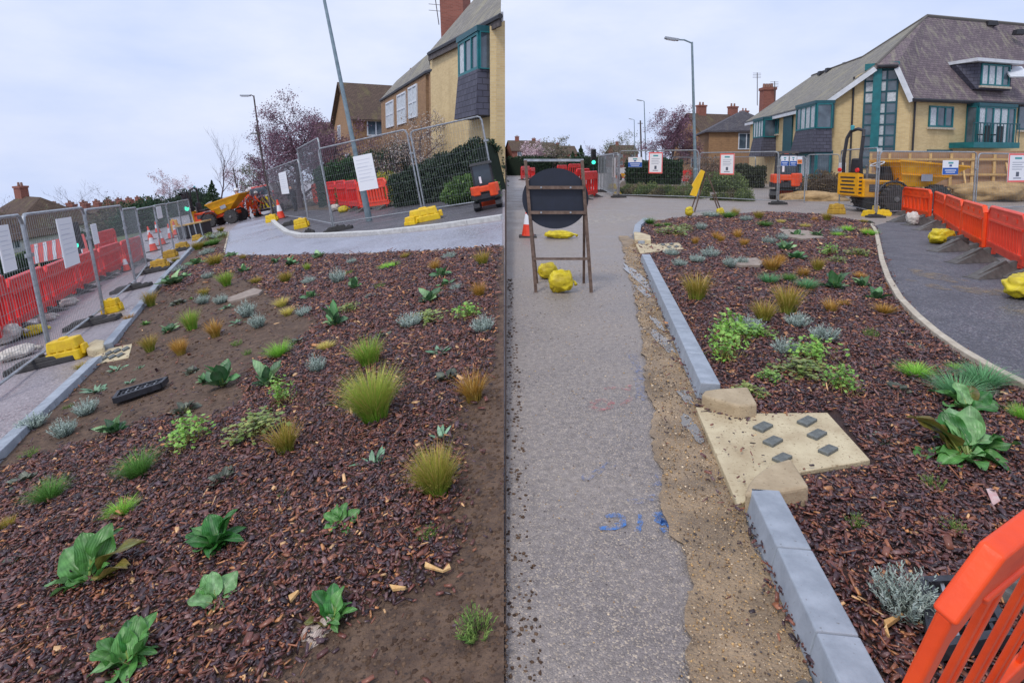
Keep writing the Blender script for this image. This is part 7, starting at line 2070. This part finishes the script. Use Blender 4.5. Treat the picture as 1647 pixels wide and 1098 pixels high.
LIST_L = """go 244 497 28 30;go 243 571 30 32;or 289 573 28 28;or 209 522 20 16;go 135 599 28 16;gl 235 526 28 14;be 272 538 28 14;sa 189 597 26 12;sa 226 595 18 9;sa 210 620 20 10;sa 155 634 34 20
sp 111 661 16 8;la 58 695 38 20;la 106 704 34 24;la 141 672 32 22;be 188 702 44 30;go 347 430 36 22;gg 366 465 30 28;gg 310 536 36 38;or 348 548 34 32;or 293 577 30 30;go 461 458 28 22;go 413 460 22 14
go 330 480 22 16;gl 309 484 16 9;gg 496 439 14 15;go 392 422 13 12;ye 454 497 28 18;ye 464 511 26 16;br 451 582 38 28;ye 523 568 26 14;la 328 492 20 14;la 357 492 20 14;la 400 514 26 22;la 417 531 24 20
la 490 511 22 14;la 498 459 19 12;la 335 450 16 9;be 394 443 18 17;be 281 462 42 20;be 444 426 18 11;be 470 431 24 16;be 513 419 20 13;be 361 628 52 42;be 328 620 22 16;be 432 628 44 44;be 503 483 24 14
sa 366 499 26 12;sa 383 525 24 13;sp 383 559 16 12;sp 399 575 14 12;be 373 416 20 10;he 479 556 32 14;he 309 605 26 18;he 288 492 26 14;br 627 435 26 11;go 653 419 18 12;go 778 432 30 28;or 701 440 24 20
or 773 482 30 30;ye 528 568 30 16;gg 597 600 62 52;or 764 656 60 56;la 724 419 20 10;be 573 470 20 22;be 541 532 36 44;be 691 491 38 24;be 714 450 28 18;be 719 465 26 14;sa 709 576 46 22;la 546 460 22 22
la 663 531 34 22;la 780 541 32 24;la 513 605 26 26;la 567 427 14 9;vi 750 520 46 22;sp 612 468 16 14;sa 650 483 16 8;he 597 484 30 12;he 719 620 50 26;he 615 548 34 16;he 615 496 18 8
fe 226 775 52 46;fe 83 815 50 38;br 200 837 40 28;sp 48 739 26 18;go 17 858 28 24;vi 315 720 70 38;vd 410 712 90 30;he 39 787 46 26;he 24 918 44 24;he 365 784 54 30;he 300 670 42 28
go 464 737 58 56;gl 457 809 32 30;sa 605 756 66 36;sa 712 718 38 32;sp 690 874 30 28;vi 455 660 46 40;sp 769 1032 60 52;vd 690 520 60 14;vd 560 505 40 12;la 735 470 18 10;sp 560 445 16 10
be 300 450 20 10;gl 268 452 26 14;la 290 440 20 10;go 320 404 26 16;la 334 412 22 10;be 318 428 26 12;fe 345 396 24 12;vd 340 386 26 9;la 352 384 22 8;fe 330 398 22 9;go 356 374 16 9;vd 360 385 20 8;go 283 424 18 10"""
LIST_R = """go 1120 493 54 54;or 1118 397 15 16;or 1152 389 17 16;or 1160 393 16 15;or 1186 387 19 18;or 1197 400 20 16;go 1182 352 18 18;go 1220 356 20 18;or 1241 440 42 28;go 1266 514 54 58;go 1228 527 44 44;fe 1045 365 17 14
fe 1073 367 13 9;fe 1171 354 22 14;fe 1230 368 22 12;fb 1237 461 30 20;fe 1269 457 22 16;fe 1058 368 14 8;la 1080 415 21 12;la 1093 433 21 13;la 1121 426 22 13;la 1143 418 26 16;la 1237 395 19 12;la 1258 389 16 11
la 1174 433 20 16;la 1193 429 18 12;la 1128 373 15 12;la 1205 538 36 22;la 1283 532 34 22;he 1189 472 24 12;he 1272 359 18 9;vd 1080 381 52 12;vd 1102 373 30 9;vi 1178 560 70 44;vi 1165 590 60 44;vi 1222 548 50 20;be 1262 406 28 18
be 1277 419 30 14;la 1143 352 24 10;go 1330 359 20 18;ye 1295 369 20 10;br 1362 376 20 12;br 1347 382 18 9;br 1399 383 22 14;ye 1391 379 18 12;ye 1364 386 11 6;go 1315 442 26 28;or 1292 450 26 20;or 1255 428 22 20
or 1336 510 30 26;or 1357 498 22 14;or 1422 511 40 22;or 1383 452 22 12;fb 1298 470 34 20;br 1472 614 46 26;fb 1578 630 68 38;fb 1540 650 70 42;gl 1404 598 20 14;sa 1476 569 30 14;gl 1453 541 16 10;br 1535 600 20 14
be 1281 420 30 14;be 1343 470 42 32;be 1388 466 26 20;be 1408 488 30 22;be 1281 383 20 13;be 1315 384 20 13;la 1325 556 40 24;la 1264 576 38 24;vi 1315 590 70 34;vi 1349 636 60 36;vi 1335 414 34 16;vd 1377 416 40 12
he 1442 634 44 20;br 1645 684 36 32;he 1419 716 46 22;sp 1501 792 32 32;sp 1533 866 32 30;sp 1376 861 28 32;vi 1240 620 50 16;vd 1290 610 90 20;vd 1210 640 60 14;gl 1383 545 14 12;sp 1400 550 22 22;vi 1180 545 60 20;la 1456 1006 86 70
la 1345 378 16 9;he 1262 372 16 9;ye 1256 362 16 9;or 1310 358 12 10;la 1200 358 18 9;he 1398 360 14 6;go 1389 361 16 8;he 1290 352 16 7;vd 1345 425 30 10;gl 1290 420 14 10;sp 1480 640 14 10"""
for side, txt in (('L', LIST_L), ('R', LIST_R)):
    for it in txt.replace('\n', ';').split(';'):
        k, u, v, w, h = it.split()
        plant(side, k, float(u), float(v), float(w), float(h))
# the large tufts that stand out
GBIG = grass_mesh('sedge', 200, 1700, S(110, 166, 44), S(200, 186, 104), 1.0, .0042, dead=(TAN, .14))
GM['big', 0] = GM['big', 1] = GM['big', 2] = GBIG
KIND['big'] = ('sedge_tuft', 'grass', 'big')
plant('L', 'big', 607, 690, 92, 92, 'tallest vivid green sedge tuft with long straw tips in sloping bed')
GM['big', 0] = GM['big', 1] = GM['big', 2] = grass_mesh('sedge', 201, 1300, S(112, 154, 48), S(194, 152, 86), .95, .005, dead=(TAN, .14))
plant('L', 'big', 708, 812, 84, 82, 'large green sedge tuft with tan tips beside the bare earth edge')

# near broad-leaved plants: every leaf a part
LEAFM = {}
def leaf_obj(kind, i):
    if (kind, i) in LEAFM: return LEAFM[kind, i]
    rnd = random.Random(300 + i + 17 * len(kind))
    mb = MB()
    c1, c2 = {'mid': (S(100, 154, 80), S(72, 128, 58)), 'dark': (S(52, 114, 50), S(66, 130, 54)), 'pale': (S(140, 184, 124), S(96, 150, 78)), 'brown': (S(112, 122, 48), S(134, 96, 64)), 'dead': (S(206, 192, 180), S(176, 150, 140))}[kind]
    leaf_mb(mb, Matrix.Identity(4), c1, c2, rnd, L=1.0, W=.70 + .05 * (i % 2), stalk=.30, nx=4, ny=9, curl=.20 + .25 * i, fold=.22 + .08 * i, wavy=.13, droop=.5 if kind == 'dead' else .14 * i)
    LEAFM[kind, i] = mb.mesh('leaf', 'leafy', smooth=True)
    return LEAFM[kind, i]
def big_leafy(side, u, v, w, h, leaves, label):
    """leaves: (azimuth seen from above, 0 = away from camera, counter-clockwise; elevation; length factor; kind)"""
    G = GL if side == 'L' else GR; hf = bedL if side == 'L' else bedR
    a, b = G.ab(u, v); base = G.pt(a, b, hf(a, b))
    depth = (base - C0).dot(FWD); s = w * depth / F
    m4 = G.mat(); m4.translation = base
    t = thing('leafy_plant', label, 'plant', m4)
    rr = random.Random(int(u))
    full = []
    for az, el, L, kd in leaves:
        full.append((az, min(el, 58), min(L, .82), kd))
        full.append((az + rr.uniform(-45, 45), max(12, el * rr.uniform(.55, .95)), L * rr.uniform(.45, .75), kd if rr.random() < .7 else 'mid'))
    for i, (az, el, L, kd) in enumerate(full):
        o = put('leaf', leaf_obj(kd, i % 4), t)
        o.matrix_local = leaf_frame(R(az + rr.uniform(-12, 12)), R(el), rr.uniform(-.7, .7), (rr.uniform(-.07, .07) * s, rr.uniform(-.07, .07) * s, .01)) @ Matrix.Diagonal((s * L * .74 * rr.uniform(.85, 1.15), s * L * .68, s * L * .74, 1))
    return t
big_leafy('L', 352, 888, 80, 60, [(90, 35, .8, 'dark'), (60, 60, .95, 'mid'), (20, 70, 1.0, 'dark'), (-20, 72, 1.0, 'dark'), (-60, 60, .9, 'dark'), (-95, 40, .75, 'dark'), (160, 40, .6, 'mid'), (200, 45, .6, 'dark'), (-130, 55, .7, 'dark'), (120, 65, .7, 'dark')], 'dark glossy broad-leaved plant beside a wilting pale one in sloping bed')
big_leafy('L', 352, 978, 66, 70, [(10, 75, 1.3, 'pale'), (60, 55, 1.0, 'mid'), (-40, 30, 1.0, 'pale'), (-110, 15, .6, 'pale'), (110, 40, .8, 'pale'), (170, 15, .5, 'pale'), (40, 65, 1.1, 'pale')], 'pale wilting plant with drooping light green leaves in sloping bed')
big_leafy('L', 212, 1080, 88, 90, [(70, 60, 1.0, 'mid'), (30, 75, 1.2, 'mid'), (-10, 80, 1.2, 'mid'), (-45, 65, 1.2, 'mid'), (-80, 55, .9, 'mid'), (130, 45, .7, 'pale'), (175, 25, .75, 'mid'), (-150, 35, .7, 'mid'), (90, 40, .8, 'mid'), (0, 60, .9, 'dark')], 'upright plant with fleshy mid-green leaves beside dark soil patch')
big_leafy('L', 150, 945, 112, 80, [(100, 28, .62, 'pale'), (75, 50, .75, 'mid'), (40, 65, .8, 'mid'), (5, 70, .75, 'mid'), (-35, 60, .85, 'mid'), (-65, 42, .85, 'brown'), (-85, 25, .8, 'brown'), (110, 8, .7, 'pale'), (160, 40, .4, 'mid'), (60, 30, .8, 'mid'), (-100, 45, .5, 'mid')], 'wide sprawling plant with folded grey-green and reddish leaves')
big_leafy('L', 540, 1008, 80, 66, [(60, 60, .8, 'dark'), (15, 62, .75, 'dark'), (-35, 60, .75, 'mid'), (-80, 50, .5, 'mid'), (100, 25, .6, 'brown'), (130, 5, .85, 'dead'), (150, -4, 1.1, 'dead'), (-140, 55, .5, 'mid')], 'sparse plant with pale dead leaf drooping onto bare soil')
big_leafy('L', 553, 856, 46, 38, [(70, 45, .9, 'mid'), (-10, 70, 1.2, 'mid'), (-70, 30, 1.0, 'mid'), (120, 25, .8, 'mid'), (30, 65, 1.0, 'mid'), (-150, 15, .6, 'mid')], 'young plant with five narrow grey-green leaves alone in mulch')
big_leafy('R', 1552, 742, 118, 92, [(85, 6, .85, 'mid'), (45, 62, .95, 'brown'), (60, 45, .8, 'brown'), (-5, 76, 1.2, 'pale'), (-35, 55, 1.1, 'pale'), (-70, 28, .9, 'dark'), (-95, 22, .8, 'mid'), (-125, 25, .55, 'dark'), (150, 18, .6, 'mid'), (110, 25, .6, 'mid'), (20, 55, .7, 'dark'), (-20, 40, .7, 'mid'), (180, 30, .45, 'pale')], 'large broad-leaved plant with one reddish leaf in level bed')
big_leafy('R', 1560, 664, 90, 46, [(85, 20, .6, 'mid'), (50, 45, .6, 'mid'), (10, 60, .6, 'pale'), (-30, 60, .6, 'brown'), (-70, 40, .6, 'dark'), (-90, 25, .6, 'mid'), (120, 35, .45, 'mid'), (-140, 35, .45, 'dark'), (-10, 75, .55, 'mid')], 'broad-leaved plant in front of blue-green fescue by the path')
# scattered pale wood bits, label and fallen leaves
def litter(side, pts, h, m, name, label, cat):
    G = GL if side == 'L' else GR; hf = bedL if side == 'L' else bedR
    ab = [Vector(G.ab(u, v)) for u, v in pts]; c = sum(ab, Vector((0, 0))) / len(ab)
    if sum((ab[i].x * ab[(i + 1) % len(ab)].y - ab[(i + 1) % len(ab)].x * ab[i].y) for i in range(len(ab))) < 0: ab = ab[::-1]
    o0 = G.pt(c.x, c.y, hf(c.x, c.y) + .03)
    mb = MB(); mb.prism([G.pt(a.x, a.y, hf(c.x, c.y) + .03 + .008 * (i % 2)) - o0 for i, a in enumerate(ab)], G.n * h)
    o = solo(name, mb, m, label, cat); o.location = o0
M['palewood'] = mat('split_wood', S(222, 186, 130), S(196, 150, 92), scale=30, rough=.7)
M['deadleaf'] = mat('dry_leaf', S(224, 212, 180), S(206, 190, 150), scale=30, rough=.7)
M['plabel'] = mat('plant_label', S(206, 186, 180), S(200, 150, 146), scale=20, rough=.4)
litter('R', [(1420, 1024), (1448, 1009), (1451, 1014), (1424, 1030)], .014, 'palewood', 'wood_splinter', 'pale split wood piece beside near lavender', 'wood')
litter('R', [(1424, 1030), (1430, 1048), (1427, 1050), (1420, 1034)], .01, 'palewood', 'wood_splinter', 'short tan splinter touching the lavender', 'wood')
litter('R', [(1489, 1026), (1497, 1020), (1503, 1040), (1498, 1060), (1491, 1056)], .006, 'deadleaf', 'dry_leaf', 'cream dry leaf standing by the drain grid', 'leaf')
litter('R', [(1524, 1082), (1532, 1066), (1546, 1076), (1538, 1086)], .006, 'deadleaf', 'dry_leaf', 'cream dry leaf lying behind orange barrier bars', 'leaf')
litter('R', [(1585, 800), (1598, 797), (1608, 820), (1596, 825)], .003, 'plabel', 'plant_label', 'pinkish plastic plant label lying on mulch', 'label')
litter('L', [(690, 927), (718, 938), (728, 930), (730, 934), (718, 943), (688, 932)], .008, 'palewood', 'wood_splinter', 'pale forked wood splinter on earth at bed edge', 'wood')
litter('L', [(632, 962), (658, 963), (656, 968), (636, 967)], .01, 'palewood', 'wood_splinter', 'pale straight splinter on mulch near bare soil', 'wood')
litter('L', [(470, 980), (484, 968), (487, 972), (472, 986)], .01, 'palewood', 'wood_splinter', 'short tan stick beside the sparse plant', 'wood')
